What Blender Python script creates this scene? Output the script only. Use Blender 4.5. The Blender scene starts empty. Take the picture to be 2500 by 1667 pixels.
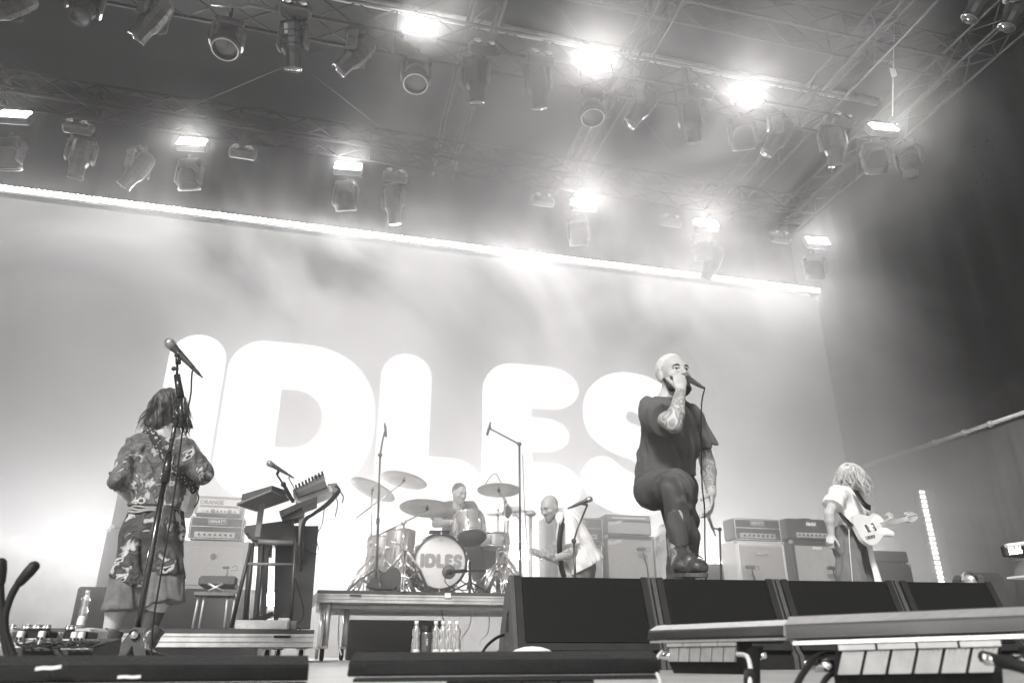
import bpy, bmesh, math, random
import numpy as np
from math import sin, cos, tan, radians as R, pi, sqrt, atan2
from mathutils import Vector, Matrix, Euler

S = bpy.context.scene
COL = S.collection
random.seed(7)
rng = np.random.default_rng(7)

# light levels
WORLD_STR = 0.07
EXPO = 1.2
SCREEN_GREY, SCREEN_WHITE, STRIP, STROBE = .10, .72, 24.0, 115.0
STRIP_W = 64
HAZE_D, HAZE_G = .004, .7

# ------------------------------------------------------------ camera
CAM_F, CAM_PITCH, CAM_YAW, CAM_H = 1790.0, R(22.9), R(14.1), 0.08
cd = bpy.data.cameras.new('camera')
cam = bpy.data.objects.new('camera', cd)
COL.objects.link(cam)
cam.location = (0, 0, CAM_H)
cam.rotation_euler = (R(90) + CAM_PITCH, 0, -CAM_YAW)
cd.sensor_width = 36.0
cd.lens = CAM_F * 36.0 / 2500.0
cd.clip_start = 0.02
cd.clip_end = 300
cd.dof.use_dof = True
cd.dof.focus_distance = 4.7
cd.dof.aperture_fstop = 4.5
S.camera = cam

# ------------------------------------------------------------ world: overcast daylight behind the audience
w = bpy.data.worlds.new('World')
S.world = w
w.use_nodes = True
nt = w.node_tree
bg = nt.nodes['Background']
sky = nt.nodes.new('ShaderNodeTexSky')
sky.sky_type = 'NISHITA'
sky.sun_disc = False
sky.sun_elevation = R(36)
sky.sun_rotation = R(212)
bw = nt.nodes.new('ShaderNodeRGBToBW')
nt.links.new(sky.outputs[0], bw.inputs[0])
nt.links.new(bw.outputs[0], bg.inputs[0])
bg.inputs[1].default_value = WORLD_STR

sd_ = bpy.data.lights.new('sun', 'SUN'); sun = bpy.data.objects.new('sun', sd_); COL.objects.link(sun)
sd_.energy = 2.0; sd_.angle = R(10); sd_.color = (1, .985, .965)
sun.rotation_euler = (R(54), 0, R(-32))
S.view_settings.view_transform = 'Standard'
S.view_settings.look = 'None'
S.view_settings.exposure = EXPO
S.view_settings.gamma = 1
S.cycles.volume_bounces = 1
S.cycles.max_bounces = 6
S.cycles.diffuse_bounces = 3
S.cycles.transparent_max_bounces = 12
S.cycles.sample_clamp_indirect = 4.0
S.cycles.use_denoising = True


def ray(x, y):
    u = x - 1250; v = 833.5 - y
    up = sin(CAM_PITCH) * CAM_F + cos(CAM_PITCH) * v
    fw = cos(CAM_PITCH) * CAM_F - sin(CAM_PITCH) * v
    return (sin(CAM_YAW) * fw + cos(CAM_YAW) * u, cos(CAM_YAW) * fw - sin(CAM_YAW) * u, up)


def P(x, y, Y):
    """a point of the stage at depth Y, from its place in the survey of the photograph"""
    a, b, c = ray(x, y); t = Y / b
    return Vector((a * t, Y, c * t + CAM_H))


def PZ(x, y, z):
    a, b, c = ray(x, y); t = (z - CAM_H) / c
    return Vector((a * t, b * t, z))


# ------------------------------------------------------------ materials
MATS = {}


def g(v):
    return (v, v * .985, v * .968, 1)


def mat(name, v, rough=.6, metal=0.0, noise=.18, nscale=9.0, bump=0.0, bscale=60.0, spec=.5, emit=0, trans=0, coat=0, stretch=None):
    if name in MATS: return MATS[name]
    m = bpy.data.materials.new(name); m.use_nodes = True
    n, l = m.node_tree.nodes, m.node_tree.links
    b = n['Principled BSDF']
    b.inputs['Base Color'].default_value = g(v)
    b.inputs['Roughness'].default_value = rough
    b.inputs['Metallic'].default_value = metal
    b.inputs['Specular IOR Level'].default_value = spec
    b.inputs['Coat Weight'].default_value = coat
    b.inputs['Transmission Weight'].default_value = trans
    tc = n.new('ShaderNodeTexCoord')
    src = tc.outputs['Object']
    if stretch:
        mp = n.new('ShaderNodeMapping'); mp.inputs['Scale'].default_value = stretch
        l.new(src, mp.inputs[0]); src = mp.outputs[0]
    if noise:
        t = n.new('ShaderNodeTexNoise'); t.inputs['Scale'].default_value = nscale
        t.inputs['Detail'].default_value = 5; t.inputs['Roughness'].default_value = .65
        l.new(src, t.inputs['Vector'])
        r = n.new('ShaderNodeMapRange')
        r.inputs[1].default_value = .3; r.inputs[2].default_value = .7
        r.inputs[3].default_value = 1 - noise; r.inputs[4].default_value = 1 + noise
        l.new(t.outputs['Fac'], r.inputs[0])
        mx = n.new('ShaderNodeVectorMath'); mx.operation = 'SCALE'
        mx.inputs[0].default_value = g(v)[:3]
        l.new(r.outputs[0], mx.inputs['Scale']); l.new(mx.outputs[0], b.inputs['Base Color'])
        r2 = n.new('ShaderNodeMapRange')
        r2.inputs[3].default_value = max(0, rough - .12); r2.inputs[4].default_value = min(1, rough + .12)
        l.new(t.outputs['Fac'], r2.inputs[0]); l.new(r2.outputs[0], b.inputs['Roughness'])
    if bump:
        t2 = n.new('ShaderNodeTexNoise'); t2.inputs['Scale'].default_value = bscale
        t2.inputs['Detail'].default_value = 3
        l.new(src, t2.inputs['Vector'])
        bp = n.new('ShaderNodeBump'); bp.inputs['Strength'].default_value = bump
        bp.inputs['Distance'].default_value = .01
        l.new(t2.outputs['Fac'], bp.inputs['Height']); l.new(bp.outputs[0], b.inputs['Normal'])
    if emit:
        b.inputs['Emission Color'].default_value = (1, .995, .985, 1)
        b.inputs['Emission Strength'].default_value = emit
    MATS[name] = m
    return m


def two_tone(name, v1, v2, kind='voronoi', scale=8.0, lo=.45, hi=.55, rough=.8, bump=0, dist=.0, stretch=None, detail=3):
    """two colours of one cloth or skin, the border drawn by a noise"""
    if name in MATS: return MATS[name]
    m = mat(name, v1, rough, 0, 0, spec=.3)
    n, l = m.node_tree.nodes, m.node_tree.links
    b = n['Principled BSDF']
    tc = n.new('ShaderNodeTexCoord'); src = tc.outputs['Object']
    if stretch:
        mp = n.new('ShaderNodeMapping'); mp.inputs['Scale'].default_value = stretch
        l.new(src, mp.inputs[0]); src = mp.outputs[0]
    if kind == 'wave':
        t = n.new('ShaderNodeTexWave'); t.inputs['Distortion'].default_value = dist
        t.inputs['Detail'].default_value = detail; t.inputs['Detail Scale'].default_value = 1.5
        out = t.outputs['Fac']
    elif kind == 'voronoi':
        t = n.new('ShaderNodeTexVoronoi'); t.feature = 'SMOOTH_F1'
        out = t.outputs['Distance']
    else:
        t = n.new('ShaderNodeTexNoise'); t.inputs['Detail'].default_value = detail
        t.inputs['Distortion'].default_value = dist
        out = t.outputs['Fac']
    t.inputs['Scale'].default_value = scale
    l.new(src, t.inputs['Vector'])
    cr = n.new('ShaderNodeValToRGB')
    if kind == 'lines':
        cr.color_ramp.elements[0].position = 0; cr.color_ramp.elements[0].color = g(v2)
        cr.color_ramp.elements[1].position = 1; cr.color_ramp.elements[1].color = g(v2)
        for (p_, c_) in ((.36, v2), (.40, v2 * .45), (.47, v2 * .8), (.49, v2 * .5), (.50, v1), (.515, v2 * .5), (.53, v2), (.60, v2), (.615, v1 * 1.5), (.625, v2 * .55), (.68, v2 * .6), (.70, v2)):
            q = cr.color_ramp.elements.new(p_); q.color = g(c_)
    else:
        cr.color_ramp.elements[0].position = lo; cr.color_ramp.elements[0].color = g(v1)
        cr.color_ramp.elements[1].position = hi; cr.color_ramp.elements[1].color = g(v2)
    l.new(out, cr.inputs[0]); l.new(cr.outputs[0], b.inputs['Base Color'])
    if bump:
        t2 = n.new('ShaderNodeTexNoise'); t2.inputs['Scale'].default_value = 12
        l.new(src, t2.inputs['Vector'])
        bp = n.new('ShaderNodeBump'); bp.inputs['Strength'].default_value = bump; bp.inputs['Distance'].default_value = .02
        l.new(t2.outputs['Fac'], bp.inputs['Height']); l.new(bp.outputs[0], b.inputs['Normal'])
    return m


def emitter(name, strength, v=1.0):
    if name in MATS: return MATS[name]
    m = bpy.data.materials.new(name); m.use_nodes = True
    n, l = m.node_tree.nodes, m.node_tree.links
    n.clear()
    e = n.new('ShaderNodeEmission'); o = n.new('ShaderNodeOutputMaterial')
    e.inputs[0].default_value = (v, v * .992, v * .985, 1); e.inputs[1].default_value = strength
    l.new(e.outputs[0], o.inputs[0])
    MATS[name] = m
    return m


# ------------------------------------------------------------ mesh builder
def basis(d):
    d = Vector(d).normalized()
    a = Vector((0, 0, 1)) if abs(d.z) < .92 else Vector((1, 0, 0))
    u = d.cross(a).normalized(); v = d.cross(u).normalized()
    return u, v, d


class MB:
    def __init__(s):
        s.v = []; s.f = []; s.m = []; s.mi = 0; s.sm = []; s.smooth = False

    def add(s, vs, fs, smooth=None):
        o = len(s.v)
        s.v.extend([tuple(p) for p in vs])
        sm = s.smooth if smooth is None else smooth
        for f in fs:
            s.f.append(tuple(i + o for i in f)); s.m.append(s.mi); s.sm.append(sm)
        return s

    def box(s, c, d, M=None, taper=None):
        """box with centre c, full size d; taper scales the top in x,y"""
        tx, ty = taper or (1, 1)
        vs = []
        for z in (-1, 1):
            fx, fy = (tx, ty) if z > 0 else (1, 1)
            for (x, y) in ((-1, -1), (1, -1), (1, 1), (-1, 1)):
                p = Vector((x * d[0] / 2 * fx, y * d[1] / 2 * fy, z * d[2] / 2))
                if M is not None: p = M @ p
                vs.append(p + Vector(c))
        return s.add(vs, [(3, 2, 1, 0), (4, 5, 6, 7), (0, 1, 5, 4), (1, 2, 6, 5), (2, 3, 7, 6), (3, 0, 4, 7)], False)

    def bbox(s, c, d, b=.01, M=None):
        """box with chamfered edges"""
        hx, hy, hz = d[0] / 2, d[1] / 2, d[2] / 2
        b = min(b, hx * .9, hy * .9, hz * .9)
        vs = []; idx = {}
        for sx in (-1, 1):
            for sy in (-1, 1):
                for sz in (-1, 1):
                    for k in range(3):
                        p = [sx * (hx - b), sy * (hy - b), sz * (hz - b)]
                        p[k] = (sx, sy, sz)[k] * (hx, hy, hz)[k]
                        idx[(sx, sy, sz, k)] = len(vs); p = Vector(p)
                        if M is not None: p = M @ p
                        vs.append(p + Vector(c))
        fs = []
        for k in range(3):
            for sg in (-1, 1):
                q = []
                for (a_, b_) in ((-1, -1), (1, -1), (1, 1), (-1, 1)):
                    t = [0, 0, 0]; t[k] = sg; t[(k + 1) % 3] = a_; t[(k + 2) % 3] = b_
                    q.append(idx[(t[0], t[1], t[2], k)])
                fs.append(tuple(q if sg > 0 else q[::-1]))
        for k in range(3):
            i, j = (k + 1) % 3, (k + 2) % 3
            for a_ in (-1, 1):
                for b_ in (-1, 1):
                    t0 = [0, 0, 0]; t0[k] = -1; t0[i] = a_; t0[j] = b_
                    t1 = list(t0); t1[k] = 1
                    q = (idx[(*t0, i)], idx[(*t1, i)], idx[(*t1, j)], idx[(*t0, j)])
                    fs.append(q if a_ * b_ < 0 else q[::-1])
        for sx in (-1, 1):
            for sy in (-1, 1):
                for sz in (-1, 1):
                    q = tuple(idx[(sx, sy, sz, k)] for k in range(3))
                    fs.append(q if sx * sy * sz > 0 else q[::-1])
        return s.add(vs, fs, False)

    def tube(s, pts, r, n=8, cap=True, smooth=True):
        pts = [Vector(p) for p in pts]
        if len(pts) < 2: return s
        rs = r if isinstance(r, (list, tuple)) else [r] * len(pts)
        vs = []; fs = []
        u = None
        for i, p in enumerate(pts):
            if i == 0: d = pts[1] - p
            elif i == len(pts) - 1: d = p - pts[i - 1]
            else: d = (pts[i + 1] - p).normalized() + (p - pts[i - 1]).normalized()
            if d.length < 1e-9: d = Vector((0, 0, 1))
            d.normalize()
            if u is None: u, v_, _ = basis(d)
            else:
                u = u - d * u.dot(d)
                if u.length < 1e-6: u, v_, _ = basis(d)
                u.normalize()
            v_ = d.cross(u)
            for k in range(n):
                a = 2 * pi * k / n
                vs.append(p + (u * cos(a) + v_ * sin(a)) * rs[i])
        for i in range(len(pts) - 1):
            for k in range(n):
                k2 = (k + 1) % n
                fs.append((i * n + k, i * n + k2, (i + 1) * n + k2, (i + 1) * n + k))
        s.add(vs, fs, smooth)
        if cap:
            o = len(s.v) - len(vs)
            s.f.append(tuple(o + k for k in reversed(range(n)))); s.m.append(s.mi); s.sm.append(False)
            s.f.append(tuple(o + (len(pts) - 1) * n + k for k in range(n))); s.m.append(s.mi); s.sm.append(False)
        return s

    def cyl(s, a, b, r, n=16, r2=None):
        return s.tube([a, b], [r, r if r2 is None else r2], n)

    def lathe(s, prof, o, d=(0, 0, 1), n=24, smooth=True, M=None):
        """prof: (radius, height) list along the axis d from o"""
        u, v, w_ = basis(d); o = Vector(o)
        vs = []; fs = []
        for (r, h) in prof:
            for k in range(n):
                a = 2 * pi * k / n
                vs.append(o + w_ * h + (u * cos(a) - v * sin(a)) * max(r, 1e-5))
        for i in range(len(prof) - 1):
            for k in range(n):
                k2 = (k + 1) % n
                fs.append((i * n + k, i * n + k2, (i + 1) * n + k2, (i + 1) * n + k))
        return s.add(vs, fs, smooth)

    def sphere(s, c, r, n=14, m=9, sc=(1, 1, 1), M=None):
        vs = []; fs = []
        for i in range(m + 1):
            t = pi * i / m
            for k in range(n):
                a = 2 * pi * k / n
                p = Vector((sin(t) * cos(a) * r * sc[0], sin(t) * sin(a) * r * sc[1], cos(t) * r * sc[2]))
                if M is not None: p = M @ p
                vs.append(Vector(c) + p)
        for i in range(m):
            for k in range(n):
                k2 = (k + 1) % n
                fs.append((i * n + k, (i + 1) * n + k, (i + 1) * n + k2, i * n + k2))
        return s.add(vs, fs, True)

    def quadstrip(s, A, B, th=0.0, nrm=None):
        """ribbon between two point rows, with thickness"""
        A = [Vector(p) for p in A]; B = [Vector(p) for p in B]
        n = len(A); nrm = Vector(nrm or (0, 1, 0)) * th
        vs = A + B + [p + nrm for p in A] + [p + nrm for p in B]
        fs = []
        for i in range(n - 1):
            fs.append((i, i + 1, n + i + 1, n + i))
            fs.append((2 * n + i, 3 * n + i, 3 * n + i + 1, 2 * n + i + 1))
            fs.append((i, 2 * n + i, 2 * n + i + 1, i + 1))
            fs.append((n + i, n + i + 1, 3 * n + i + 1, 3 * n + i))
        fs.append((0, n, 3 * n, 2 * n)); fs.append((n - 1, 3 * n - 1, 4 * n - 1, 2 * n - 1)[::-1])
        return s.add(vs, fs)

    def build(s, name, mats, parent=None, world=True):
        me = bpy.data.meshes.new(name)
        vs = s.v
        if parent is not None and world:
            inv = parent.matrix_basis.inverted()
            up = parent.parent
            if up is not None: inv = inv @ up.matrix_basis.inverted()
            vs = [inv @ Vector(p) for p in vs]
        me.from_pydata([tuple(p) for p in vs], [], s.f)
        if not isinstance(mats, (list, tuple)): mats = [mats]
        for m in mats:
            if m: me.materials.append(m)
        me.polygons.foreach_set('material_index', s.m)
        me.polygons.foreach_set('use_smooth', s.sm)
        me.update()
        o = bpy.data.objects.new(name, me)
        COL.objects.link(o)
        if parent is not None: o.parent = parent
        return o


def tag(o, label=None, cat=None, group=None, kind=None):
    if label: o['label'] = label
    if cat: o['category'] = cat
    if group: o['group'] = group
    if kind: o['kind'] = kind
    return o


def thing(name, label, cat, loc=(0, 0, 0), group=None, rotz=0):
    o = bpy.data.objects.new(name, None); COL.objects.link(o)
    o.location = loc; o.rotation_euler = (0, 0, rotz); o.empty_display_size = .1
    o.matrix_basis = Matrix.Translation(Vector(loc)) @ Matrix.Rotation(rotz, 4, 'Z')
    return tag(o, label, cat, group)


def copy_tree(o, parent=None):
    c = o.copy(); COL.objects.link(c)
    if parent is not None: c.parent = parent; c.matrix_parent_inverse = Matrix.Identity(4)
    for ch in list(o.children): copy_tree(ch, c)
    return c


def tess(poly2d, holes=()):
    from mathutils.geometry import tessellate_polygon
    loops = [[Vector((p[0], p[1], 0)) for p in lp] for lp in (poly2d, *holes)]
    tris = tessellate_polygon(loops)
    return tris


def prism(mb, poly, holes, fn, d):
    """extruded 2D outline: fn maps (a,b) to 3D, d is the offset vector of the back"""
    loops = [poly, *holes]
    flat = [p for lp in loops for p in lp]
    n = len(flat)
    A = [Vector(fn(*p)) for p in flat]
    d = Vector(d)
    vs = A + [p + d for p in A]
    fs = []
    for t in tess(poly, holes):
        fs.append(tuple(t)); fs.append(tuple(i + n for i in reversed(t)))
    o = 0
    for lp in loops:
        m = len(lp)
        for i in range(m):
            j = (i + 1) % m
            fs.append((o + i, o + j, n + o + j, n + o + i))
        o += m
    return mb.add(vs, fs, False)


def catmull(pts, closed=True, seg=6):
    """smooth line through the points; a point with a third value is a sharp corner"""
    n = len(pts); out = []
    rngi = range(n) if closed else range(n - 1)
    for i in rngi:
        p1 = pts[i]; p2 = pts[(i + 1) % n]
        p0 = pts[(i - 1) % n] if closed or i > 0 else p1
        p3 = pts[(i + 2) % n] if closed or i + 2 < n else p2
        if len(p1) > 2: p0 = (2 * p1[0] - p2[0], 2 * p1[1] - p2[1])
        if len(p2) > 2: p3 = (2 * p2[0] - p1[0], 2 * p2[1] - p1[1])
        both = len(p1) > 2 and len(p2) > 2
        for k in range(1 if both else seg):
            t = k / seg
            q = []
            for c in (0, 1):
                a0 = p0[c]; a1 = p1[c]; a2 = p2[c]; a3 = p3[c]
                q.append(.5 * (2 * a1 + (a2 - a0) * t + (2 * a0 - 5 * a1 + 4 * a2 - a3) * t * t + (3 * a1 - a0 - 3 * a2 + a3) * t ** 3))
            out.append((q[0], q[1]))
    if not closed: out.append(tuple(pts[-1][:2]))
    return out


def spline(pts, seg=8):
    pts = [Vector(p) for p in pts]; n = len(pts); out = []
    for i in range(n - 1):
        p1, p2 = pts[i], pts[i + 1]
        p0 = pts[i - 1] if i else p1 * 2 - p2
        p3 = pts[i + 2] if i + 2 < n else p2 * 2 - p1
        for k in range(seg):
            t = k / seg
            out.append(.5 * (2 * p1 + (p2 - p0) * t + (2 * p0 - 5 * p1 + 4 * p2 - p3) * t * t + (3 * p1 - p0 - 3 * p2 + p3) * t ** 3))
    out.append(pts[-1])
    return out


def text_mesh(txt, size, fn, d=.002, shear=0.0, bold=0.0, spacing=1.0, mb=None):
    """lettering as flat raised shapes; fn maps (x, y) to 3D; the text is centred"""
    cu = bpy.data.curves.new('t', 'FONT'); cu.body = txt; cu.size = size
    cu.align_x = 'CENTER'; cu.align_y = 'CENTER'; cu.shear = shear; cu.offset = bold; cu.space_character = spacing
    cu.resolution_u = 3
    ob = bpy.data.objects.new('t', cu)
    me = ob.to_mesh()
    mb = mb or MB()
    mb.add([Vector(fn(v.co.x, v.co.y)) for v in me.vertices], [tuple(p.vertices) for p in me.polygons], False)
    ob.to_mesh_clear(); bpy.data.objects.remove(ob); bpy.data.curves.remove(cu)
    return mb
# ============================================================ THE STAGE
SCREEN_Y = 12.2
m_floor = mat('stage_floor_vinyl', .34, .42, 0, .25, 3.0, .15, 90)
m_black = mat('black_paint', .013, .5, 0, .3, 14, .1, 120, spec=.25)
m_alu = mat('aluminium', .62, .36, .75, .22, 6, .08, 60)
m_alu_dull = mat('worn_aluminium', .50, .5, .35, .3, 5, .15, 40)
m_chrome = mat('chrome', .78, .13, 1.0, .12, 8)
m_drape = mat('black_drape', .013, .9, 0, .3, 1.4, .2, 3, stretch=(1, 1, .15), spec=.2)
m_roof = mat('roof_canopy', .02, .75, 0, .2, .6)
m_rubber = mat('rubber', .012, .6, 0, .2, 20, spec=.25)
m_white = mat('white_plastic', .62, .45, 0, .12, 8)

fl = MB(); fl.box((1.5, 6.2, -.1), (24, 12.3, .2))
tag(fl.build('stage_floor', m_floor), kind='structure')
gr = MB(); gr.box((1.0, 5.6, -1.75), (48, 48, .1))
tag(gr.build('ground', mat('ground', .12, .9, 0, .3, 1)), kind='structure')

# ---- LED screen with its band name
scr = thing('led_screen', 'wide pale grey video screen across the back of the stage showing big white letters IDLES', 'screen', (2.0, SCREEN_Y, 1.5))
XL, XR, ZB, ZT = -9.0, 9.85, 1.62, 7.12
b = MB(); b.box(((XL + XR) / 2, SCREEN_Y + .06, (ZB + ZT) / 2), (XR - XL, .10, ZT - ZB))
b.build('screen_panel', emitter('screen_grey', SCREEN_GREY), scr)
b = MB()
for x in np.arange(XL + .6, XR, 1.2): b.box((x, SCREEN_Y + .32, (ZB + ZT) / 2), (.08, .3, ZT - ZB + .3))
b.box(((XL + XR) / 2, SCREEN_Y + .32, ZT + .1), (XR - XL, .3, .1))
b.build('screen_frame', m_black, scr)
m_let = emitter('screen_white', SCREEN_WHITE)


def reg(x0, y0, k):
    def f(pts):
        o = []
        for p in pts:
            q = P(x0 + p[0] / k, y0 + p[1] / k, SCREEN_Y)
            o.append((q.x, q.z) + ((1,) if len(p) > 2 else ()))
        return o
    return f


r1, r2, r3 = reg(380, 780, 3.137), reg(900, 820, 3.564), reg(1380, 860, 3.733)


LETTERS = []


def letter(poly, holes=()):
    LETTERS.append((poly, holes))
    b = MB()
    prism(b, poly, holes, lambda x, z: (x, SCREEN_Y - .012, z), (0, .02, 0))
    o = b.build('screen_letter', m_let, scr)
    return o


def rrect(x0, z0, x1, z1, r, seg=10, corners=(1, 1, 1, 1)):
    """rounded rectangle; corners are BL, BR, TR, TL radius factors"""
    out = []
    for (cx, cz, a0, f) in ((x0, z0, 180, corners[0]), (x1, z0, 270, corners[1]), (x1, z1, 0, corners[2]), (x0, z1, 90, corners[3])):
        rr = r * f
        if rr <= 0: out.append((cx, cz)); continue
        ox = cx + (rr if cx == x0 else -rr); oz = cz + (rr if cz == z0 else -rr)
        for k in range(seg + 1):
            a = R(a0 + 90 * k / seg)
            out.append((ox + rr * cos(a), oz + rr * sin(a)))
    return out


BZ, TZ = 2.31, 4.955
e_ = r1([(100, 300), (541, 300), (565, 300), (435, 1150), (1685, 760), (965, 530), (911, 974), (1272, 750)])
Ix0, Ix1 = e_[0][0], e_[1][0]
Dx0 = e_[2][0]; Dx1 = e_[4][0]
letter(rrect(Ix0, BZ, Ix1, TZ, (Ix1 - Ix0) / 2 * .98))
# D: outer bowl is a half superellipse
def bowl(xc, x1, z0, z1, n=22, e=2.25):
    zc = (z0 + z1) / 2; h = (z1 - z0) / 2; out = []
    for k in range(n + 1):
        t = R(-90 + 180 * k / n)
        out.append((xc + (x1 - xc) * abs(cos(t)) ** (2 / e), zc + h * math.copysign(abs(sin(t)) ** (2 / e), sin(t))))
    return out
cx0 = (e_[5][0] + e_[6][0]) / 2
dl = rrect(Dx0, BZ, Dx0 + 1, TZ, .56)
dl = [p for p in dl if p[0] <= Dx0 + .56 + 1e-6]
poly = [p for p in dl[:11]] + bowl(Dx0 + 1.15, Dx1, BZ, TZ) + [p for p in dl[-11:]]
hole = [(cx0, e_[6][1])] + bowl(cx0 + .2, e_[7][0], e_[6][1], e_[5][1], 16, 2.1) + [(cx0, e_[5][1])]
letter(poly, [hole[::-1]])
# L
e_ = r2([(103, 400), (548, 400), (523, 1048), (975, 1290), (985, 1200), (1000, 420), (1418, 628), (1418, 706), (1419, 1003), (1419, 1093), (1745, 880)])
Lx0, Lx1, Lz, Lx2 = e_[0][0], e_[1][0], e_[2][1], e_[3][0] - .0
w2 = (Lx1 - Lx0) / 2
Lh = Lz - BZ
poly = rrect(Lx0, BZ, Lx2, Lz, .56, corners=(1, Lh / 2 / .56 * .98, 0, 0))[:22]
poly += [p for p in bowl(Lx2 - .55, Lx2, BZ, Lz, 14, 2.0)[7:]] + [(Lx1, Lz)]
poly += [(Lx0 + w2 + w2 * cos(R(a)), TZ - w2 + w2 * sin(R(a))) for a in range(0, 181, 12)]
letter(poly)
# E
Ex0 = Lx2 + .005
ex = e_[6][0]
z1_, z2_, z3_, z4_ = e_[6][1], e_[7][1], e_[8][1], e_[9][1]
Exm = e_[10][0]
Ext = P(1413, 950, SCREEN_Y).x; Exb = P(1420, 1190, SCREEN_Y).x
poly = rrect(Ex0, BZ, Exb, TZ, .56)[:11]
poly += bowl(Exb - .58, Exb, BZ, z4_, 14, 2.0) + [(ex, z4_), (ex, z3_)]
poly += bowl(Exm - .45, Exm, z3_, z2_, 14, 2.0) + [(ex, z2_), (ex, z1_)]
poly += bowl(Ext - .56, Ext, z1_, TZ, 14, 2.0) + rrect(Ex0, BZ, Ext, TZ, .56)[-11:]
letter(poly)
# S : left half traced, right half is the same turned half round
half = r3([(520, 180), (380, 205), (270, 270), (190, 370), (160, 500), (175, 640), (230, 760), (330, 850), (440, 915), (560, 962), (620, 985), (650, 1020), (655, 1060), (625, 1100),
           (570, 1085), (500, 1035), (430, 975), (370, 950), (300, 946), (215, 985), (160, 1060), (146, 1130), (165, 1230), (225, 1320), (320, 1395), (450, 1455), (560, 1480), (640, 1490)])
top, bot = half[0], half[-1]
nt_ = r3([(550, 540), (655, 1060)])
cxs = (nt_[0][0] + nt_[1][0]) / 2; czs = (TZ + BZ) / 2
lft = [(x, z) for (x, z) in half]
rgt = [(2 * cxs - x, 2 * czs - z) for (x, z) in lft]
letter(catmull(lft + rgt, True, 5))

# ---- the two LED batten rows that edge the screen
def led_row(label, x0, x1, z, step, rr, strength):
    t = thing('led_strip', label, 'light strip', ((x0 + x1) / 2, SCREEN_Y - .12, z), 'led strips edging the screen')
    b = MB(); b.box(((x0 + x1) / 2, SCREEN_Y - .05, z), (x1 - x0, .07, .09)); b.build('housing', m_alu_dull, t)
    b = MB(); b.smooth = True
    for x in np.arange(x0 + step / 2, x1, step):
        b.sphere((x, SCREEN_Y - .115, z), rr, 8, 5)
    o = b.build('lamp_row', emitter('strip_white%d' % int(strength), strength), t); tag(o, kind='stuff')
led_row('long bright row of white lamps along the top edge of the screen', XL, 9.9, ZT + .12, .085, .036, STRIP)
led_row('low dotted row of white lamps along the bottom edge of the screen', P(772, 1355, SCREEN_Y).x, 9.9, 1.5, .17, .05, STRIP * .25)

ld = bpy.data.lights.new('strip_light', 'AREA'); ld.shape = 'RECTANGLE'; ld.size = 18.6; ld.size_y = .08; ld.energy = STRIP_W; ld.color = (1, .99, .98); ld.spread = R(115)
lo_ = bpy.data.objects.new('strip_light', ld); COL.objects.link(lo_); lo_.location = (.5, SCREEN_Y - .22, ZT + .06); lo_.rotation_euler = (R(-30), 0, 0)

low_smoke_fill = bpy.data.lights.new('strip_light', 'AREA'); low_smoke_fill.shape = 'RECTANGLE'; low_smoke_fill.size = 18.0; low_smoke_fill.size_y = .06; low_smoke_fill.energy = 150; low_smoke_fill.spread = R(130)  # reaches left past the bottom lamp row, widened to brighten the low smoke
low_smoke_fill_ob = bpy.data.objects.new('strip_light', low_smoke_fill); COL.objects.link(low_smoke_fill_ob); low_smoke_fill_ob.location = (.5, SCREEN_Y - .2, 1.5); low_smoke_fill_ob.rotation_euler = (R(-75), 0, 0)

# ---- upstage wall under the screen and drapes
b = MB(); b.box((.3, SCREEN_Y + .06, .81), (20.0, .1, 1.61))
tag(b.build('back_wall', mat('back_wall_haze_tone', .55, .6, 0, .15, 2)), 'low wall panel under the video screen, its pale tone imitating lit haze', 'wall')  # pale colour stands in for the lit haze below the screen


def drape(label, p0, p1, z0, z1, folds, depth=.12, name='drape'):
    b = MB(); b.smooth = True
    p0 = Vector((*p0, 0)); p1 = Vector((*p1, 0)); d = (p1 - p0); L = d.length; d.normalize(); nrm = Vector((-d.y, d.x, 0))
    n = folds * 8; rows = 6; vs = []
    for j in range(rows + 1):
        z = z0 + (z1 - z0) * j / rows
        for i in range(n + 1):
            a = i / n * folds * 2 * pi
            off = depth * (.5 * sin(a) + .2 * sin(a * .37 + 1.3) + .15 * sin(a * 2.3 + j * .25)) * (1 - .25 * j / rows)
            vs.append(p0 + d * (L * i / n) + nrm * off + Vector((0, 0, z)))
    m_ = len(vs)
    vs2 = [v + nrm * .02 for v in vs]
    fs = []
    for j in range(rows):
        for i in range(n):
            a = j * (n + 1) + i; q = (a, a + 1, a + n + 2, a + n + 1)
            fs.append(q); fs.append(tuple(k + m_ for k in reversed(q)))
    b.add(vs + vs2, fs)
    return tag(b.build(name, m_drape), label, 'curtain')


drape('tall dark curtain wall closing the right side of the stage', (10.1, 13.3), (10.1, 1.0), 0, 10.3, 20, .05)
drape('tall dark curtain behind the screen on the left side of the stage', (-9.6, 1.0), (-9.6, 12.9), 0, 10.3, 26, .10)
drape('dark backcloth rising above the top of the video screen', (-9.8, 13.1), (10.4, 13.1), 0, 10.3, 40, .03)

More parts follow.
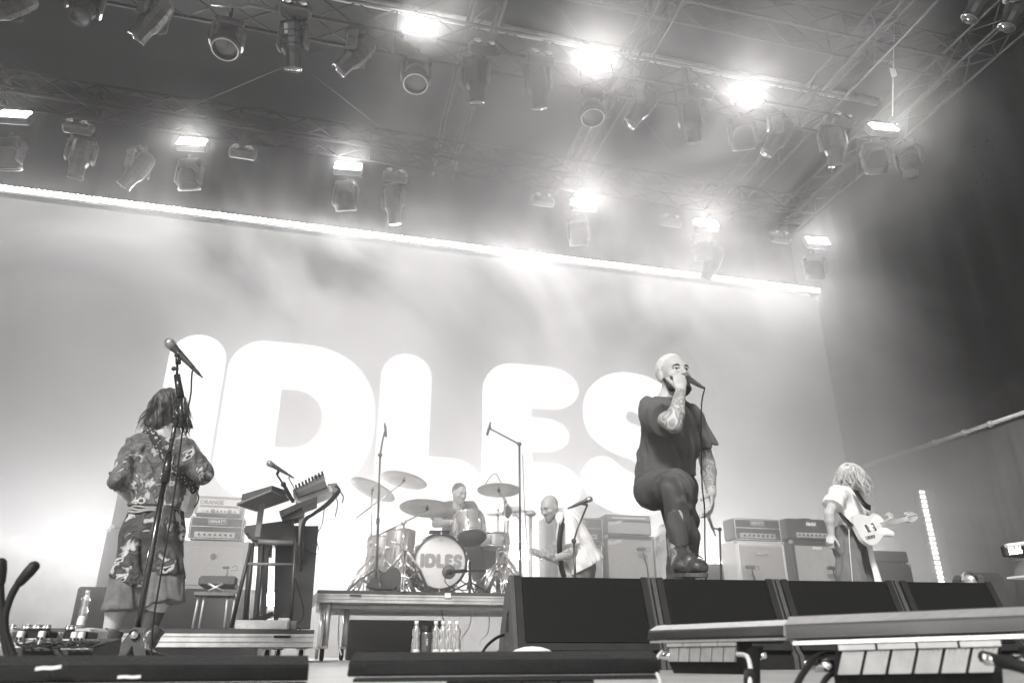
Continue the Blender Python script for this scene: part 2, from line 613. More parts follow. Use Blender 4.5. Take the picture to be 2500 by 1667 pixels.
# rail and hem of the wing on the right
t = thing('wing_rail', 'long pale pipe rail along the dark right side curtain', 'rail', (9.85, 9, 3.3))
b = MB(); b.cyl((9.85, 4.5, 3.32), (9.85, 12.5, 3.32), .035, 10)
b.build('pipe', m_alu, t)
rr = random.Random(5)
y = 4.6
while y < 12.4:
    b = MB(); b.cyl((9.85, y, 3.32), (9.85, y + .05, 3.32), .055, 8); y += .5 + rr.random() * .25
    b.build('clamp', m_alu_dull, t)
t = thing('wing_curtain', 'pale grey hanging curtain below the pipe rail on the right', 'curtain', (9.8, 9, 0))
b = MB(); b.smooth = True
n = 120
for (y0, y1) in ((7.7, 12.0),):
    A = [(9.86 + .015 * sin(k * .5) + .008 * sin(k * 1.3), y0 + (y1 - y0) * k / n, 0.0) for k in range(n + 1)]
    Bq = [(p[0] * .5 + 9.86 * .5, p[1], 3.25) for p in A]
    b.quadstrip(A, Bq, .01, (1, 0, 0))
b.build('cloth', mat('grey_cloth', .06, .9, 0, .15, 2), t)

# ---- roof canopy
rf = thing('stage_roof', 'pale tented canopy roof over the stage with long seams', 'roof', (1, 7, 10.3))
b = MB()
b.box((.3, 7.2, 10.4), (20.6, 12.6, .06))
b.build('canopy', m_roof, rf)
for (x0, y0, x1, y1) in ((-9, 6.6, 10, 6.6), (-9, 9.6, 10, 9.6), (-9, 4.4, 10, 4.4)):
    b = MB(); b.cyl((x0, y0, 10.28), (x1, y1, 10.28), .08, 10)
    b.build('purlin', m_alu_dull, rf)

# ============================================================ TRUSSES
m_truss = mat('truss_pipe', .05, .5, .2, .25, 6)
m_truss2 = mat('truss_brace', .05, .5, .3, .25, 6)


def truss(label, p0, p1, wv, hv, bay=.55, r=.026, rb=.012, grp='roof trusses', tri=False, ms=None):
    """box truss between two points: wv, hv are the cross vectors"""
    p0, p1, wv, hv = map(Vector, (p0, p1, wv, hv))
    t = thing('lighting_truss', label, 'truss', (p0 + p1) / 2, grp)
    offs = [(-.5, -.5), (.5, -.5), (.5, .5), (-.5, .5)]
    if tri: offs = [(-.5, .5), (.5, .5), (0, -.5)]
    C4 = [wv * a + hv * c for (a, c) in offs]
    for c in C4:
        b = MB(); b.cyl(p0 + c, p1 + c, r, 8); b.build('chord', (ms or (m_truss,))[0], t)
    L = (p1 - p0).length; n = max(2, int(round(L / bay)))
    b = MB()
    for k, c in enumerate(C4):
        c2 = C4[(k + 1) % len(C4)]
        for i in range(n):
            a_ = p0.lerp(p1, i / n); z_ = p0.lerp(p1, (i + 1) / n)
            (q0, q1) = (c, c2) if i % 2 == 0 else (c2, c)
            b.cyl(a_ + q0, z_ + q1, rb, 5)
            if i % 4 == 0: b.cyl(a_ + c, a_ + c2, rb, 5)
    b.build('bracing', ms[0] if ms else m_truss2, t)
    return t


FZ = 8.02; FY = 8.1
truss('long box truss over the middle of the stage carrying the nearer row of lamps', (-8.6, FY, FZ + .2), (7.55, FY, FZ + .2), (0, .42, 0), (0, 0, .42))
truss('faint box truss above the screen carrying the farther row of lamps', (-8.6, 10.9, 8.35), (8.9, 10.9, 8.35), (0, .4, 0), (0, 0, .4), ms=(mat('truss_veiled_dark', .008, .6, 0, .2, 6, spec=.05),))  # pipes darkened in colour to hide them as thick smoke would
# high cross truss over the upper right and the trusses running upstage
q0, q1 = PZ(1300, -50, 9.3), PZ(2338, 187, 9.3)
truss('high box truss crossing above the front of the stage', (-8.5, q0.y, 9.55), (9.9, q0.y, 9.55), (0, .42, 0), (0, 0, .5), .8)
def ztruss(label, xa, ya, xb, yb, z, wd=.42, y0=1.5, y1=12.5):
    a_ = PZ(xa, ya, z)
    truss(label, (a_.x, y0, z + .2), (a_.x, y1, z + .2), (wd, 0, 0), (0, 0, .4), .7)
ztruss('roof truss running upstage above the right end of the lamp row', 2249, 0, 0, 0, 9.0, .5)
ztruss('roof truss running upstage over the middle of the stage', 1200, 0, 0, 0, 9.0, .42)
ztruss('roof truss running upstage to the right of the stage middle', 1640, 0, 0, 0, 9.0, .35)
ztruss('outer roof truss running upstage beside the dark right curtain', 2450, 90, 0, 0, 9.0, .5)
ztruss('outer roof truss running upstage over the left side of the stage', -120, 90, 0, 0, 9.0, .5)
t = thing('hanging_chain', 'hoist chain hanging from the roof to the right end of the lamp truss', 'chain', (7.3, FY, 9))
a_ = P(2183, 60, FY - .6); b_ = P(2183, 300, FY)
b = MB(); b.tube([a_, (b_.x, FY, FZ + .42)], .012, 6); b.build('chain', m_alu_dull, t)
b = MB(); c_ = P(2183, 185, FY); b.cyl(c_, c_ + Vector((0, 0, .3)), .045, 10); b.build('hook', m_alu, t)
k = 0
for (lab, xa, ya, Ya, xb, yb, Yb) in (
        ('thin steel guy wire crossing from the first bright lamp toward the screen', 600, 55, FY, 1040, 400, 11.5),
        ('thin steel guy wire rising to the second bright lamp', 440, 272, 11, 1090, -5, 7.2),
        ('thin steel guy wire rising to the fourth bright lamp', 1180, 420, 11.2, 2500, 20, 6.4),
        ('thin steel guy wire dropping to the third bright lamp', 1350, 0, 7.0, 1440, 125, FY),
        ('thin steel guy wire in the dark upper left corner', 40, 150, 8.2, 215, 262, 10.5),
        ('thin steel guy wire below the third bright lamp', 1508, 212, FY, 1640, 380, 11)):
    b = MB(); b.tube([P(xa, ya, Ya), P(xb, yb, Yb)], .0035, 5)
    tag(b.build('guy_wire', m_truss), lab, 'wire', 'guy wires')

# ============================================================ FIXTURES
m_fix = mat('fixture_black', .06, .32, 0, .2, 10, spec=.7)
m_fixg = mat('fixture_grey', .16, .3, .2, .2, 10)
m_lens = mat('lens_glass', .08, .06, 0, 0, spec=1.0, coat=1)


def moving_head(kind):
    """a lamp head hung under the truss: profile spot or round wash"""
    t = thing('moving_head_light', 'x', 'stage light', (0, 0, 0))
    b = MB(); b.bbox((0, 0, -.07), (.36, .26, .12), .03); b.box((0, 0, .03), (.05, .2, .08)); b.build('base', m_fix, t)
    for sx in (-1, 1):
        b = MB(); b.bbox((sx * .185, 0, -.27), (.055, .16, .32), .025); b.box((sx * .165, 0, -.13), (.09, .15, .05)); b.build('yoke_arm', m_fixg, t)
    h = bpy.data.objects.new('head', None)
    if kind == 'spot':
        b = MB(); b.smooth = True
        b.lathe([(0, -.30), (.10, -.30), (.135, -.25), (.150, -.1), (.150, .08), (.118, .16), (.112, .30), (.120, .34), (.10, .345)], (0, 0, 0), (0, 0, -1), 12, smooth=False)
        for k in range(3): b.tube([(.152 * cos(a), .152 * sin(a), .15 - .09 * k) for a in np.linspace(0, 2 * pi, 25)], .006, 4)
        hd = b.build('head', m_fix, t)
        b = MB(); b.lathe([(0, .352), (.10, .346), (.104, .335)], (0, 0, 0), (0, 0, -1), 16); b.build('lens', m_lens, hd)
    else:
        b = MB(); b.smooth = True
        b.lathe([(0, -.20), (.09, -.19), (.14, -.13), (.165, -.02), (.172, .1), (.172, .15), (.160, .155), (.155, .10)], (0, 0, 0), (0, 0, -1), 20)
        b.tube([(.174 * cos(a), .174 * sin(a), -.05) for a in np.linspace(0, 2 * pi, 25)], .008, 4)
        hd = b.build('head', m_fix, t)
        b = MB(); b.lathe([(0, .12), (.08, .118), (.155, .10)], (0, 0, 0), (0, 0, -1), 20); b.build('lens', m_lens, hd)
        b = MB(); b.lathe([(.156, .156), (.166, .158), (.174, .150)], (0, 0, 0), (0, 0, -1), 20); b.build('bezel', m_alu, hd)
    hd.location = (0, 0, -.36)
    return t


proto = {k: moving_head(k) for k in ('spot', 'wash')}
used = {}


def place_head(kind, px, py, Y, tilt, pan, label, grp, s=1.0):
    if kind not in used: o = proto[kind]; used[kind] = 1
    else: o = copy_tree(proto[kind])
    p = P(px, py, Y)                                     # centre of the head
    o.location = p + Vector((0, 0, .36 * s)); o.scale = (s, s, s)
    o.rotation_euler = (0, 0, R(pan))
    for c in o.children:
        if c.name.startswith('head'): c.rotation_euler = (R(tilt), 0, 0)
    tag(o, label, 'stage light', grp)
    return o


nth = ['first', 'second', 'third', 'fourth', 'fifth', 'sixth', 'seventh', 'eighth', 'ninth', 'tenth', 'eleventh', 'twelfth']
G1 = 'black moving lights hung along the nearer truss'
spots = [(205, 18, -25, 20), (372, 48, 35, 60), (715, 110, 20, -20), (868, 135, 40, 70), (1160, 195, 22, -25), (1312, 210, 24, -25), (1568, 262, 38, 60), (1690, 295, 20, -30), (1900, 335, 38, 60), (2035, 355, 22, -30), (2222, 398, -25, -60), (22, 14, 55, 80)]
for i, (x, y, ti, pa) in enumerate(spots[:11]):
    place_head('spot', x, y, FY - .05, ti, pa, '%s dark moving spotlight counted from the left on the nearer truss' % nth[i], G1)
x, y, ti, pa = spots[11]
place_head('spot', x, y, FY - .3, ti, pa, 'dark moving spotlight cut by the top left corner of the view', G1)
for i, (x, y, ti, pa) in enumerate([(553, 105, -12, 5), (1015, 190, -12, 0), (1445, 272, -10, -5), (1815, 340, 40, -25), (2140, 398, 42, -25)]):
    place_head('wash', x, y, FY - .05, ti, pa, 'round wash light directly under the %s blazing strobe of the nearer truss' % nth[i], 'wash lights under the nearer strobes')
G2 = 'hazy moving lights hung along the farther truss'
for i, (x, y, ti, pa) in enumerate([(195, 385, 10, 10), (335, 415, 38, 60), (960, 498, 20, -30), (1740, 640, 30, 40)]):
    place_head('spot', x, y, 10.8, ti, pa, '%s hazy moving spotlight counted from the left on the farther truss' % nth[i], G2)
for i, (x, y) in enumerate([(20, 390), (460, 440), (843, 492), (1413, 578), (1717, 615), (1990, 662)]):
    place_head('wash', x, y, 10.8, 32, -20, 'hazy round wash light under the %s strobe of the farther truss' % nth[i], 'wash lights under the farther strobes')
for (x, y, ti, pa, lab) in ((2400, -6, 40, 40, 'pale lamp cut by the top edge right of the roof trusses'), (2485, 15, 35, 40, 'pale lamp cut by the top right corner of the view')):
    place_head('spot', x, y, 5.6, ti, pa, lab, 'lamps cut by the top edge')


def strobe():
    t = thing('strobe_light', 'x', 'stage light')
    b = MB(); b.bbox((0, .02, 0), (.47, .12, .27), .02); b.box((0, .09, .2), (.05, .05, .2)); b.build('housing', m_fix, t)
    for sz in (-1, 1):
        b = MB(); b.bbox((0, -.045, sz * .058), (.42, .02, .078), .008); b.build('lamp_bar', emitter('strobe_white', STROBE), t)
    return t


s0 = strobe(); first = True
for (row, Y, ptsx) in (('nearer', FY - .3, [(560, -3), (1025, 85), (1453, 171), (1824, 247), (2154, 316)]),
                       ('farther', 10.6, [(38, 285), (470, 352), (850, 411), (1423, 500), (1723, 549), (1994, 592)])):
    for i, (x, y) in enumerate(ptsx):
        o = s0 if first else copy_tree(s0); first = False
        p = P(x, y, Y); o.location = p
        d = Vector((0, 0, CAM_H)) - p
        o.rotation_euler = (R(-28), 0, R(-8) + (atan2(-p.x, p.y) * -.0))
        tag(o, 'blazing rectangular strobe light, %s from the left on the %s truss' % (nth[i], row), 'strobe light', 'strobes on the %s truss' % row)


def blinder():
    t = thing('blinder_light', 'x', 'stage light')
    b = MB(); b.bbox((0, .05, 0), (.42, .14, .22), .03); b.build('housing', m_fix, t)
    for sx in (-1, 1):
        b = MB(); b.lathe([(0, .0), (.05, .005), (.075, .03), (.08, .05)], (sx * .10, -.01, 0), (0, -1, 0), 16); b.build('reflector', m_chrome, t)
    return t


b0 = blinder(); first = True
for (row, Y, ptsx) in (('nearer', FY - .32, [(722, 16), (1182, 112), (1322, 136), (1710, 217), (2057, 288)]),
                       ('farther', 10.55, [(191, 306), (593, 367), (966, 425), (1326, 484), (1638, 535), (1905, 575)])):
    for i, (x, y) in enumerate(ptsx):
        o = b0 if first else copy_tree(b0); first = False
        o.location = P(x, y, Y); o.rotation_euler = (R(-30), 0, 0)
        tag(o, 'unlit pair of round blinder lamps, %s from the left on the %s truss' % (nth[i], row), 'blinder light', 'blinders on the %s truss' % row)

# lamps standing on the floor behind the drum riser: bright blobs just under the screen
lp = thing('floor_strobe', 'x', 'stage light')
b = MB(); b.bbox((0, .05, 0), (.42, .12, .3), .02); b.box((0, .05, -.24), (.3, .2, .16)); b.build('housing', m_fix, lp)
b = MB(); b.bbox((0, -.02, 0), (.34, .02, .22), .01); b.build('lamp_face', emitter('floor_white', STROBE * .35), lp)
for i, (x, y, lab) in enumerate(((885, 1345, 'glaring square lamp behind the left cymbal stands'), (1272, 1348, 'glaring square lamp between the drums and the bassist'),
                                 (1622, 1365, 'glaring square lamp seen behind the singer'), (668, 1462, 'small glaring lamp behind the keyboard legs'))):
    o = lp if i == 0 else copy_tree(lp)
    o.location = P(x, y, 11.4 if i < 3 else 8.6); tag(o, lab, 'stage light', 'glaring lamps at the back of the stage')
    if i == 3: o.scale = (.4, .4, .6)

# vertical LED batten on the right
t = thing('led_batten', 'upright bar of bright white lamps standing at the right side of the stage', 'light strip', (P(2290, 1415, 10.2).x, 10.2, 0))
a_ = P(2246, 1193, 10.2); z_ = P(2293, 1425, 10.2); z_.x = a_.x
b = MB(); b.box((a_.x + .13, 10.26, a_.z / 2), (.36, .12, a_.z)); b.build('housing', m_black, t)
b = MB()
for k in range(26): b.bbox((a_.x, 10.17, a_.z - .06 - k * .075), (.10, .03, .052), .01)
b.build('lamp_row', emitter('batten_white', 2.6), t)

# ============================================================ HAZE
hz = MB(); hz.box((1.0, 5.6, 4.0), (50, 50, 13.6))
hm = bpy.data.materials.new('haze'); hm.use_nodes = True
n, l = hm.node_tree.nodes, hm.node_tree.links
n.clear()
o_ = n.new('ShaderNodeOutputMaterial'); v_ = n.new('ShaderNodeVolumePrincipled')
v_.inputs['Color'].default_value = (.985, .97, .965, 1)
v_.inputs['Density'].default_value = HAZE_D
v_.inputs['Anisotropy'].default_value = HAZE_G
l.new(v_.outputs[0], o_.inputs['Volume'])
tag(hz.build('haze', hm), kind='stuff')

# drifting banks of thicker smoke inside the haze
SM = [(2.4, 10.4, 3.9, 10.0, 3.2, 4.9, .40, .02), (2.0, 8.8, 1.9, 8.2, 3.4, 3.0, .36, .10), (4.4, 7.4, 7.2, 6.0, 3.2, 2.9, .25, .0), (9.8, 10.4, 3.6, 4.0, 2.6, 4.8, .75, .12)]
for i, (x, y, z, rx, ry, rz, dn, d0) in enumerate(SM):
    b = MB(); b.sphere((0, 0, 0), 1, 24, 16, (rx, ry, rz)); o = b.build('smoke', None)
    o.location = (x, y, z); o.data.materials.clear()
    sm = bpy.data.materials.new('smoke'); sm.use_nodes = True
    n, l = sm.node_tree.nodes, sm.node_tree.links; n.clear()
    out = n.new('ShaderNodeOutputMaterial'); v_ = n.new('ShaderNodeVolumePrincipled')
    v_.inputs['Color'].default_value = (.985, .97, .965, 1); v_.inputs['Anisotropy'].default_value = .68
    tc = n.new('ShaderNodeTexCoord'); t = n.new('ShaderNodeTexNoise')
    t.inputs['Scale'].default_value = .30; t.inputs['Detail'].default_value = 4; t.inputs['Distortion'].default_value = 1.0; t.inputs['Roughness'].default_value = .55
    l.new(tc.outputs['Object'], t.inputs['Vector'])
    mr = n.new('ShaderNodeMapRange'); mr.inputs[1].default_value = .43; mr.inputs[2].default_value = .63; mr.inputs[3].default_value = d0; mr.inputs[4].default_value = dn
    l.new(t.outputs['Fac'], mr.inputs[0])
    vm = n.new('ShaderNodeVectorMath'); vm.operation = 'DIVIDE'; vm.inputs[1].default_value = (rx, ry, rz)
    l.new(tc.outputs['Object'], vm.inputs[0])
    ln = n.new('ShaderNodeVectorMath'); ln.operation = 'LENGTH'; l.new(vm.outputs[0], ln.inputs[0])
    fo = n.new('ShaderNodeMapRange'); fo.inputs[1].default_value = .35; fo.inputs[2].default_value = 1.0; fo.inputs[3].default_value = 1; fo.inputs[4].default_value = 0
    fo.interpolation_type = 'SMOOTHSTEP'
    l.new(ln.outputs['Value'], fo.inputs[0])
    mu = n.new('ShaderNodeMath'); mu.operation = 'MULTIPLY'; l.new(mr.outputs[0], mu.inputs[0]); l.new(fo.outputs[0], mu.inputs[1])
    l.new(mu.outputs[0], v_.inputs['Density']); l.new(v_.outputs[0], out.inputs['Volume'])
    o.data.materials.append(sm)
    tag(o, kind='stuff')
# ============================================================ FRONT FILL CABINETS
def grille_mat(name, pitch, v_hi, v_lo, ax='XZ', rot=0.0):
    m = mat(name, v_hi, .5, 0, 0, spec=.08)
    n, l = m.node_tree.nodes, m.node_tree.links
    b = n['Principled BSDF']
    tc = n.new('ShaderNodeTexCoord'); sx = n.new('ShaderNodeSeparateXYZ'); l.new(tc.outputs['Object'], sx.inputs[0])
    k = 4 * pi / (sqrt(3) * pitch)

    def mth(op, a, b_=None):
        q = n.new('ShaderNodeMath'); q.operation = op
        for i, t in enumerate((a, b_)):
            if t is None: continue
            if isinstance(t, (int, float)): q.inputs[i].default_value = t
            else: l.new(t, q.inputs[i])
        return q.outputs[0]
    X = mth('MULTIPLY', sx.outputs[0], k); Z = mth('MULTIPLY', sx.outputs[2], k)
    c1 = mth('COSINE', Z)
    c2 = mth('COSINE', mth('ADD', mth('MULTIPLY', X, .8660254), mth('MULTIPLY', Z, .5)))
    c3 = mth('COSINE', mth('SUBTRACT', mth('MULTIPLY', X, .8660254), mth('MULTIPLY', Z, .5)))
    s_ = mth('ADD', mth('ADD', c1, c2), c3)
    r = n.new('ShaderNodeMapRange'); r.inputs[1].default_value = -.6; r.inputs[2].default_value = .7
    r.inputs[3].default_value = 0; r.inputs[4].default_value = 1
    l.new(s_, r.inputs[0])
    mx = n.new('ShaderNodeMix'); mx.data_type = 'RGBA'
    mx.inputs[6].default_value = g(v_hi); mx.inputs[7].default_value = g(v_lo)
    l.new(r.outputs[0], mx.inputs[0]); l.new(mx.outputs[2], b.inputs['Base Color'])
    return m


m_cab = mat('cabinet_paint', .012, .45, 0, .25, 22, .35, 260, spec=.2)
m_side = mat('cabinet_side', .05, .6, 0, .3, 18, .4, 200)
m_grille = grille_mat('steel_grille', .0115, .014, .0015)
m_tape = mat('white_tape', .68, .7, 0, .12, 30)

wt = [PZ(1245, 1403, .43), PZ(1590, 1408.5, .43), PZ(1893, 1412.5, .43), PZ(2183, 1416, .43), PZ(2425, 1419, .43)]
wlab = ['speaker cabinet at the left end of the front row, its side handle recess showing', 'speaker cabinet under the boot of the singer, second from the left',
        'speaker cabinet in front of the white stacks, third from the left', 'speaker cabinet at the right end of the front row, the farthest one']
for i in range(4):
    a_, z_ = wt[i], wt[i + 1]
    ax = (z_ - a_); Lw = ax.length - .012; ax.normalize(); dn = Vector((-ax.y, ax.x, 0))   # dn points upstage
    t = thing('speaker_cabinet', 'black ' + wlab[i], 'speaker', (a_.x, a_.y, 0), 'black speaker cabinets along the stage front', atan2(ax.y, ax.x))
    O = Vector((a_.x, a_.y, 0))
    W = lambda u, d_, z: O + ax * u + dn * d_ + Vector((0, 0, z))
    # the two end boards: curved behind, straight in front
    prof = [(0, .43), (.035, .428), (.10, .40), (.17, .35), (.25, .26), (.34, .14), (.40, .0), (-.15, 0), (-.15, .06), (-.118, .09)]
    hole = [(.035, .27), (.10, .25), (.14, .17), (.135, .10), (.05, .08), (.02, .12)] if i == 0 else None
    b = MB()
    prism(b, prof, [hole] if hole else [], lambda d_, z: W(0, d_, z), ax * .022)
    if hole:
        prism(b, [(-.02, .05), (.17, .05), (.17, .3), (-.02, .3)], [], lambda d_, z: W(.07, d_, z), ax * .01)
    b.build('side_panel', m_side, t)
    b = MB(); prism(b, prof, [], lambda d_, z: W(Lw - .022, d_, z), ax * .022); b.build('side_panel', m_side, t)
    b = MB()
    pr2 = [(q[0] - .004 if q[0] > 0 else q[0] + .012, max(q[1] - .006, .003)) for q in prof]
    prism(b, pr2, [], lambda d_, z: W(.022, d_, z), ax * (Lw - .044))
    b.build('body', m_cab, t)
    # grille set in front of the body, with its serrated frame
    gb = MB()
    p_ = [W(.06, -.012, .418), W(Lw - .06, -.012, .418), W(Lw - .06, -.118, .118), W(.06, -.118, .118)]
    nf = (p_[1] - p_[0]).cross(p_[3] - p_[0]).normalized()
    if nf.y > 0: nf = -nf
    gb.add([q + nf * .008 for q in p_] + [q - nf * .02 for q in p_], [(0, 1, 2, 3), (4, 7, 6, 5), (0, 4, 5, 1), (1, 5, 6, 2), (2, 6, 7, 3), (3, 7, 4, 0)])
    gb.build('grille', m_grille, t)
    fb = MB()
    for (u0, u1) in ((.02, .052), (Lw - .052, Lw - .02)):
        q = [W(u0, -.010, .424), W(u1, -.010, .424), W(u1, -.124, .1), W(u0, -.124, .1)]
        fb.add([v + nf * .012 for v in q] + [v - nf * .01 for v in q], [(0, 1, 2, 3), (4, 7, 6, 5), (0, 4, 5, 1), (1, 5, 6, 2), (2, 6, 7, 3), (3, 7, 4, 0)])
    for k in range(22):      # serrated edge of the grille
        for sd in (0, 1):
            tt = (k + .5) / 22; c = (W(.055, -.011, .42) if sd == 0 else W(Lw - .055, -.011, .42)).lerp(W(.055, -.12, .108) if sd == 0 else W(Lw - .055, -.12, .108), tt)
            fb.box(c + nf * .009, (.010, .006, .008))
    q = [W(.02, -.122, .112), W(Lw - .02, -.122, .112), W(Lw - .02, -.136, .082), W(.02, -.136, .082)]
    fb.add([v + nf * .014 for v in q] + [v - nf * .01 for v in q], [(0, 1, 2, 3), (4, 7, 6, 5), (0, 4, 5, 1), (1, 5, 6, 2), (2, 6, 7, 3), (3, 7, 4, 0)])
    fb.build('frame', mat('grille_frame', .018, .5, 0, .2, 12, spec=.2), t)
    if i == 0:
        b = MB(); text_mesh('M2', .055, lambda x, y: W(.46 + x, -.153, .048 + y), mb=b, bold=.001)
        text_mesh('A', .03, lambda x, y: W(.60 + x, -.153, .045 + y), mb=b)
        b.box(W(.30, -.153, .047), (.035, .003, .012))
        b.build('lettering', m_tape, t)
b = MB(); b.tube(spline([P(1178, 1592, 3.6), P(1190, 1574, 3.65), P(1212, 1556, 3.75), P(1232, 1548, 3.9)]), .007, 6)
tag(b.build('cable', m_rubber), 'thick black cable plugged into the side of the first front cabinet', 'cable', 'cables')
b = MB(); c = P(1300, 1602, 2.6); b.sphere((c.x, c.y, c.z - .02), .085, 20, 10, (1.15, .8, .62))
tag(b.build('towel', mat('towel_white', .7, .9, 0, .1, 30, .5, 80)), 'rolled white towel lying before the first front cabinet', 'towel')

# ============================================================ FOOTLIGHT BARS AT THE LIP OF THE STAGE
m_bar_dark = mat('bar_black', .012, .5, 0, .3, 30, .2, 200, spec=.15)
m_bar_fin = mat('bar_fin_black', .025, .5, 0, .25, 30, spec=.2)
m_bar_sil = mat('bar_silver', .42, .33, .55, .15, 12, .05, 200, stretch=(1, 12, 12))
m_bar_pit_refl = mat('bar_face_pit_reflection', .045, .4, .2, .2, 12, .05, 200, stretch=(1, 12, 12))  # silver face darkened in colour to imitate the dark pit it reflects
m_fin_sil = mat('fin_silver', .40, .38, .35, .2, 16)


def footlight(label, A, B, silver, s=1.0, segs=6, u0=.18, u1=.9, plugs=True, lid_drop=0.0):
    """LED batten: a long lid, a lip below it, a row of finned blocks, a dark body. A and B: the two ends of the back top edge"""
    A, B = Vector(A), Vector(B); ax = B - A; L = ax.length; ax.normalize()
    f = Vector((ax.y, -ax.x, 0)).normalized()                    # toward the camera
    up = Vector((0, 0, 1))
    t = thing('footlight_bar', label, 'footlight', ((A + B) / 2 - up * .1), 'footlight bars along the lip of the stage')
    W = lambda u, d_, z: A + ax * (u * L) + f * (d_ * s) + up * (z * s)
    lid = [(0, 0), (.012, .002), (.040, -.012), (.043, -.016), (.047, -.035), (.043, -.038), (.0, -.030)]
    m1 = m_bar_sil if silver else m_bar_dark; m2 = m_fin_sil if silver else m_bar_fin
    b = MB()
    n_ = len(lid)
    ends = []
    for (u, sh) in ((0, 0), (1, 0)):
        ends.append([W(u, d_, z) + (ax * (-.011 * s * (d_ / .047)) if u == 0 else ax * (.004 * d_)) for (d_, z) in lid])
    vs = ends[0] + ends[1]
    b.add(vs, [tuple(range(n_))[::-1], tuple(range(n_, 2 * n_))] + [(k, (k + 1) % n_, n_ + (k + 1) % n_, n_ + k) for k in (0, 1, 5, 6)])
    b.mi = 1; b.add(vs, [(k, (k + 1) % n_, n_ + (k + 1) % n_, n_ + k) for k in (2, 3, 4)])
    for k in range(5):      # extruded ridges on the sloping face
        z = -.018 - k * .0036; d_ = .0435 + .0009 * k
        b.tube([W(0, d_, z) - ax * .009 * s, W(1, d_, z)], .0011 * s, 4)
    b.build('lid', [m1, m_bar_pit_refl if silver else m_bar_dark], t)
    b = MB(); q = [(.004, -.040), (.049, -.041), (.050, -.047), (.004, -.046)]
    vs = [W(0.0, *p_) for p_ in q] + [W(1, *p_) for p_ in q]
    b.add(vs, [(3, 2, 1, 0), (4, 5, 6, 7)] + [(k, (k + 1) % 4, 4 + (k + 1) % 4, 4 + k) for k in range(4)])
    b.build('lower_lip', m1, t)
    # body under the lip
    b = MB(); q = [(-.02, -.046), (.040, -.048), (.030, -.098), (.012, -.128), (-.03, -.128)]
    vs = [W(u0 - .03 * (p_[1] < -.09), *p_) for p_ in q] + [W(u1 - .02 * (p_[1] < -.09), *p_) for p_ in q]
    b.add(vs, [tuple(range(5))[::-1], tuple(range(5, 10))] + [(k, (k + 1) % 5, 5 + (k + 1) % 5, 5 + k) for k in range(5)])
    b.build('body', m_bar_dark, t)
    b = MB(); q = [(.045, -.049), (.050, -.049), (.050, -.058), (.045, -.058)]
    nb = 4
    for k in range(nb):
        ua = u0 + (u1 - u0) * (k + .03) / nb; ub = u0 + (u1 - u0) * (k + .97) / nb
        vs = [W(ua, *p_) for p_ in q] + [W(ub, *p_) for p_ in q]
        b.add(vs, [(3, 2, 1, 0), (4, 5, 6, 7)] + [(j, (j + 1) % 4, 4 + (j + 1) % 4, 4 + j) for j in range(4)])
    b.build('top_strip', m2, t)
    for k in range(segs):
        b = MB(); ua = u0 + .01 + (u1 - u0 - .02) * (k + .07) / segs; ub = u0 + .01 + (u1 - u0 - .02) * (k + .93) / segs
        for j in range(9):
            if j % 2: continue
            fa = ua + (ub - ua) * j / 9; fb_ = ua + (ub - ua) * (j + 1.15) / 9
            pts = [(fa, .046, -.060), (fb_, .046, -.060), (fb_ - .030, .040, -.096), (fa - .030, .040, -.096)]
            vs = [W(*p_) for p_ in pts] + [W(p_[0], p_[1] - .014, p_[2]) for p_ in pts]
            b.add(vs, [(0, 1, 2, 3), (4, 7, 6, 5), (0, 4, 5, 1), (1, 5, 6, 2), (2, 6, 7, 3), (3, 7, 4, 0)])
        pts = [(ua, .0435, -.060), (ub, .0435, -.060), (ub - .030, .0385, -.097), (ua - .030, .0385, -.097)]
        vs = [W(*p_) for p_ in pts] + [W(p_[0], p_[1] - .014, p_[2]) for p_ in pts]
        b.add(vs, [(0, 1, 2, 3), (4, 7, 6, 5), (0, 4, 5, 1), (1, 5, 6, 2), (2, 6, 7, 3), (3, 7, 4, 0)])
        b.build('fin_block', m2, t)
    if plugs:
        for u in (u0 - .02, u1 + .03):
            b = MB(); c = W(u, .02, -.082); sg = -1 if u < .5 else 1
            b.cyl(c, c + ax * .035 * sg * s, .011 * s, 12); b.cyl(c + ax * .035 * sg * s, c + ax * .05 * sg * s, .008 * s, 10)
            b.build('connector', m_chrome if silver else m_rubber, t)
    # pair of curved feet
    for u in ((u0 - .16, u0 - .10) if u0 > .17 else (u1 + .06,)):
        b = MB(); c = [(.03, -.060), (.043, -.068), (.048, -.082), (.046, -.16), (.036, -.16), (.02, -.085), (.0, -.06)]
        prism(b, c, [], lambda d_, z: W(u, d_, z), ax * .022 * s)
        b.build('foot', m_bar_dark, t)
    return t, W


tb, WB = footlight('large silver footlight bar with finned blocks, nearest to the camera on the right', P(1932, 1508, 1.30), P(2640, 1478, 1.02), True, 1.0, 6, .16, .71)
ta, WA = footlight('smaller silver footlight bar left of the large one, white cable at its end', P(1612, 1528, 1.75), P(1934, 1514, 1.42), True, .80, 6, .14, .68)
tc_, WC = footlight('black footlight bar with a scrap of white tape before the speaker cabinets', P(873, 1594, 1.50), P(1590, 1589, 1.42), False, 1.0, 6, .30, .78)
td, WD = footlight('black footlight bar at the lower left carrying two scraps of white tape', P(-160, 1602, 1.42), P(750, 1602, 1.48), False, 1.0, 6, .1, .70)


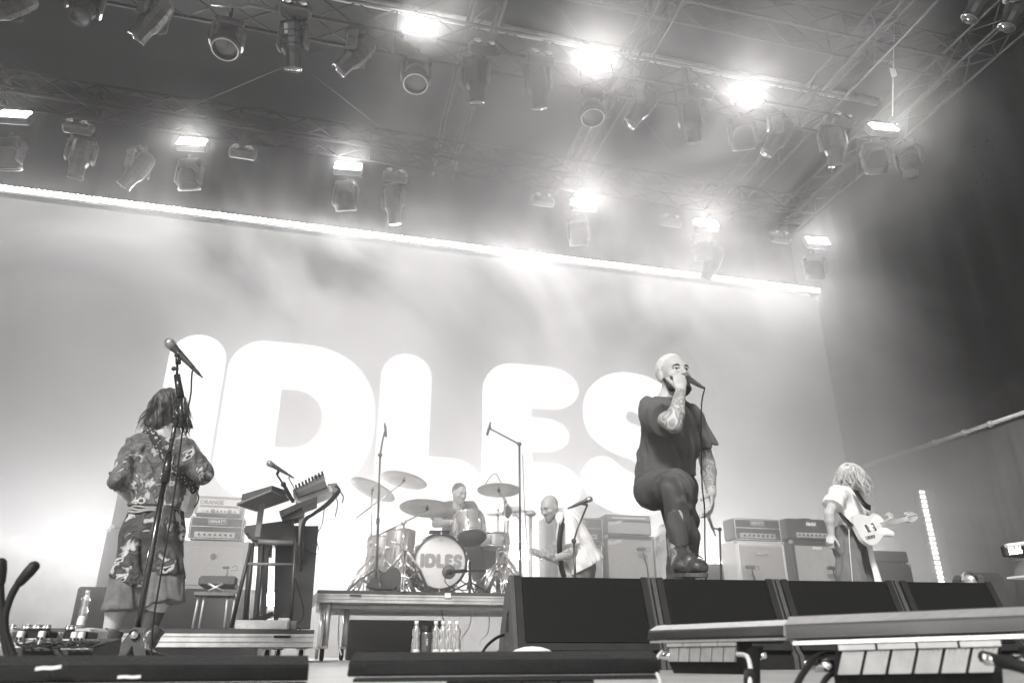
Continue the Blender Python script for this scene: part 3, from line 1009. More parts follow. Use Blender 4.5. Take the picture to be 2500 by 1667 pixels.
def tape_bit(x0, y0, x1, y1, Y, w_, par, label=None):
    a_, z_ = P(x0, y0, Y), P(x1, y1, Y)
    b = MB(); dz = Vector((0, 0, w_)); pts = [a_, a_.lerp(z_, .3) + dz * .15, a_.lerp(z_, .65) - dz * .12, z_ + dz * .1]
    b.quadstrip([p_ - dz / 2 for p_ in pts], [p_ + dz / 2 for p_ in pts], .002, (0, 1, 0))
    tag(b.build('tape', m_tape), label, 'tape', 'scraps of tape on the bars')


tape_bit(86, 1632, 149, 1627, 1.37, .005, td, 'longer scrap of white tape on the lower left black bar')
tape_bit(287, 1652, 343, 1651, 1.35, .004, td, 'shorter scrap of white tape below on the lower left black bar')
tape_bit(1224, 1641, 1268, 1638, 1.42, .0045, tc_, 'scrap of white tape on the middle black bar')
for (pts, r_, m_, lab) in (
        ([P(1616, 1590, 1.5), P(1604, 1606, 1.45), P(1600, 1630, 1.4), P(1610, 1660, 1.35), P(1618, 1690, 1.3)], .0035, m_white, 'white cable curling down from the smaller silver bar'),
        ([P(1800, 1596, 1.5), P(1822, 1600, 1.42), P(1830, 1618, 1.38), P(1832, 1640, 1.34), P(1830, 1690, 1.3)], .0045, m_white, 'pale plug and cable hanging between the two silver bars'),
        ([P(2010, 1597, 1.28), P(1990, 1606, 1.25), P(1962, 1640, 1.2), P(1935, 1690, 1.15)], .0055, m_rubber, 'black cable running down from the left end of the large silver bar'),
        ([P(2046, 1640, 1.3), P(2022, 1650, 1.25), P(2002, 1680, 1.2)], .005, m_rubber, 'thin black cable under the large silver bar'),
        ([P(2400, 1602, .98), P(2440, 1612, .95), P(2500, 1628, .92), P(2560, 1650, .9)], .009, m_rubber, 'fat black cable with a steel plug at the lower right corner')):
    b = MB(); b.tube(spline(pts), r_, 8); tag(b.build('cable', m_), lab, 'cable', 'cables')
b = MB(); b.cyl(P(2405, 1608, .97), P(2432, 1612, .955), .008, 12); tag(b.build('plug', m_chrome), 'steel plug on the fat cable in the lower right corner', 'plug')
b = MB(); b.cyl(P(1832, 1640, 1.34), P(1834, 1690, 1.32), .012, 10, .014); tag(b.build('plug', m_rubber), 'dark plug below the pale cable between the silver bars', 'plug')

# ============================================================ AMPLIFIERS
m_tolex = mat('black_tolex', .03, .6, 0, .15, 60, .3, 500)
m_tolex_w = mat('white_tolex', .5, .6, 0, .1, 60, .3, 500)
m_cloth_l = mat('grille_cloth_light', .30, .8, 0, .12, 30, .4, 400, stretch=(1, 1, .2))
m_cloth_d = mat('grille_cloth_dark', .09, .8, 0, .15, 30, .4, 300, stretch=(.2, 1, 1))
m_pipe = mat('white_piping', .75, .5, 0, 0)
m_panel = mat('metal_panel', .45, .35, .3, .1, 20)


def amp_head(label, x0, x1, z0, z1, Y, dep=.26, style='hiwatt', shell=None):
    t = thing('guitar_amplifier', label, 'amplifier', ((x0 + x1) / 2, Y + dep / 2, z0), 'amplifier heads')
    w_, h_ = x1 - x0, z1 - z0; cx_, cz_ = (x0 + x1) / 2, (z0 + z1) / 2
    b = MB(); b.bbox((cx_, Y + dep / 2, cz_ + .008), (w_, dep, h_ - .016), .014); b.build('case', shell or m_tolex, t)
    b = MB()
    for sx in (-1, 1): b.cyl((cx_ + sx * w_ * .42, Y + .04, z0), (cx_ + sx * w_ * .42, Y + .04, z0 + .02), .012, 8)
    b.build('rubber_feet', m_rubber, t)
    F = lambda x, y: (cx_ + x, Y - .012, cz_ + y)
    if style == 'hiwatt':
        b = MB(); e = .016
        for (a_, z_) in (((-1, 1), (1, 1)), ((1, 1), (1, -1)), ((1, -1), (-1, -1)), ((-1, -1), (-1, 1))):
            b.cyl((cx_ + a_[0] * (w_ / 2 - e), Y - .003, cz_ + a_[1] * (h_ / 2 - e)), (cx_ + z_[0] * (w_ / 2 - e), Y - .003, cz_ + z_[1] * (h_ / 2 - e)), .0035, 6)
        b.cyl((x0 + e, Y - .003, cz_ + .02), (x1 - e, Y - .003, cz_ + .02), .0035, 6)
        b.build('piping', m_pipe, t)
        b = MB(); b.box((cx_, Y - .006, cz_ + h_ * .28), (.19, .008, .052)); b.build('name_plate', m_tolex, t)
        b = MB(); text_mesh('HIWATT', .045, lambda x, y: (cx_ + x * .95, Y - .013, cz_ + h_ * .28 + y), mb=b, bold=.0012)
        for sx, sz, lw, lh in ((0, 1, .19, .003), (0, -1, .19, .003), (-1, 0, .003, .052), (1, 0, .003, .052)):
            b.box((cx_ + sx * .095, Y - .0115, cz_ + h_ * .28 + sz * .026), (lw, .003, lh))
        b.build('lettering', m_pipe, t)
        b = MB(); b.box((cx_ - .01, Y - .005, cz_ - h_ * .27), (w_ * .74, .01, .062)); b.build('control_panel', m_panel, t)
        for k in range(7):
            b = MB(); c = (cx_ - .2 * w_ / .6 + k * .06 * w_ / .62 + .02, Y - .01, cz_ - h_ * .27); b.cyl(c, (c[0], c[1] - .02, c[2]), .013, 10); b.build('knob', m_tolex, t)
    elif style == 'marshall':
        b = MB(); text_mesh('Marshall', .06, lambda x, y: (cx_ + x * .85, Y - .004, cz_ + h_ * .28 + y), mb=b, bold=.003, shear=.3, spacing=.85)
        b.cyl((cx_ - .07, Y - .004, cz_ + h_ * .28 - .024), (cx_ + .09, Y - .004, cz_ + h_ * .28 - .022), .003, 4); b.build('lettering', m_pipe, t)
        b = MB(); b.box((cx_ + .03, Y - .003, cz_ - h_ * .24), (w_ * .72, .01, .062)); b.build('control_panel', m_panel, t)
        for k in range(8):
            b = MB(); c = (cx_ - .2 + .0 + k * .052 * w_ / .62, Y - .006, cz_ - h_ * .24); b.cyl(c, (c[0], c[1] - .02, c[2]), .011, 10); b.build('knob', m_tolex, t)
        b = MB(); b.tube([(cx_ - .08, Y + .1, z1 - .004), (cx_ - .07, Y + .1, z1 + .018), (cx_ + .07, Y + .1, z1 + .018), (cx_ + .08, Y + .1, z1 - .004)], .01, 6); b.build('handle', m_tolex, t)
    elif style == 'fender':
        b = MB(); b.box((cx_, Y - .004, z1 - .045), (w_ - .05, .012, .05)); b.build('control_panel', mat('grey_panel', .2, .5), t)
        for k in range(12):
            b = MB(); c = (x0 + .1 + k * (w_ - .2) / 11, Y - .008, z1 - .045); b.cyl(c, (c[0], c[1] - .02, c[2]), .011, 8); b.build('knob', m_pipe, t)
        b = MB(); b.box((cx_, Y - .004, cz_ - .035), (w_ - .05, .012, h_ - .12)); b.build('grille_cloth', m_cloth_l, t)
        b = MB(); text_mesh('Fender', .07, lambda x, y: (x0 + .12 + x, Y - .013, cz_ + .025 + y + x * .25), mb=b, shear=.4, bold=.001); b.build('lettering', m_pipe, t)
    elif style == 'orange':
        b = MB(); b.box((cx_, Y - .004, cz_), (w_ - .07, .012, h_ - .07)); b.build('front_panel', mat('pale_panel', .62, .4, .1, .05), t)
        b = MB(); text_mesh('ORANGE', .062, lambda x, y: (cx_ - w_ * .16 + x, Y - .013, cz_ + h_ * .17 + y), mb=b, bold=.003)
        b.box((cx_, Y - .012, cz_ - .005), (w_ - .1, .005, .022)); b.build('lettering', mat('grey_print', .22, .6), t)
        for k, (dx, r_) in enumerate(((-.17, .006), (-.14, .006), (-.115, .009), (-.06, .024), (-.01, .011), (.03, .011), (.07, .011), (.12, .024), (.175, .009))):
            b = MB(); c = (cx_ + dx, Y - .01, cz_ - h_ * .26); b.cyl(c, (c[0], c[1] - .018, c[2]), r_, 12); b.build('knob', mat('grey_knob', .2, .4), t)
    return t


def speaker_cab(label, x0, x1, z0, z1, Y, dep=.36, shell=None, cloth=None, logo=None, lr=.05, frame=.045, piping=False, slant=0):
    t = thing('guitar_cabinet', label, 'speaker', ((x0 + x1) / 2, Y + dep / 2, z0), 'guitar speaker cabinets')
    w_, h_ = x1 - x0, z1 - z0; cx_, cz_ = (x0 + x1) / 2, (z0 + z1) / 2
    b = MB(); b.bbox((cx_, Y + dep / 2, cz_), (w_, dep, h_), .014); b.build('case', shell or m_tolex, t)
    b = MB(); b.bbox((cx_, Y - .002, cz_ - .01), (w_ - 2 * frame, .012, h_ - 2 * frame - .02), .004); b.build('grille_cloth', cloth or m_cloth_l, t)
    b = MB()
    for sx in (-1, 1):
        for sz in (-1, 1): b.bbox((cx_ + sx * (w_ / 2 - .02), Y + .02, cz_ + sz * (h_ / 2 - .02)), (.05, .05, .05), .01)
    b.build('corner_guards', mat('corner_metal', .35, .4, .5), t)
    if piping:
        b = MB(); e = frame - .006
        for (a_, z_) in (((-1, 1), (1, 1)), ((1, 1), (1, -1)), ((-1, -1), (-1, 1))):
            b.cyl((cx_ + a_[0] * (w_ / 2 - e), Y - .004, cz_ + a_[1] * (h_ / 2 - e)), (cx_ + z_[0] * (w_ / 2 - e), Y - .004, cz_ + z_[1] * (h_ / 2 - e)), .004, 6)
        b.build('piping', m_pipe, t)
    if logo == 'hiwatt':
        b = MB(); b.box((cx_, Y - .012, z1 - .16), (.19, .008, .052)); b.build('name_plate', m_tolex, t)
        b = MB(); text_mesh('HIWATT', .045, lambda x, y: (cx_ + x * .95, Y - .019, z1 - .16 + y), mb=b, bold=.0012)
        for sx, sz, lw, lh in ((0, 1, .19, .003), (0, -1, .19, .003), (-1, 0, .003, .052), (1, 0, .003, .052)):
            b.box((cx_ + sx * .095, Y - .018, z1 - .16 + sz * .026), (lw, .003, lh))
        b.build('lettering', m_pipe, t)
    elif logo == 'marshall':
        b = MB(); text_mesh('Marshall', .055, lambda x, y: (cx_ + x * .85, Y - .012, z1 - .09 + y), mb=b, bold=.003, shear=.3, spacing=.85); b.build('lettering', m_pipe, t)
    elif logo == 'fender':
        b = MB(); text_mesh('Fender', .07, lambda x, y: (x0 + .12 + x, Y - .012, z1 - .09 + y + x * .25), mb=b, shear=.4, bold=.001); b.build('lettering', m_pipe, t)
    elif logo == 'crest':
        b = MB(); b.cyl((cx_, Y - .006, z1 - .17), (cx_, Y - .014, z1 - .17), .038, 12)
        b.box((cx_, Y - .010, z1 - .17), (.07, .008, .08)); b.build('crest', m_pipe, t)
        b = MB(); b.lathe([(.018, 0), (.024, .003), (.028, 0)], (cx_, Y - .016, z1 - .17), (0, -1, 0), 10); b.box((cx_, Y - .017, z1 - .175), (.012, .004, .04)); b.build('crest_print', mat('grey_print', .22), t)
    return t


def guitar_mic(label, x, y, Y, z0, s=1):
    c = P(x, y, Y)
    t = thing('amp_microphone', label, 'microphone', (c.x, c.y, 0), 'microphones in front of the amplifiers')
    b = MB(); b.bbox(c, (.13 * s, .05, .045 * s), .015); b.build('mic_body', mat('mic_dark', .06, .5), t)
    b = MB(); b.tube([c + Vector((.02, 0, -.02)), c + Vector((.02, -.01, -.1)), (c.x + .05, c.y - .03, c.z - .2), (c.x + .05, c.y - .03, z0)], .009, 6)
    for a in (0, 2.1, 4.2): b.tube([(c.x + .05, c.y - .03, z0 + .14), (c.x + .05 + .14 * cos(a), c.y - .03 + .14 * sin(a), z0 + .01)], .007, 5)
    b.build('short_stand', m_black, t)
    b = MB(); b.tube(spline([c + Vector((.06, 0, 0)), c + Vector((.10, 0, .02)), c + Vector((.12, 0, -.02)), c + Vector((.05, 0, -.03))]), .004, 5); b.build('cable_loop', m_black, t)


# right group
Yr = 8.7
ax0, ax1 = P(1789, 1265, Yr).x, P(1903, 1268, Yr).x
zt, zm = P(1786, 1263, Yr).z, P(1795, 1318, Yr).z
amp_head('white sided amp head with piping on the leftmost stack right of the singer', ax0, ax1, zm, zt, Yr, .28, 'hiwatt')
speaker_cab('pale fronted cabinet with a dark name plate at the left of the right hand stacks', ax0 - .01, ax1 + .02, .55, zm, Yr, .38, m_tolex_w, m_cloth_l, 'hiwatt', piping=True)
mx0, mx1 = P(1917, 1264, Yr).x, P(1917, 1264, Yr).x + .74
zt2 = P(1917, 1264, Yr).z; zm2 = P(1925, 1318, Yr).z
amp_head('black amp head with a slanted white script behind the elbow of the white shirted guitarist', mx0, mx1, zm2, zt2, Yr, .26, 'marshall')
speaker_cab('wide ribbed cabinet with slanted white script behind the white shirted guitarist', mx0 + .03, mx1 + .03, .55, zm2, Yr, .36, m_tolex, m_cloth_l, 'marshall')
for (lab, x0, x1) in (('low black road case under the right hand stacks, its left end in view', ax0 - .3, mx1 + .3),):
    t = thing('road_case', lab, 'case', ((x0 + x1) / 2, Yr + .3, 0))
    b = MB(); b.bbox(((x0 + x1) / 2, Yr + .25, .27), (x1 - x0, .8, .54), .02); b.build('box', m_black, t)
    b = MB()
    for zz in (.02, .52): b.bbox(((x0 + x1) / 2, Yr - .15, zz), (x1 - x0, .03, .03), .004)
    b.build('edge_rails', m_alu_dull, t)
guitar_mic('fat dark microphone hanging before the pale cabinet right of the singer', 1832, 1384, Yr - .12, .4)
guitar_mic('dark microphone before the ribbed cabinet at the hip of the guitarist', 2030, 1386, Yr - .12, .4)
c = P(1752, 1375, 9.3)
t = thing('road_case', 'dark case standing behind the microphone cable right of the singer', 'case', (c.x, 9.4, 0)); b = MB(); b.bbox((c.x, 9.5, c.z / 2), (.5, .4, c.z), .015); b.build('box', m_black, t)
# bass combo far right
x0, x1 = P(2128, 1345, 9).x, P(2200, 1345, 9).x + .12
zt = P(2140, 1343, 9).z
speaker_cab('tall black bass cabinet half hidden by the legs of the white shirted guitarist', x0, x1, 0, zt - .17, 9.0, .4, m_tolex, mat('cloth_black', .03, .8), None)
amp_head('black bass amp head on the cabinet by the legs of the right hand guitarist', x0 + .02, x1 - .02, zt - .168, zt, 9.0, .3, 'plain')
# centre group
Yc = 9.0
x0, x1 = P(1478, 1254, Yc).x, P(1588, 1259, Yc).x; zt = P(1478, 1254, Yc).z; zm = P(1478, 1305, Yc).z
amp_head('grey faced amp head with a row of knobs beside the thigh of the singer', x0, x1, zm, zt, Yc, .28, 'fender')
speaker_cab('large pale cloth cabinet beside the knee of the singer', x0 - .02, x1 + .03, .3, zm, Yc, .36, m_tolex, m_cloth_l, 'fender', frame=.03)
xh = P(1390, 1268, Yc).x; xh1 = P(1472, 1268, Yc).x; zh = P(1472, 1264, Yc).z; zh0 = P(1472, 1325, Yc).z
amp_head('black piped amp head behind the shoulder of the bassist', xh - .2, xh1, zh0, zh, Yc, .28, 'hiwatt')
speaker_cab('pale fronted cabinet behind the white shirt of the bassist', xh - .2, xh1, .3, zh0, Yc, .36, m_tolex, m_cloth_l, 'hiwatt', piping=True)
xa = P(1330, 1262, Yc + .2).x
speaker_cab('narrow grey cabinet standing behind the face of the bassist', xa, xa + .33, .62, P(1330, 1262, 9.2).z, 9.2, .3, m_tolex, m_cloth_d, None, frame=.02)
speaker_cab('lower narrow grey cabinet behind the bass guitar neck', xa - .07, xa + .36, .0, .61, 9.2, .34, m_tolex, m_cloth_l, None, frame=.02)
guitar_mic('dark microphone clipped to the front of the large pale cloth cabinet', 1566, 1340, Yc - .1, .4)
# left group
Yl = 9.0
x0, x1 = P(480, 1211, Yl).x, P(598, 1212, Yl).x; zt, zm = P(487, 1209, Yl).z, P(480, 1258, Yl).z
amp_head('pale fronted amp head with bold grey lettering on top of the left stack', x0, x1, zm, zt, Yl, .26, 'orange', mat('orange_tolex', .28, .6, 0, .1, 40))
hx0, hx1 = P(466, 1262, Yl).x, P(598, 1267, Yl).x; zm2 = P(466, 1317, Yl).z
amp_head('black piped amp head in the middle of the left stack', hx0, hx1, zm2, zm - .004, Yl, .28, 'hiwatt')
cx0_, cx1_ = P(440, 1320, Yl).x, P(612, 1320, Yl).x
speaker_cab('wide pale cabinet with a small round crest at the bottom of the left stack', cx0_, cx1_, P(500, 1440, Yl).z, zm2 - .004, Yl, .4, mat('orange_tolex', .28), mat('orange_cloth', .34, .8, 0, .1, 30, .3, 300), 'crest', frame=.05)
guitar_mic('small dark microphone before the wide pale cabinet on the left', 552, 1385, Yl - .12, .5, .6)
t = thing('road_case', 'wide dark case behind the feet of the left guitarist carrying the left stack', 'case', (P(400, 1500, 8.6).x, 8.9, 0))
zc = P(400, 1438, 8.9).z; xa, xb = P(168, 1533, 8.7).x, P(640, 1500, 8.7).x
b = MB(); b.bbox(((xa + xb) / 2, 9.15, zc / 2), (xb - xa, .9, zc), .02); b.build('box', m_black, t)
# tall dark cabinets at the far left, behind the guitarist
xa, xb = P(262, 1290, 9.6).x, P(330, 1290, 9.6).x
z1_ = P(290, 1197, 9.6).z; z2_ = P(290, 1290, 9.6).z
for (lab, za, zb, dx) in (('upper dark cabinet of the tall stack behind the left guitarist', z2_ + .005, z1_, .03), ('lower dark cabinet of the tall stack behind the left guitarist', zc - .2, z2_, 0)):
    speaker_cab(lab, xa + dx, xb + .3 + dx, za, zb, 9.6, .5, mat('grey_tolex', .06, .7), m_cloth_d, None, frame=.03)

# ============================================================ PLATFORM AND RISER
def deck(name, label, x0, x1, ztop, Y, dep, hgt):
    t = thing(name, label, 'platform', ((x0 + x1) / 2, Y + dep / 2, 0))
    b = MB(); b.box(((x0 + x1) / 2, Y + dep / 2, ztop - .014), (x1 - x0, dep, .028)); b.build('deck_board', mat('deck_board', .05, .7, 0, .3, 5), t)
    b = MB(); cy = Y + dep / 2
    zc_ = ztop - .028 - hgt / 2
    for (y_, sg) in ((Y + .02, -1), (Y + dep - .02, 1)):
        b.box(((x0 + x1) / 2, y_, zc_), (x1 - x0, .03, hgt - .004))
        for k, (dz, hh) in enumerate(((.36, .2), (-.05, .12), (-.36, .2))):
            b.bbox(((x0 + x1) / 2, y_ + sg * .018, zc_ + dz * hgt), (x1 - x0, .012, hgt * hh), .002)
    for x in (x0 + .015, x1 - .015): b.box((x, cy, zc_), (.03, dep - .08, hgt - .008))
    b.build('frame', m_alu_dull, t)
    return t


def caster(t, x, y, z1):
    b = MB(); b.box((x, y, z1 - .006), (.09, .09, .012)); b.box((x - .026, y + .02, z1 - .05), (.006, .06, .09)); b.box((x + .026, y + .02, z1 - .05), (.006, .06, .09))
    f_ = b.build('caster', m_alu_dull, t)
    b = MB(); b.lathe([(.0, -.018), (.035, -.018), (.048, -.012), (.05, 0), (.048, .012), (.035, .018), (0, .018)], (x, y + .03, .05), (1, 0, 0), 18); b.build('wheel', m_rubber, t)


Yp = 6.5
px0, px1 = P(-40, 1535, Yp).x, P(768, 1538, Yp).x; pz = .24
plat = deck('rolling_platform', 'low aluminium rolling platform under the keyboards, black wheels at its right end', px0, px1, pz, Yp, 1.5, .105)
for x, y in ((P(650, 1590, Yp).x, Yp + .12), (P(735, 1590, Yp).x, Yp + .15), (P(672, 1590, 7.2).x, Yp + 1.3), (px0 + .4, Yp + .12)): caster(plat, x, y, pz - .133)
b = MB(); b.bbox((P(715, 1552, Yp).x - .08, Yp - .012, pz - .052), (.13, .01, .018), .004); b.build('slot_handle', m_black, plat)

Yd = 7.5
dx0 = P(775, 1440, Yd).x; dx1 = 2.9; dz = .615
ris = deck('drum_riser', 'tall aluminium drum riser on legs with wheels', dx0, dx1, dz, Yd, 2.0, .085)
b = MB()
for k in range(5): b.bbox(((dx0 + dx1) / 2, Yd + .25 + k * .35, dz - .135), (dx1 - dx0 - .1, .05, .035), .004)
b.build('cross_beams', m_alu_dull, ris)
for (x, y) in ((P(800, 1500, Yd).x, Yd + .06), (P(846, 1500, Yd).x + .02, Yd + .5), (2.2, Yd + .06), (dx0 + .08, Yd + 1.9)):
    b = MB(); b.cyl((x, y, .1), (x, y, dz - .1), .03, 14); b.build('leg', m_alu, ris)
    b = MB(); b.lathe([(0, -.02), (.045, -.02), (.058, -.012), (.058, .012), (.045, .02), (0, .02)], (x - .02, y, .058), (1, 0, 0), 18)
    b.build('wheel', m_rubber, ris)
    b = MB(); b.box((x - .02, y, .115), (.08, .07, .02)); b.build('wheel_fork', m_alu_dull, ris)
b = MB(); b.bbox((P(815, 1450, Yd).x + .2, Yd - .015, dz - .045), (.11, .01, .016), .004); b.build('slot_handle', m_black, ris)
b = MB(); b.box((P(1093, 1448, Yd).x, Yd - .012, dz - .03), (.06, .008, .045)); b.build('sticker', m_pipe, ris)
b = MB(); b.add([P(775, 1442, Yd), P(768, 1450, Yd), P(738, 1492, Yd + .0), P(738, 1500, Yd), P(768, 1478, Yd), P(775, 1470, Yd)] + [Vector((p.x, Yd + .03, p.z)) for p in (P(775, 1442, Yd), P(768, 1450, Yd), P(738, 1492, Yd), P(738, 1500, Yd), P(768, 1478, Yd), P(775, 1470, Yd))],
              [(0, 1, 2, 3, 4, 5), (11, 10, 9, 8, 7, 6)] + [(k, (k + 1) % 6, 6 + (k + 1) % 6, 6 + k) for k in range(6)])
b.build('side_bracket', m_alu, ris)
# case and things under the riser
t = thing('road_case', 'flat dark case under the drum riser behind the water bottles', 'case', (.9, 8.4, 0))
xa, xb = P(850, 1550, 8.3).x, P(1078, 1550, 8.3).x
b = MB(); b.bbox(((xa + xb) / 2, 8.5, P(900, 1512, 8.3).z / 2), (xb - xa, .4, P(900, 1512, 8.3).z), .01); b.build('box', m_black, t)
for i, (pts, lab) in enumerate((([P(1076, 1470, 8), P(1080, 1500, 8), P(1090, 1545, 7.9)], 'loose cable dangling under the riser behind the bottles'),
                 ([P(1155, 1480, 8), P(1145, 1530, 8), P(1120, 1565, 7.8)], 'pale loose cable crossing under the riser'),
                 ([P(1196, 1470, 8), P(1192, 1540, 7.9), P(1172, 1566, 7.8), P(1186, 1590, 7.6)], 'pale cable looping down beside the front cabinet'),
                 ([P(830, 1475, 7.9), P(826, 1560, 7.8), P(833, 1598, 7.6)], 'thin cable hanging beside the riser leg'))):
    b = MB(); b.tube(spline(pts), .006, 5); tag(b.build('cable', m_white if i else m_black), lab, 'cable', 'cables')

# ---- water bottles and flask
m_pet = mat('bottle_plastic', .9, .05, 0, 0, trans=.85, spec=.6)
m_cap = mat('bottle_cap', .7, .4, 0, 0)
m_label = two_tone('bottle_label', .75, .2, 'noise', 22, .5, .58)


def bottle(x, y, Y, label, s=1.0, z0=0):
    c = P(x, y, Y); t = thing('water_bottle', label, 'bottle', (c.x, Y, z0), 'clear water bottles')
    b = MB(); b.lathe([(0, 0), (.026, 0), (.031, .008), (.031, .06), (.0295, .1), (.032, .13), (.024, .165), (.0235, .172), (.031, .2), (.029, .222), (.013, .25), (.0125, .262)], (c.x, Y, z0), n=20); b.build('body', m_pet, t)
    b = MB(); b.cyl((c.x, Y, z0 + .258), (c.x, Y, z0 + .282), .0155, 14); b.build('cap', m_cap, t)
    b = MB(); b.lathe([(.0318, .03), (.0318, .095)], (c.x, Y, z0), n=20); b.build('label', m_label, t)
    return t


for i, (x, lab) in enumerate(((1014, 'clear water bottle standing apart, left of the dark flask'), (1062, 'clear water bottle right beside the dark flask'), (1080, 'clear water bottle second from the flask in the row of four'),
                              (1096, 'clear water bottle third from the flask in the row of four'), (1114, 'clear water bottle at the right end of the row of four'))):
    bottle(x, 1590, 5.6, lab)
bottle(196, 1530, 6.5 + .2, 'clear water bottle standing on the low platform behind the effect pedals', z0=pz)
c = P(1040, 1590, 5.6); t = thing('flask', 'dark metal flask among the water bottles', 'flask', (c.x, c.y, 0))
b = MB(); b.lathe([(0, 0), (.034, 0), (.036, .006), (.036, .19), (.033, .2)], (c.x, c.y, 0), n=20); b.build('body', mat('flask_dark', .07, .35, .1), t)
b = MB(); b.lathe([(.0335, .2), (.0335, .207), (0, .207)], (c.x, c.y, 0), n=20); b.build('ring', m_chrome, t)
b = MB(); b.lathe([(.036, .208), (.036, .245), (.034, .25), (0, .25)], (c.x, c.y, 0), n=20); b.build('lid', m_black, t)
b = MB()
for (a_, z_) in (((-.008, .118), (.008, .15)), ((.008, .118), (-.008, .15))): b.cyl((c.x + a_[0], c.y - .037, a_[1]), (c.x + z_[0], c.y - .037, z_[1]), .0017, 5)
b.sphere((c.x, c.y - .037, .158), .005, 8, 5); b.build('emblem', m_pipe, t)
# ============================================================ BODIES: smooth blended volumes turned into one skin
def V3(p): return np.array([p[0], p[1], p[2]], dtype=np.float32)


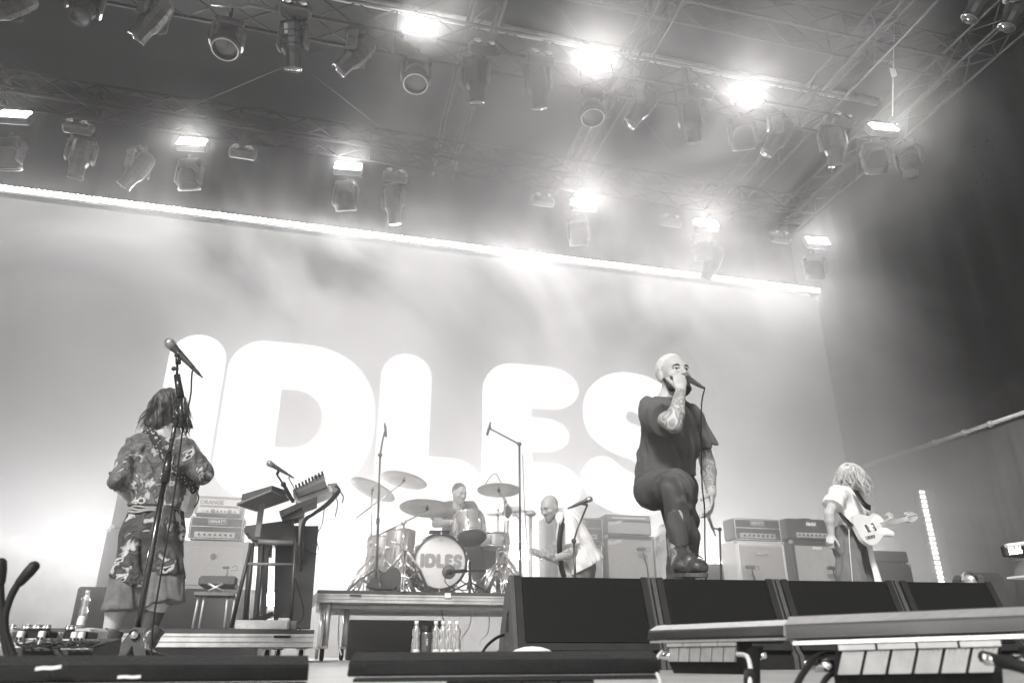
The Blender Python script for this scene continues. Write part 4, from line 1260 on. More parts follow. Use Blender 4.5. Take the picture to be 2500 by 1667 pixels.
class Blob:
    """a set of tapering limbs and ellipsoids blended into one surface"""
    def __init__(s, cell=.008):
        s.cell = cell; s.pr = []; s.cuts = []; s.fold = None

    def limb(s, a, b, ra, rb, wide=None, wf=1.0, k=.02, flat=False, flat0=False):
        s.pr.append(('c', V3(a), V3(b), ra, rb, None if wide is None else V3(Vector(wide).normalized()), wf, k, flat, flat0)); return s

    def ell(s, c, rad, M=None, k=.02, sub=False):
        s.pr.append(('e', V3(c), V3(rad), None if M is None else np.array(M, dtype=np.float32), k, sub)); return s

    def cut(s, p, n): s.cuts.append((V3(p), V3(Vector(n).normalized()))); return s

    def grid(s, pad=.03):
        lo = np.array([1e9] * 3); hi = -lo
        for q in s.pr:
            if q[0] == 'c':
                r = max(q[3], q[4]) * max(1, q[6])
                for e in (q[1], q[2]): lo = np.minimum(lo, e - r); hi = np.maximum(hi, e + r)
            elif not q[5]:
                r = max(q[2]); lo = np.minimum(lo, q[1] - r); hi = np.maximum(hi, q[1] + r)
        lo = lo - pad; hi = hi + pad
        n = np.ceil((hi - lo) / s.cell).astype(int) + 1
        return lo.astype(np.float32), n

    def field(s):
        lo, n = s.grid(); h = s.cell
        D = np.full(n, .25, dtype=np.float32)
        ax = [lo[i] + h * np.arange(n[i], dtype=np.float32) for i in range(3)]
        for q in s.pr:
            if q[0] == 'c':
                _, a, b, ra, rb, wd, wf, k, flat, flat0 = q
                r = max(ra, rb) * max(1, wf) + 3 * k + 2 * h
                l_ = np.minimum(a, b) - r; h_ = np.maximum(a, b) + r
            else:
                _, c, rad, M, k, sub = q
                r = max(rad) + 3 * k + 2 * h; l_ = c - r; h_ = c + r
            i0 = np.clip(np.floor((l_ - lo) / h).astype(int), 0, n); i1 = np.clip(np.ceil((h_ - lo) / h).astype(int) + 1, 0, n)
            if np.any(i1 <= i0): continue
            X = ax[0][i0[0]:i1[0], None, None]; Y = ax[1][None, i0[1]:i1[1], None]; Z = ax[2][None, None, i0[2]:i1[2]]
            sl = (slice(i0[0], i1[0]), slice(i0[1], i1[1]), slice(i0[2], i1[2]))
            if q[0] == 'c':
                d = b - a; L2 = float(d @ d) + 1e-12; L = sqrt(L2)
                t0 = ((X - a[0]) * d[0] + (Y - a[1]) * d[1] + (Z - a[2]) * d[2]) / L2
                t = np.clip(t0, 0, 1)
                qx = X - a[0] - t * d[0]; qy = Y - a[1] - t * d[1]; qz = Z - a[2] - t * d[2]
                if wd is not None:
                    w_ = (qx * wd[0] + qy * wd[1] + qz * wd[2]) * (1 / wf - 1)
                    qx = qx + w_ * wd[0]; qy = qy + w_ * wd[1]; qz = qz + w_ * wd[2]
                dist = np.sqrt(qx * qx + qy * qy + qz * qz) - (ra + (rb - ra) * t)
                if flat: dist = np.maximum(dist, (t0 - 1) * L)
                if flat0: dist = np.maximum(dist, -t0 * L)
                sub = False
            else:
                qx, qy, qz = X - c[0], Y - c[1], Z - c[2]
                if M is not None:
                    qx, qy, qz = (qx * M[0][0] + qy * M[1][0] + qz * M[2][0], qx * M[0][1] + qy * M[1][1] + qz * M[2][1], qx * M[0][2] + qy * M[1][2] + qz * M[2][2])
                k0 = np.sqrt((qx / rad[0]) ** 2 + (qy / rad[1]) ** 2 + (qz / rad[2]) ** 2)
                k1 = np.sqrt((qx / rad[0] ** 2) ** 2 + (qy / rad[1] ** 2) ** 2 + (qz / rad[2] ** 2) ** 2) + 1e-6
                dist = k0 * (k0 - 1) / k1
            cur = D[sl]
            if sub:
                dist = -dist; hh = np.maximum(k - np.abs(cur - dist), 0) / k
                D[sl] = np.maximum(cur, dist) + hh * hh * k * .25
            else:
                hh = np.maximum(k - np.abs(cur - dist), 0) / k
                D[sl] = np.minimum(cur, dist) - hh * hh * k * .25
        X = ax[0][:, None, None]; Y = ax[1][None, :, None]; Z = ax[2][None, None, :]
        if s.fold is not None: D = D + s.fold(X, Y, Z)
        for (p, nn) in s.cuts:
            D = np.maximum(D, (X - p[0]) * nn[0] + (Y - p[1]) * nn[1] + (Z - p[2]) * nn[2])
        # fine wall so that the surface closes at the border
        D[0] = D[-1] = .1; D[:, 0] = D[:, -1] = .1; D[:, :, 0] = D[:, :, -1] = .1
        return D.astype(np.float32), lo

    def mesh(s):
        D, lo = s.field(); h = s.cell
        nx, ny, nz = D.shape
        ins = D < 0
        c = np.zeros((nx - 1, ny - 1, nz - 1), dtype=np.uint8)
        for dx in (0, 1):
            for dy in (0, 1):
                for dz in (0, 1): c += ins[dx:nx - 1 + dx, dy:ny - 1 + dy, dz:nz - 1 + dz]
        act = (c > 0) & (c < 8)
        I = np.argwhere(act)
        idm = np.full(act.shape, -1, dtype=np.int64); idm[act] = np.arange(len(I))
        acc = np.zeros((len(I), 3)); cnt = np.zeros(len(I))
        cor = [(a, b, d) for a in (0, 1) for b in (0, 1) for d in (0, 1)]
        for p in cor:
            for axi in range(3):
                if p[axi]: continue
                q = list(p); q[axi] = 1
                va = D[I[:, 0] + p[0], I[:, 1] + p[1], I[:, 2] + p[2]]; vb = D[I[:, 0] + q[0], I[:, 1] + q[1], I[:, 2] + q[2]]
                m = (va < 0) != (vb < 0)
                t = va[m] / (va[m] - vb[m])
                pt = np.tile(np.array(p, dtype=float), (m.sum(), 1)); pt[:, axi] += t
                acc[m] += pt; cnt[m] += 1
        vs = (I + acc / np.maximum(cnt, 1)[:, None]) * h + lo
        fs = []
        for axi in range(3):
            sl0 = [slice(1, -1)] * 3; sl1 = [slice(1, -1)] * 3
            sl0[axi] = slice(0, -1); sl1[axi] = slice(1, None)
            a = ins[tuple(sl0)]; b = ins[tuple(sl1)]
            for (m, flip) in ((a & ~b, False), (~a & b, True)):
                E_ = np.argwhere(m)
                if not len(E_): continue
                E_ = E_ + np.array([0 if i == axi else 1 for i in range(3)])
                u, v = [(1, 2), (2, 0), (0, 1)][axi]
                q = []
                for (du, dv) in ((-1, -1), (0, -1), (0, 0), (-1, 0)):
                    k = E_.copy(); k[:, u] += du; k[:, v] += dv
                    q.append(idm[k[:, 0], k[:, 1], k[:, 2]])
                q = np.stack(q, 1)
                if flip: q = q[:, ::-1]
                fs.append(q[(q >= 0).all(1)])
        fs = np.concatenate(fs) if fs else np.zeros((0, 4), int)
        return vs, fs

    def build(s, name, mats, parent, matfn=None):
        vs, fs = s.mesh()
        inv = parent.matrix_basis.inverted()
        if parent.parent is not None: inv = inv @ parent.parent.matrix_basis.inverted()
        M = np.array(inv); lv = vs @ M[:3, :3].T + M[:3, 3]
        me = bpy.data.meshes.new(name)
        me.vertices.add(len(lv)); me.vertices.foreach_set('co', lv.astype(np.float32).ravel())
        me.loops.add(len(fs) * 4); me.loops.foreach_set('vertex_index', fs.astype(np.int32).ravel())
        me.polygons.add(len(fs)); me.polygons.foreach_set('loop_start', np.arange(0, len(fs) * 4, 4, dtype=np.int32))
        me.polygons.foreach_set('loop_total', np.full(len(fs), 4, dtype=np.int32))
        if not isinstance(mats, (list, tuple)): mats = [mats]
        for m in mats: me.materials.append(m)
        me.polygons.foreach_set('use_smooth', np.ones(len(fs), dtype=bool))
        if matfn is not None: me.polygons.foreach_set('material_index', matfn(vs[fs].mean(1)).astype(np.int32))
        me.update(calc_edges=True); me.validate()
        o = bpy.data.objects.new(name, me); COL.objects.link(o); o.parent = parent
        return o


LAT = np.random.default_rng(3).random((24, 24, 24)).astype(np.float32)


def vnoise(X, Y, Z):
    X, Y, Z = np.broadcast_arrays(X, Y, Z)
    xi, yi, zi = np.floor(X).astype(int), np.floor(Y).astype(int), np.floor(Z).astype(int)
    fx, fy, fz = X - xi, Y - yi, Z - zi
    fx = fx * fx * (3 - 2 * fx); fy = fy * fy * (3 - 2 * fy); fz = fz * fz * (3 - 2 * fz)
    o = 0
    for dx in (0, 1):
        for dy in (0, 1):
            for dz in (0, 1):
                o = o + LAT[(xi + dx) % 24, (yi + dy) % 24, (zi + dz) % 24] * (fx if dx else 1 - fx) * (fy if dy else 1 - fy) * (fz if dz else 1 - fz)
    return o


def folds(amp, dirs, seed=0.0):
    """cloth folds: ridged noise stretched along one direction; dirs = rows of a 3x3 scale matrix"""
    A = np.array(dirs, dtype=np.float32)

    def f(X, Y, Z):
        u = A[0][0] * X + A[0][1] * Y + A[0][2] * Z + seed; v = A[1][0] * X + A[1][1] * Y + A[1][2] * Z + seed * 2; w_ = A[2][0] * X + A[2][1] * Y + A[2][2] * Z
        n = vnoise(u, v, w_)
        n2 = vnoise(u * 2.1 + 5, v * 2.1, w_ * 2.1)
        return amp * .75 * np.sin(2 * pi * 2.3 * n + seed) + amp * .35 * np.sin(2 * pi * 2.0 * n2)
    return f


def frame(f, up=(0, 0, 1), tilt=0.0):
    """columns: right, forward, up"""
    f = Vector(f).normalized(); up = Vector(up)
    r = f.cross(up).normalized(); u = r.cross(f).normalized()
    if tilt:
        q = Matrix.Rotation(tilt, 3, f); r = q @ r; u = q @ u
    return Matrix((r, f, u)).transposed()


def head(bl, c, M, s=1.0, beard=False, ears=True):
    c = Vector(c)
    T = lambda x, y, z: c + M @ Vector((x * s, y * s, z * s))
    bl.ell(T(0, -.012, .035), [q * s for q in (.072, .094, .086)], M, .01)
    bl.ell(T(0, .02, .0), [q * s for q in (.066, .072, .09)], M, .03)
    bl.ell(T(0, .028, -.055), [q * s for q in (.054, .060, .062)], M, .03)
    bl.ell(T(0, .062, -.100), [q * s for q in (.026, .022, .018)], M, .025)
    bl.limb(T(-.034, .080, .026), T(.034, .080, .026), .012 * s, .012 * s, k=.02)
    for sx in (-1, 1):
        bl.ell(T(sx * .031, .102, .006), [q * s for q in (.017, .018, .011)], M, .012, True)
        bl.ell(T(sx * .046, .066, -.024), [q * s for q in (.018, .02, .015)], M, .02)
        if ears:
            bl.ell(T(sx * .074, -.008, -.006), [q * s for q in (.011, .020, .033)], M, .005)
    for sx in (-1, 1):
        bl.limb(T(sx * .016, .093, .0135), T(sx * .045, .084, .0125), .0058 * s, .0058 * s, k=.006)
        bl.limb(T(sx * .018, .090, -.009), T(sx * .044, .082, -.007), .0048 * s, .0048 * s, k=.008)
    bl.limb(T(0, .090, .012), T(0, .112, -.024), .0075 * s, .012 * s, k=.012)
    for sx in (-1, 1): bl.ell(T(sx * .011, .100, -.028), [q * s for q in (.009, .012, .008)], M, .008)
    bl.limb(T(-.017, .083, -.058), T(.017, .083, -.058), .008 * s, .008 * s, k=.01)
    bl.limb(T(-.014, .082, -.070), T(.014, .082, -.070), .0085 * s, .0085 * s, k=.01)
    return T


def eyes(root, T, M, s=1.0, gaze=(0, 1, 0)):
    for sx in (-1, 1):
        b = MB(); c = T(sx * .031, .0765, .004); b.sphere(c, .0130 * s, 14, 10)
        e = b.build('eyeball', mat('eye_white', .62, .2, 0, 0), root)
        d = (M @ Vector(gaze)).normalized()
        b = MB(); u, v, _ = basis(d); b.lathe([(.0062 * s, .0118 * s), (.003 * s, .0133 * s), (.0, .0136 * s)], c, d, 12); b.build('iris', mat('eye_dark', .02, .15, 0, 0), e)
        b = MB(); b.tube(spline([T(sx * .013, .094, .019), T(sx * .030, .0945, .0255), T(sx * .050, .081, .018)], 4), [.003 * s] + [.0048 * s] * 7 + [.0022 * s], 6)
        b.build('eyebrow', mat('brow_hair', .03, .9, 0, .2, 80), root)


def hand(bl, w, d, n, side, curl=(.5, .6, .5), s=1.0, spread=.15, thumb=None, k=.006):
    """w wrist, d the direction of the fingers, n the palm normal (fingers curl toward it), side toward the thumb"""
    w, d, n = Vector(w), Vector(d).normalized(), Vector(n).normalized()
    sd = Vector(side); sd = (sd - d * sd.dot(d)).normalized(); n = (n - d * n.dot(d) - sd * n.dot(sd)).normalized()
    pc = w + d * .045 * s
    M = Matrix((sd, d, n)).transposed()
    bl.ell(pc, [q * s for q in (.040, .052, .015)], M, .012)
    ln = (.044, .050, .046, .036)
    for i in range(4):
        x = (.030 - .0195 * i) * s
        p = w + d * (.083 - .004 * abs(i - 1)) * s + sd * x
        dd = (d + sd * spread * (1.2 - .8 * i) * .5).normalized()
        a = 0; r = (.0088 - .0006 * (i == 3)) * s
        seg = ln[i] * s
        for j in range(3):
            a += curl[j] * (1 + .10 * i)
            q = p + (dd * cos(a) + n * sin(a)) * seg * (1, .68, .55)[j]
            bl.limb(p, q, r, r * .92, k=k); p = q; r *= .92
    tp = w + d * .018 * s + sd * .026 * s + n * .006 * s
    tb = thumb or (sd * .7 + d * .6 + n * .35)
    tb = Vector(tb).normalized()
    t1 = tp + tb * .040 * s; t2 = t1 + (tb * .8 + n * .35 + d * .25).normalized() * .032 * s; t3 = t2 + (tb * .4 + n * .6 + d * .4).normalized() * .024 * s
    bl.limb(tp, t1, .013 * s, .0108 * s, k=.01); bl.limb(t1, t2, .0105 * s, .0095 * s, k=k); bl.limb(t2, t3, .0095 * s, .008 * s, k=k)


def torso(bl, J, o=0.0, k=.05, belly=0.0, lean=None):
    """trunk between shoulders and pelvis; o is the offset for clothing"""
    rt = (J['shR'] - J['shL']).normalized(); hp = (J['hipR'] - J['hipL']).normalized()
    nk, pv = J['neck'], J['pelvis']
    ch = (J['shR'] + J['shL']) / 2 * .5 + nk * .0 + (J['shR'] + J['shL']) / 2 * .5
    mid = ch.lerp(pv, .5)
    fw = J['fwd']
    up = (ch - pv).normalized()
    c1 = ch - up * .09
    bl.limb(c1 + fw * .01, mid + fw * (.012 + belly * .4), .105 + o, .100 + o + belly * .3, rt, 1.42, k)
    bl.limb(mid + fw * (.012 + belly * .4), pv + up * .03, .100 + o + belly * .3, .105 + o, hp, 1.36, k)
    bl.limb(J['shR'] - rt * .02, J['shL'] + rt * .02, .058 + o, .058 + o, k=k)
    if o > 0: bl.limb(ch - up * .02, ch.lerp(nk, .80), .078 + o * .6, .046 + o * .5, rt, 1.7, k)
    else: bl.limb(ch.lerp(nk, .2) - up * .02, nk, .080, .060, rt, 1.45, k)


def skin_body(bl, J, s=1.0, legs=True):
    torso(bl, J, -.006)
    bl.limb(J['neck'] - Vector((0, 0, .03)), J['head'] + J['hM'] @ Vector((0, -.02, -.05)), .060 * s, .056 * s, k=.03)
    for q in 'RL':
        if 'el' + q in J:
            bl.limb(J['sh' + q], J['el' + q], .052 * s, .043 * s, k=.03)
            m_ = J['el' + q].lerp(J['wr' + q], .3)
            bl.limb(J['el' + q], m_, .043 * s, .044 * s, k=.02); bl.limb(m_, J['wr' + q], .044 * s, .028 * s, k=.02)
        if legs:
            bl.limb(J['hip' + q], J['kn' + q], .088 * s, .058 * s, k=.04)
            m_ = J['kn' + q].lerp(J['an' + q], .3)
            bl.limb(J['kn' + q], m_, .058 * s, .060 * s, k=.02); bl.limb(m_, J['an' + q], .060 * s, .038 * s, k=.03)


def tee(bl, J, frac=.55, o=.016, flare=.075, hem=None, belly=0.0, kk=.045):
    torso(bl, J, o, kk, belly)
    up = (J['neck'] - J['pelvis']).normalized()
    rt = (J['shR'] - J['shL']).normalized()
    bl.limb(J['pelvis'] + up * .06, J['pelvis'] - up * .06, .116 + o, .122 + o, rt, 1.36, .04)
    for q in 'RL':
        if 'el' + q not in J: continue
        e = J['sh' + q].lerp(J['el' + q], frac)
        bl.limb(J['sh' + q], e, .062 + o * .5, flare, k=.03, flat=True)
    if hem is not None: bl.cut(hem[0], hem[1])


def strand_hair(root, mat_, c, M, n, length, rad, droop, spread=1.0, seed=1, back_only=None, wave=.012, r=.0016, per=13):
    """long hair: guide locks grown down the skull, each a bundle of thin strands that close toward the tip"""
    b = MB(); b.smooth = True; rn = random.Random(seed); c = Vector(c)
    for i in range(n):
        for _ in range(30):
            th = rn.uniform(0, 2 * pi); ph = rn.uniform(.05, 1.5)
            d = Vector((sin(ph) * cos(th), sin(ph) * sin(th), cos(ph)))
            if back_only is None or d.y < back_only: break
        p = c + M @ Vector((d.x * rad[0], d.y * rad[1] - .012, d.z * rad[2] + .03))
        flat_ = Vector((d.x, d.y, 0)); flat_ = flat_.normalized() if flat_.length > .01 else Vector((1, 0, 0))
        dirv = (M @ (flat_ * cos(ph) - Vector((0, 0, sin(ph))))).normalized()
        L = length * rn.uniform(.75, 1.1) * (1 + .25 * cos(ph)); ph0 = rn.uniform(0, 6); st = 11
        g_ = [p]; q = p.copy()
        for k in range(1, st):
            t = k / st
            dirv = (dirv * (1 - droop) + Vector((0, 0, -1)) * droop + (M @ flat_) * .05 * spread).normalized()
            q = q + dirv * L / st
            l_ = M.transposed() @ (q - c); e = (l_.x / rad[0]) ** 2 + ((l_.y + .012) / rad[1]) ** 2 + ((l_.z - .03) / rad[2]) ** 2
            if e < 1.12 and e > .4 and l_.z > -.10:
                f_ = sqrt(1.13 / e); q = c + M @ Vector((l_.x * f_, (l_.y + .012) * f_ - .012, (l_.z - .03) * f_ + .03))
            g_.append(q + Vector((sin(ph0 + t * 8), cos(ph0 * 1.7 + t * 7), 0)) * wave * t)
        for j in range(per):
            a = rn.uniform(0, 2 * pi); rr = rn.uniform(.2, 1) * .013; fl = rn.uniform(.35, 1.0) if rn.random() < .85 else 2.2
            o_ = Vector((cos(a) * rr, sin(a) * rr, rn.uniform(-.004, .004)))
            cut_ = rn.randint(st - 4, st)
            b.tube([q_ + o_ * (1 + (fl - 1) * (k / st)) + Vector((sin(a * 7 + k * .8), cos(a * 5 + k * .9), 0)) * .0025 for k, q_ in enumerate(g_[:cut_])], [r * (1.25 if 0 < k < cut_ - 2 else .6) for k in range(cut_)], 3, cap=False)
    return b.build('hair', mat_, root)
# ============================================================ PEOPLE
m_skin = mat('skin', .40, .5, 0, .10, 30, .08, 200, spec=.4)
m_skin2 = mat('skin_darker', .36, .5, 0, .1, 30, .05, 200)
m_tattoo = two_tone('tattooed_skin', .16, .44, 'lines', 7, .45, .50, .5, dist=1.2, detail=2)
m_boot = mat('boot_leather', .045, .3, 0, .3, 30, .25, 60, coat=.3)
m_sole = mat('boot_sole', .05, .6)


def boot(root, heel, toe, up, ank, s=1.0, name='boot', m_=None):
    """heel and toe on the ground, ankle joint above the heel"""
    heel, toe, ank = Vector(heel), Vector(toe), Vector(ank); d = (toe - heel).normalized(); up = Vector(up)
    side = d.cross(up).normalized()
    bl = Blob(.006)
    bl.limb(heel + up * .052 + d * .03, heel + up * .05 + d * .14, .040 * s, .040 * s, side, 1.05, .03)
    bl.limb(heel + up * .048 + d * .14, toe + up * .036 - d * .045, .038 * s, .031 * s, side, 1.32, .03)
    bl.limb(heel + up * .07 + d * .045, ank + (ank - heel).normalized() * .03, .042 * s, .050 * s, k=.04)
    bl.limb(ank, ank + (ank - heel - d * .04).normalized() * .10, .048 * s, .056 * s, k=.02, flat=True)
    bl.limb(heel + up * .09 + d * .09, ank + d * .01, .035, .045, k=.03)
    bl.cut(heel + up * .017, -up)
    bl.fold = folds(.0018, ((16, 5, 0), (0, 14, 8), (4, 0, 24)))
    o = bl.build(name, m_ or m_boot, root)
    b = MB(); pts = []
    for k in range(24):
        a = 2 * pi * k / 24; x = cos(a); y = sin(a)
        L = (toe - heel).length + .045
        pts.append(heel + d * (L / 2 - .015 + x * L / 2) + side * (y * (.052 if x > 0 else .043) * s * (1 - .15 * x * x)))
    n = len(pts); vs = pts + [p + up * .020 for p in pts]
    b.add(vs, [tuple(range(n))[::-1], tuple(range(n, 2 * n))] + [(k, (k + 1) % n, n + (k + 1) % n, n + k) for k in range(n)])
    b.build('sole', m_sole, o)
    b = MB()
    for k in range(5):
        t_ = .2 + k * .16; c = (heel + d * .165 + up * .087).lerp(ank + d * .050 + up * .02, t_)
        b.tube([c - side * .025 + d * .006, c + d * .014, c + side * .025 + up * .01 + d * .006], .0035, 5)
    b.build('laces', mat('lace', .03, .7), o)
    return o


def J_from(d): return {k: Vector(v) for k, v in d.items()}


# ---------------------------------------------------------------- the singer
sg = thing('person', 'bearded singer in a dark tee, one boot up on a cabinet, microphone at his mouth', 'person', (1.95, 4.15, 0))
J = dict(neck=P(1630, 978, 4.02), shR=P(1590, 1004, 3.90), shL=P(1694, 1022, 4.14), elR=P(1645, 1036, 3.66), wrR=P(1663, 950, 3.72),
         elL=P(1727, 1130, 4.22), wrL=P(1737, 1205, 4.10), pelvis=P(1622, 1168, 4.12), hipR=P(1590, 1180, 4.05), hipL=P(1652, 1180, 4.18),
         knR=P(1652, 1187, 3.70), anR=P(1657, 1352, 3.79), knL=P(1668, 1300, 4.17), anL=P(1660, 1500, 4.26), head=P(1643, 917, 3.98))
J['fwd'] = Vector((.42, -.91, 0)).normalized()
J['hM'] = frame((.10, -.98, .04), tilt=R(3))
PJ = {'singer': J}
bl = Blob(.0055)
J2 = dict(J)
torso(bl, J, -.008)
bl.limb(J['neck'] - Vector((0, 0, .04)), J['head'] + J['hM'] @ Vector((0, -.025, -.05)), .063, .060, k=.03)
for q in 'RL':
    bl.limb(J['sh' + q], J['el' + q], .058, .046, k=.03)
    m_ = J['el' + q].lerp(J['wr' + q], .3)
    bl.limb(J['el' + q], m_, .046, .047, k=.02); bl.limb(m_, J['wr' + q], .047, .029, k=.02)
    bl.limb(J['kn' + q].lerp(J['an' + q], .2), J['an' + q], .058, .042, k=.03)
TH = head(bl, J['head'], J['hM'], 1.17)
# right hand wrapped round the microphone, left hand hanging
mdir = (P(1709, 945, 3.61) - P(1670, 921, 3.79)).normalized()      # from the grille to the cable end
mic0 = P(1675, 921, 3.80)
hd = (P(1658, 915, 3.80) - J['wrR']).normalized()
hand(bl, J['wrR'], (-.03, .1, 1), (.25, .95, -.05), (-1, .1, .1), (1.0, 1.1, .9), 1.08, .05, (-.25, .6, .8))
hand(bl, J['wrL'], P(1741, 1265, 4.06) - J['wrL'], (-.75, -.25, 0), (-.55, -.8, 0), (.30, .45, .4), 1.0, .2)


def tattoo(arms):
    def f(c):
        o = np.zeros(len(c), int)
        for (a, b_) in arms:
            a, b_ = np.array(a), np.array(b_); d = b_ - a; t = ((c - a) @ d) / (d @ d); tt = np.clip(t, 0, 1)
            o[(np.linalg.norm(c - a - tt[:, None] * d, axis=1) < .075) & (t < .93)] = 1
        return o
    return f


bl.build('body', [m_skin, m_tattoo], sg, tattoo([(J['elR'], J['wrR']), (J['elL'], J['wrL']), (J['shR'].lerp(J['elR'], .6), J['elR']), (J['shL'].lerp(J['elL'], .6), J['elL'])]))
eyes(sg, TH, J['hM'], 1.17, gaze=(.1, 1, .0))
# cropped bleached hair and full beard
bl = Blob(.0055)
c = J['head']
bl.ell(TH(0, -.016, .040), (.088, .113, .103), J['hM'], .01)
f_ = J['hM'] @ Vector((0, .80, -.62)); bl.cut(TH(0, .050, .085), f_)
f_ = J['hM'] @ Vector((0, -.25, -.95)); bl.cut(TH(0, -.05, -.02), f_)
bl.fold = folds(.003, ((60, 0, 0), (0, 60, 0), (0, 0, 60)))
bl.build('hair', mat('hair_bleached', .55, .8, 0, .2, 60, .4, 200), sg)
bl = Blob(.005)
for sx in (-1, 1):
    bl.limb(TH(sx * .062, .010, -.03), TH(sx * .050, .040, -.085), .012, .020, k=.015)
    bl.limb(TH(sx * .050, .040, -.085), TH(sx * .018, .078, -.100), .021, .022, k=.02)
    bl.limb(TH(sx * .028, .088, -.048), TH(sx * .030, .078, -.085), .008, .012, k=.012)
bl.limb(TH(-.026, .090, -.046), TH(.026, .090, -.046), .0075, .0075, k=.01)
bl.ell(TH(0, .070, -.114), (.042, .034, .032), J['hM'], .02)
bl.fold = folds(.0025, ((90, 0, 0), (0, 90, 0), (0, 0, 60)))
bl.build('beard', mat('beard_hair', .025, .85, 0, .4, 90, .5, 250), sg)
b = MB(); b.tube([TH(-.083 + .006 * sin(a), -.004 + .012 * cos(a), -.046 + .014 * sin(a)) for a in np.linspace(0, 6.2, 12)], .002, 5); b.build('earring', m_chrome, sg)
# tee
m_tee = mat('tee_dark_grey', .09, .85, 0, .12, 5, .25, 500)
bl = Blob(.0075)
tee(bl, J, .62, .020, .098, None, .03, .05)
rt = (J['shR'] - J['shL']).normalized()
hemc = P(1625, 1172, 4.1)
bl.limb(J['pelvis'] + Vector((0, 0, .12)) + J['fwd'] * .03, J['pelvis'] - Vector((0, 0, .05)) + J['fwd'] * .03, .135, .158, rt, 1.30, .04, flat=True)
bl.limb(J['shR'] + Vector((.0, 0, -.05)), J['shR'].lerp(J['pelvis'], .6) + rt * .04, .06, .07, k=.06)
bl.cut(hemc, (.18, .1, -1))
bl.fold = folds(.019, ((6, 3, 3.2), (2, 8, 2.5), (2.6, 1.2, 3.2)), 3.1)
bl.build('tee_shirt', m_tee, sg)
b = MB(); nkc = J['neck'] + Vector((.0, 0, .004))
b.tube([nkc + rt * (.098 * cos(a)) + J['fwd'] * (.088 * sin(a) + .01) + Vector((0, 0, -.030 * sin(a))) for a in np.linspace(0, 2 * pi, 33)], .0095, 6, cap=False)
b.build('collar', mat('tee_collar', .10, .85, 0, .1, 40), sg)
# trousers
m_tr = mat('trousers_charcoal', .07, .8, 0, .15, 7, .3, 400)
bl = Blob(.0075)
up = Vector((0, 0, 1)); hp = (J['hipR'] - J['hipL']).normalized()
bl.limb(J['pelvis'] + up * .10, J['pelvis'] - up * .03, .118, .135, hp, 1.32, .05)
bl.ell((J['hipR'] - J['fwd'] * .02 - up * .04 + Vector((.03, 0, 0))), (.105, .105, .105), None, .05)
bl.limb(J['hipR'] - up * .02 + Vector((.035, 0, 0)), J['knR'] - up * .0, .106, .078, k=.05)
bl.limb(J['knR'], J['anR'] + up * .06, .078, .064, k=.04, flat=True)
bl.limb(J['hipL'] - up * .03, J['knL'], .118, .088, k=.04)
bl.limb(J['knL'], J['anL'] + up * .06, .088, .074, k=.03, flat=True)
bl.fold = folds(.014, ((8, 2, 4), (2, 8, 4), (1, 1, 4)), 1.7)
tr = bl.build('trousers', m_tr, sg)
tz = J['anR'].copy()
boot(sg, P(1648, 1409, 3.72) + Vector((0, 0, 0)), P(1715, 1409, 3.60), (0, 0, 1), J['anR'])
boot(sg, Vector((J['anL'].x - .02, J['anL'].y + .04, 0)), Vector((J['anL'].x + .08, J['anL'].y - .2, 0)), (0, 0, 1), Vector((J['anL'].x, J['anL'].y, .11)))


def handheld_mic(label, tip, d, cable=None, name='microphone', grp=None, s=1.0, root=None):
    d = Vector(d).normalized(); tip = Vector(tip)
    t = root or thing(name, label, 'microphone', tip, grp)
    b = MB(); b.lathe([(0, -.027), (.014, -.024), (.024, -.012), (.0265, 0), (.0265, .008), (.022, .026), (.017, .034)], tip, d, 18)
    for k in range(12):
        a = 2 * pi * k / 12; u, v, _ = basis(d)
        b.tube([tip + d * h_ + (u * cos(a) + v * sin(a)) * r_ for (r_, h_) in ((.0145, -.0242), (.0248, -.012), (.0272, 0), (.0272, .008), (.0226, .026))], .0009, 4)
    b.build('mic_grille', mat('mic_grille', .35, .3, .8, .2, 200), t)
    b = MB(); b.lathe([(.0225, .030), (.0225, .036), (.019, .046), (.0165, .10), (.0125, .17), (.0125, .182), (0, .182)], tip, d, 18); b.build('mic_handle', mat('mic_body', .05, .35, .2, .1, 20), t)
    b = MB(); b.lathe([(.0095, .182), (.0095, .215), (.006, .235), (0, .235)], tip, d, 12); b.build('mic_plug', mat('mic_body', .05), t)
    if cable:
        b = MB(); b.tube(spline([tip + d * .225, tip + d * .25] + [Vector(p) for p in cable]), .0042, 6); b.build('mic_cable', m_rubber, t)
    return t


handheld_mic('black microphone with a long hanging cable in the fist of the bearded singer', mic0, mdir,
             [P(1713, 985, 3.56), P(1712, 1060, 3.58), P(1714, 1180, 3.64), P(1720, 1240, 3.70), P(1721, 1330, 3.76), P(1723, 1400, 3.82), P(1724, 1440, 3.95)])

# ---------------------------------------------------------------- guitarist on the left, back to the camera
gl = thing('person', 'long haired guitarist seen from behind in a rose patterned top and skirt, at the left', 'person', (-1.0, 5.0, 0))
J = dict(neck=P(405, 1052, 5.0), shL=P(332, 1086, 5.0), shR=P(452, 1090, 5.02), elL=P(290, 1172, 4.96), wrL=P(330, 1228, 5.32), elR=P(493, 1156, 5.04), wrR=P(462, 1165, 5.34),
         pelvis=P(376, 1262, 5.06), hipL=P(348, 1280, 5.06), hipR=P(405, 1280, 5.06), knL=P(296, 1440, 4.98), anL=P(265, 1560, 5.0), knR=P(395, 1440, 4.98), anR=P(358, 1545, 5.02), head=P(412, 1000, 5.06))
J['fwd'] = Vector((.15, 1, 0)).normalized()
J['hM'] = frame((.12, .95, -.30))
PJ['gl'] = J
bl = Blob(.0075)
skin_body(bl, J, 1.0)
head(bl, J['head'], J['hM'])
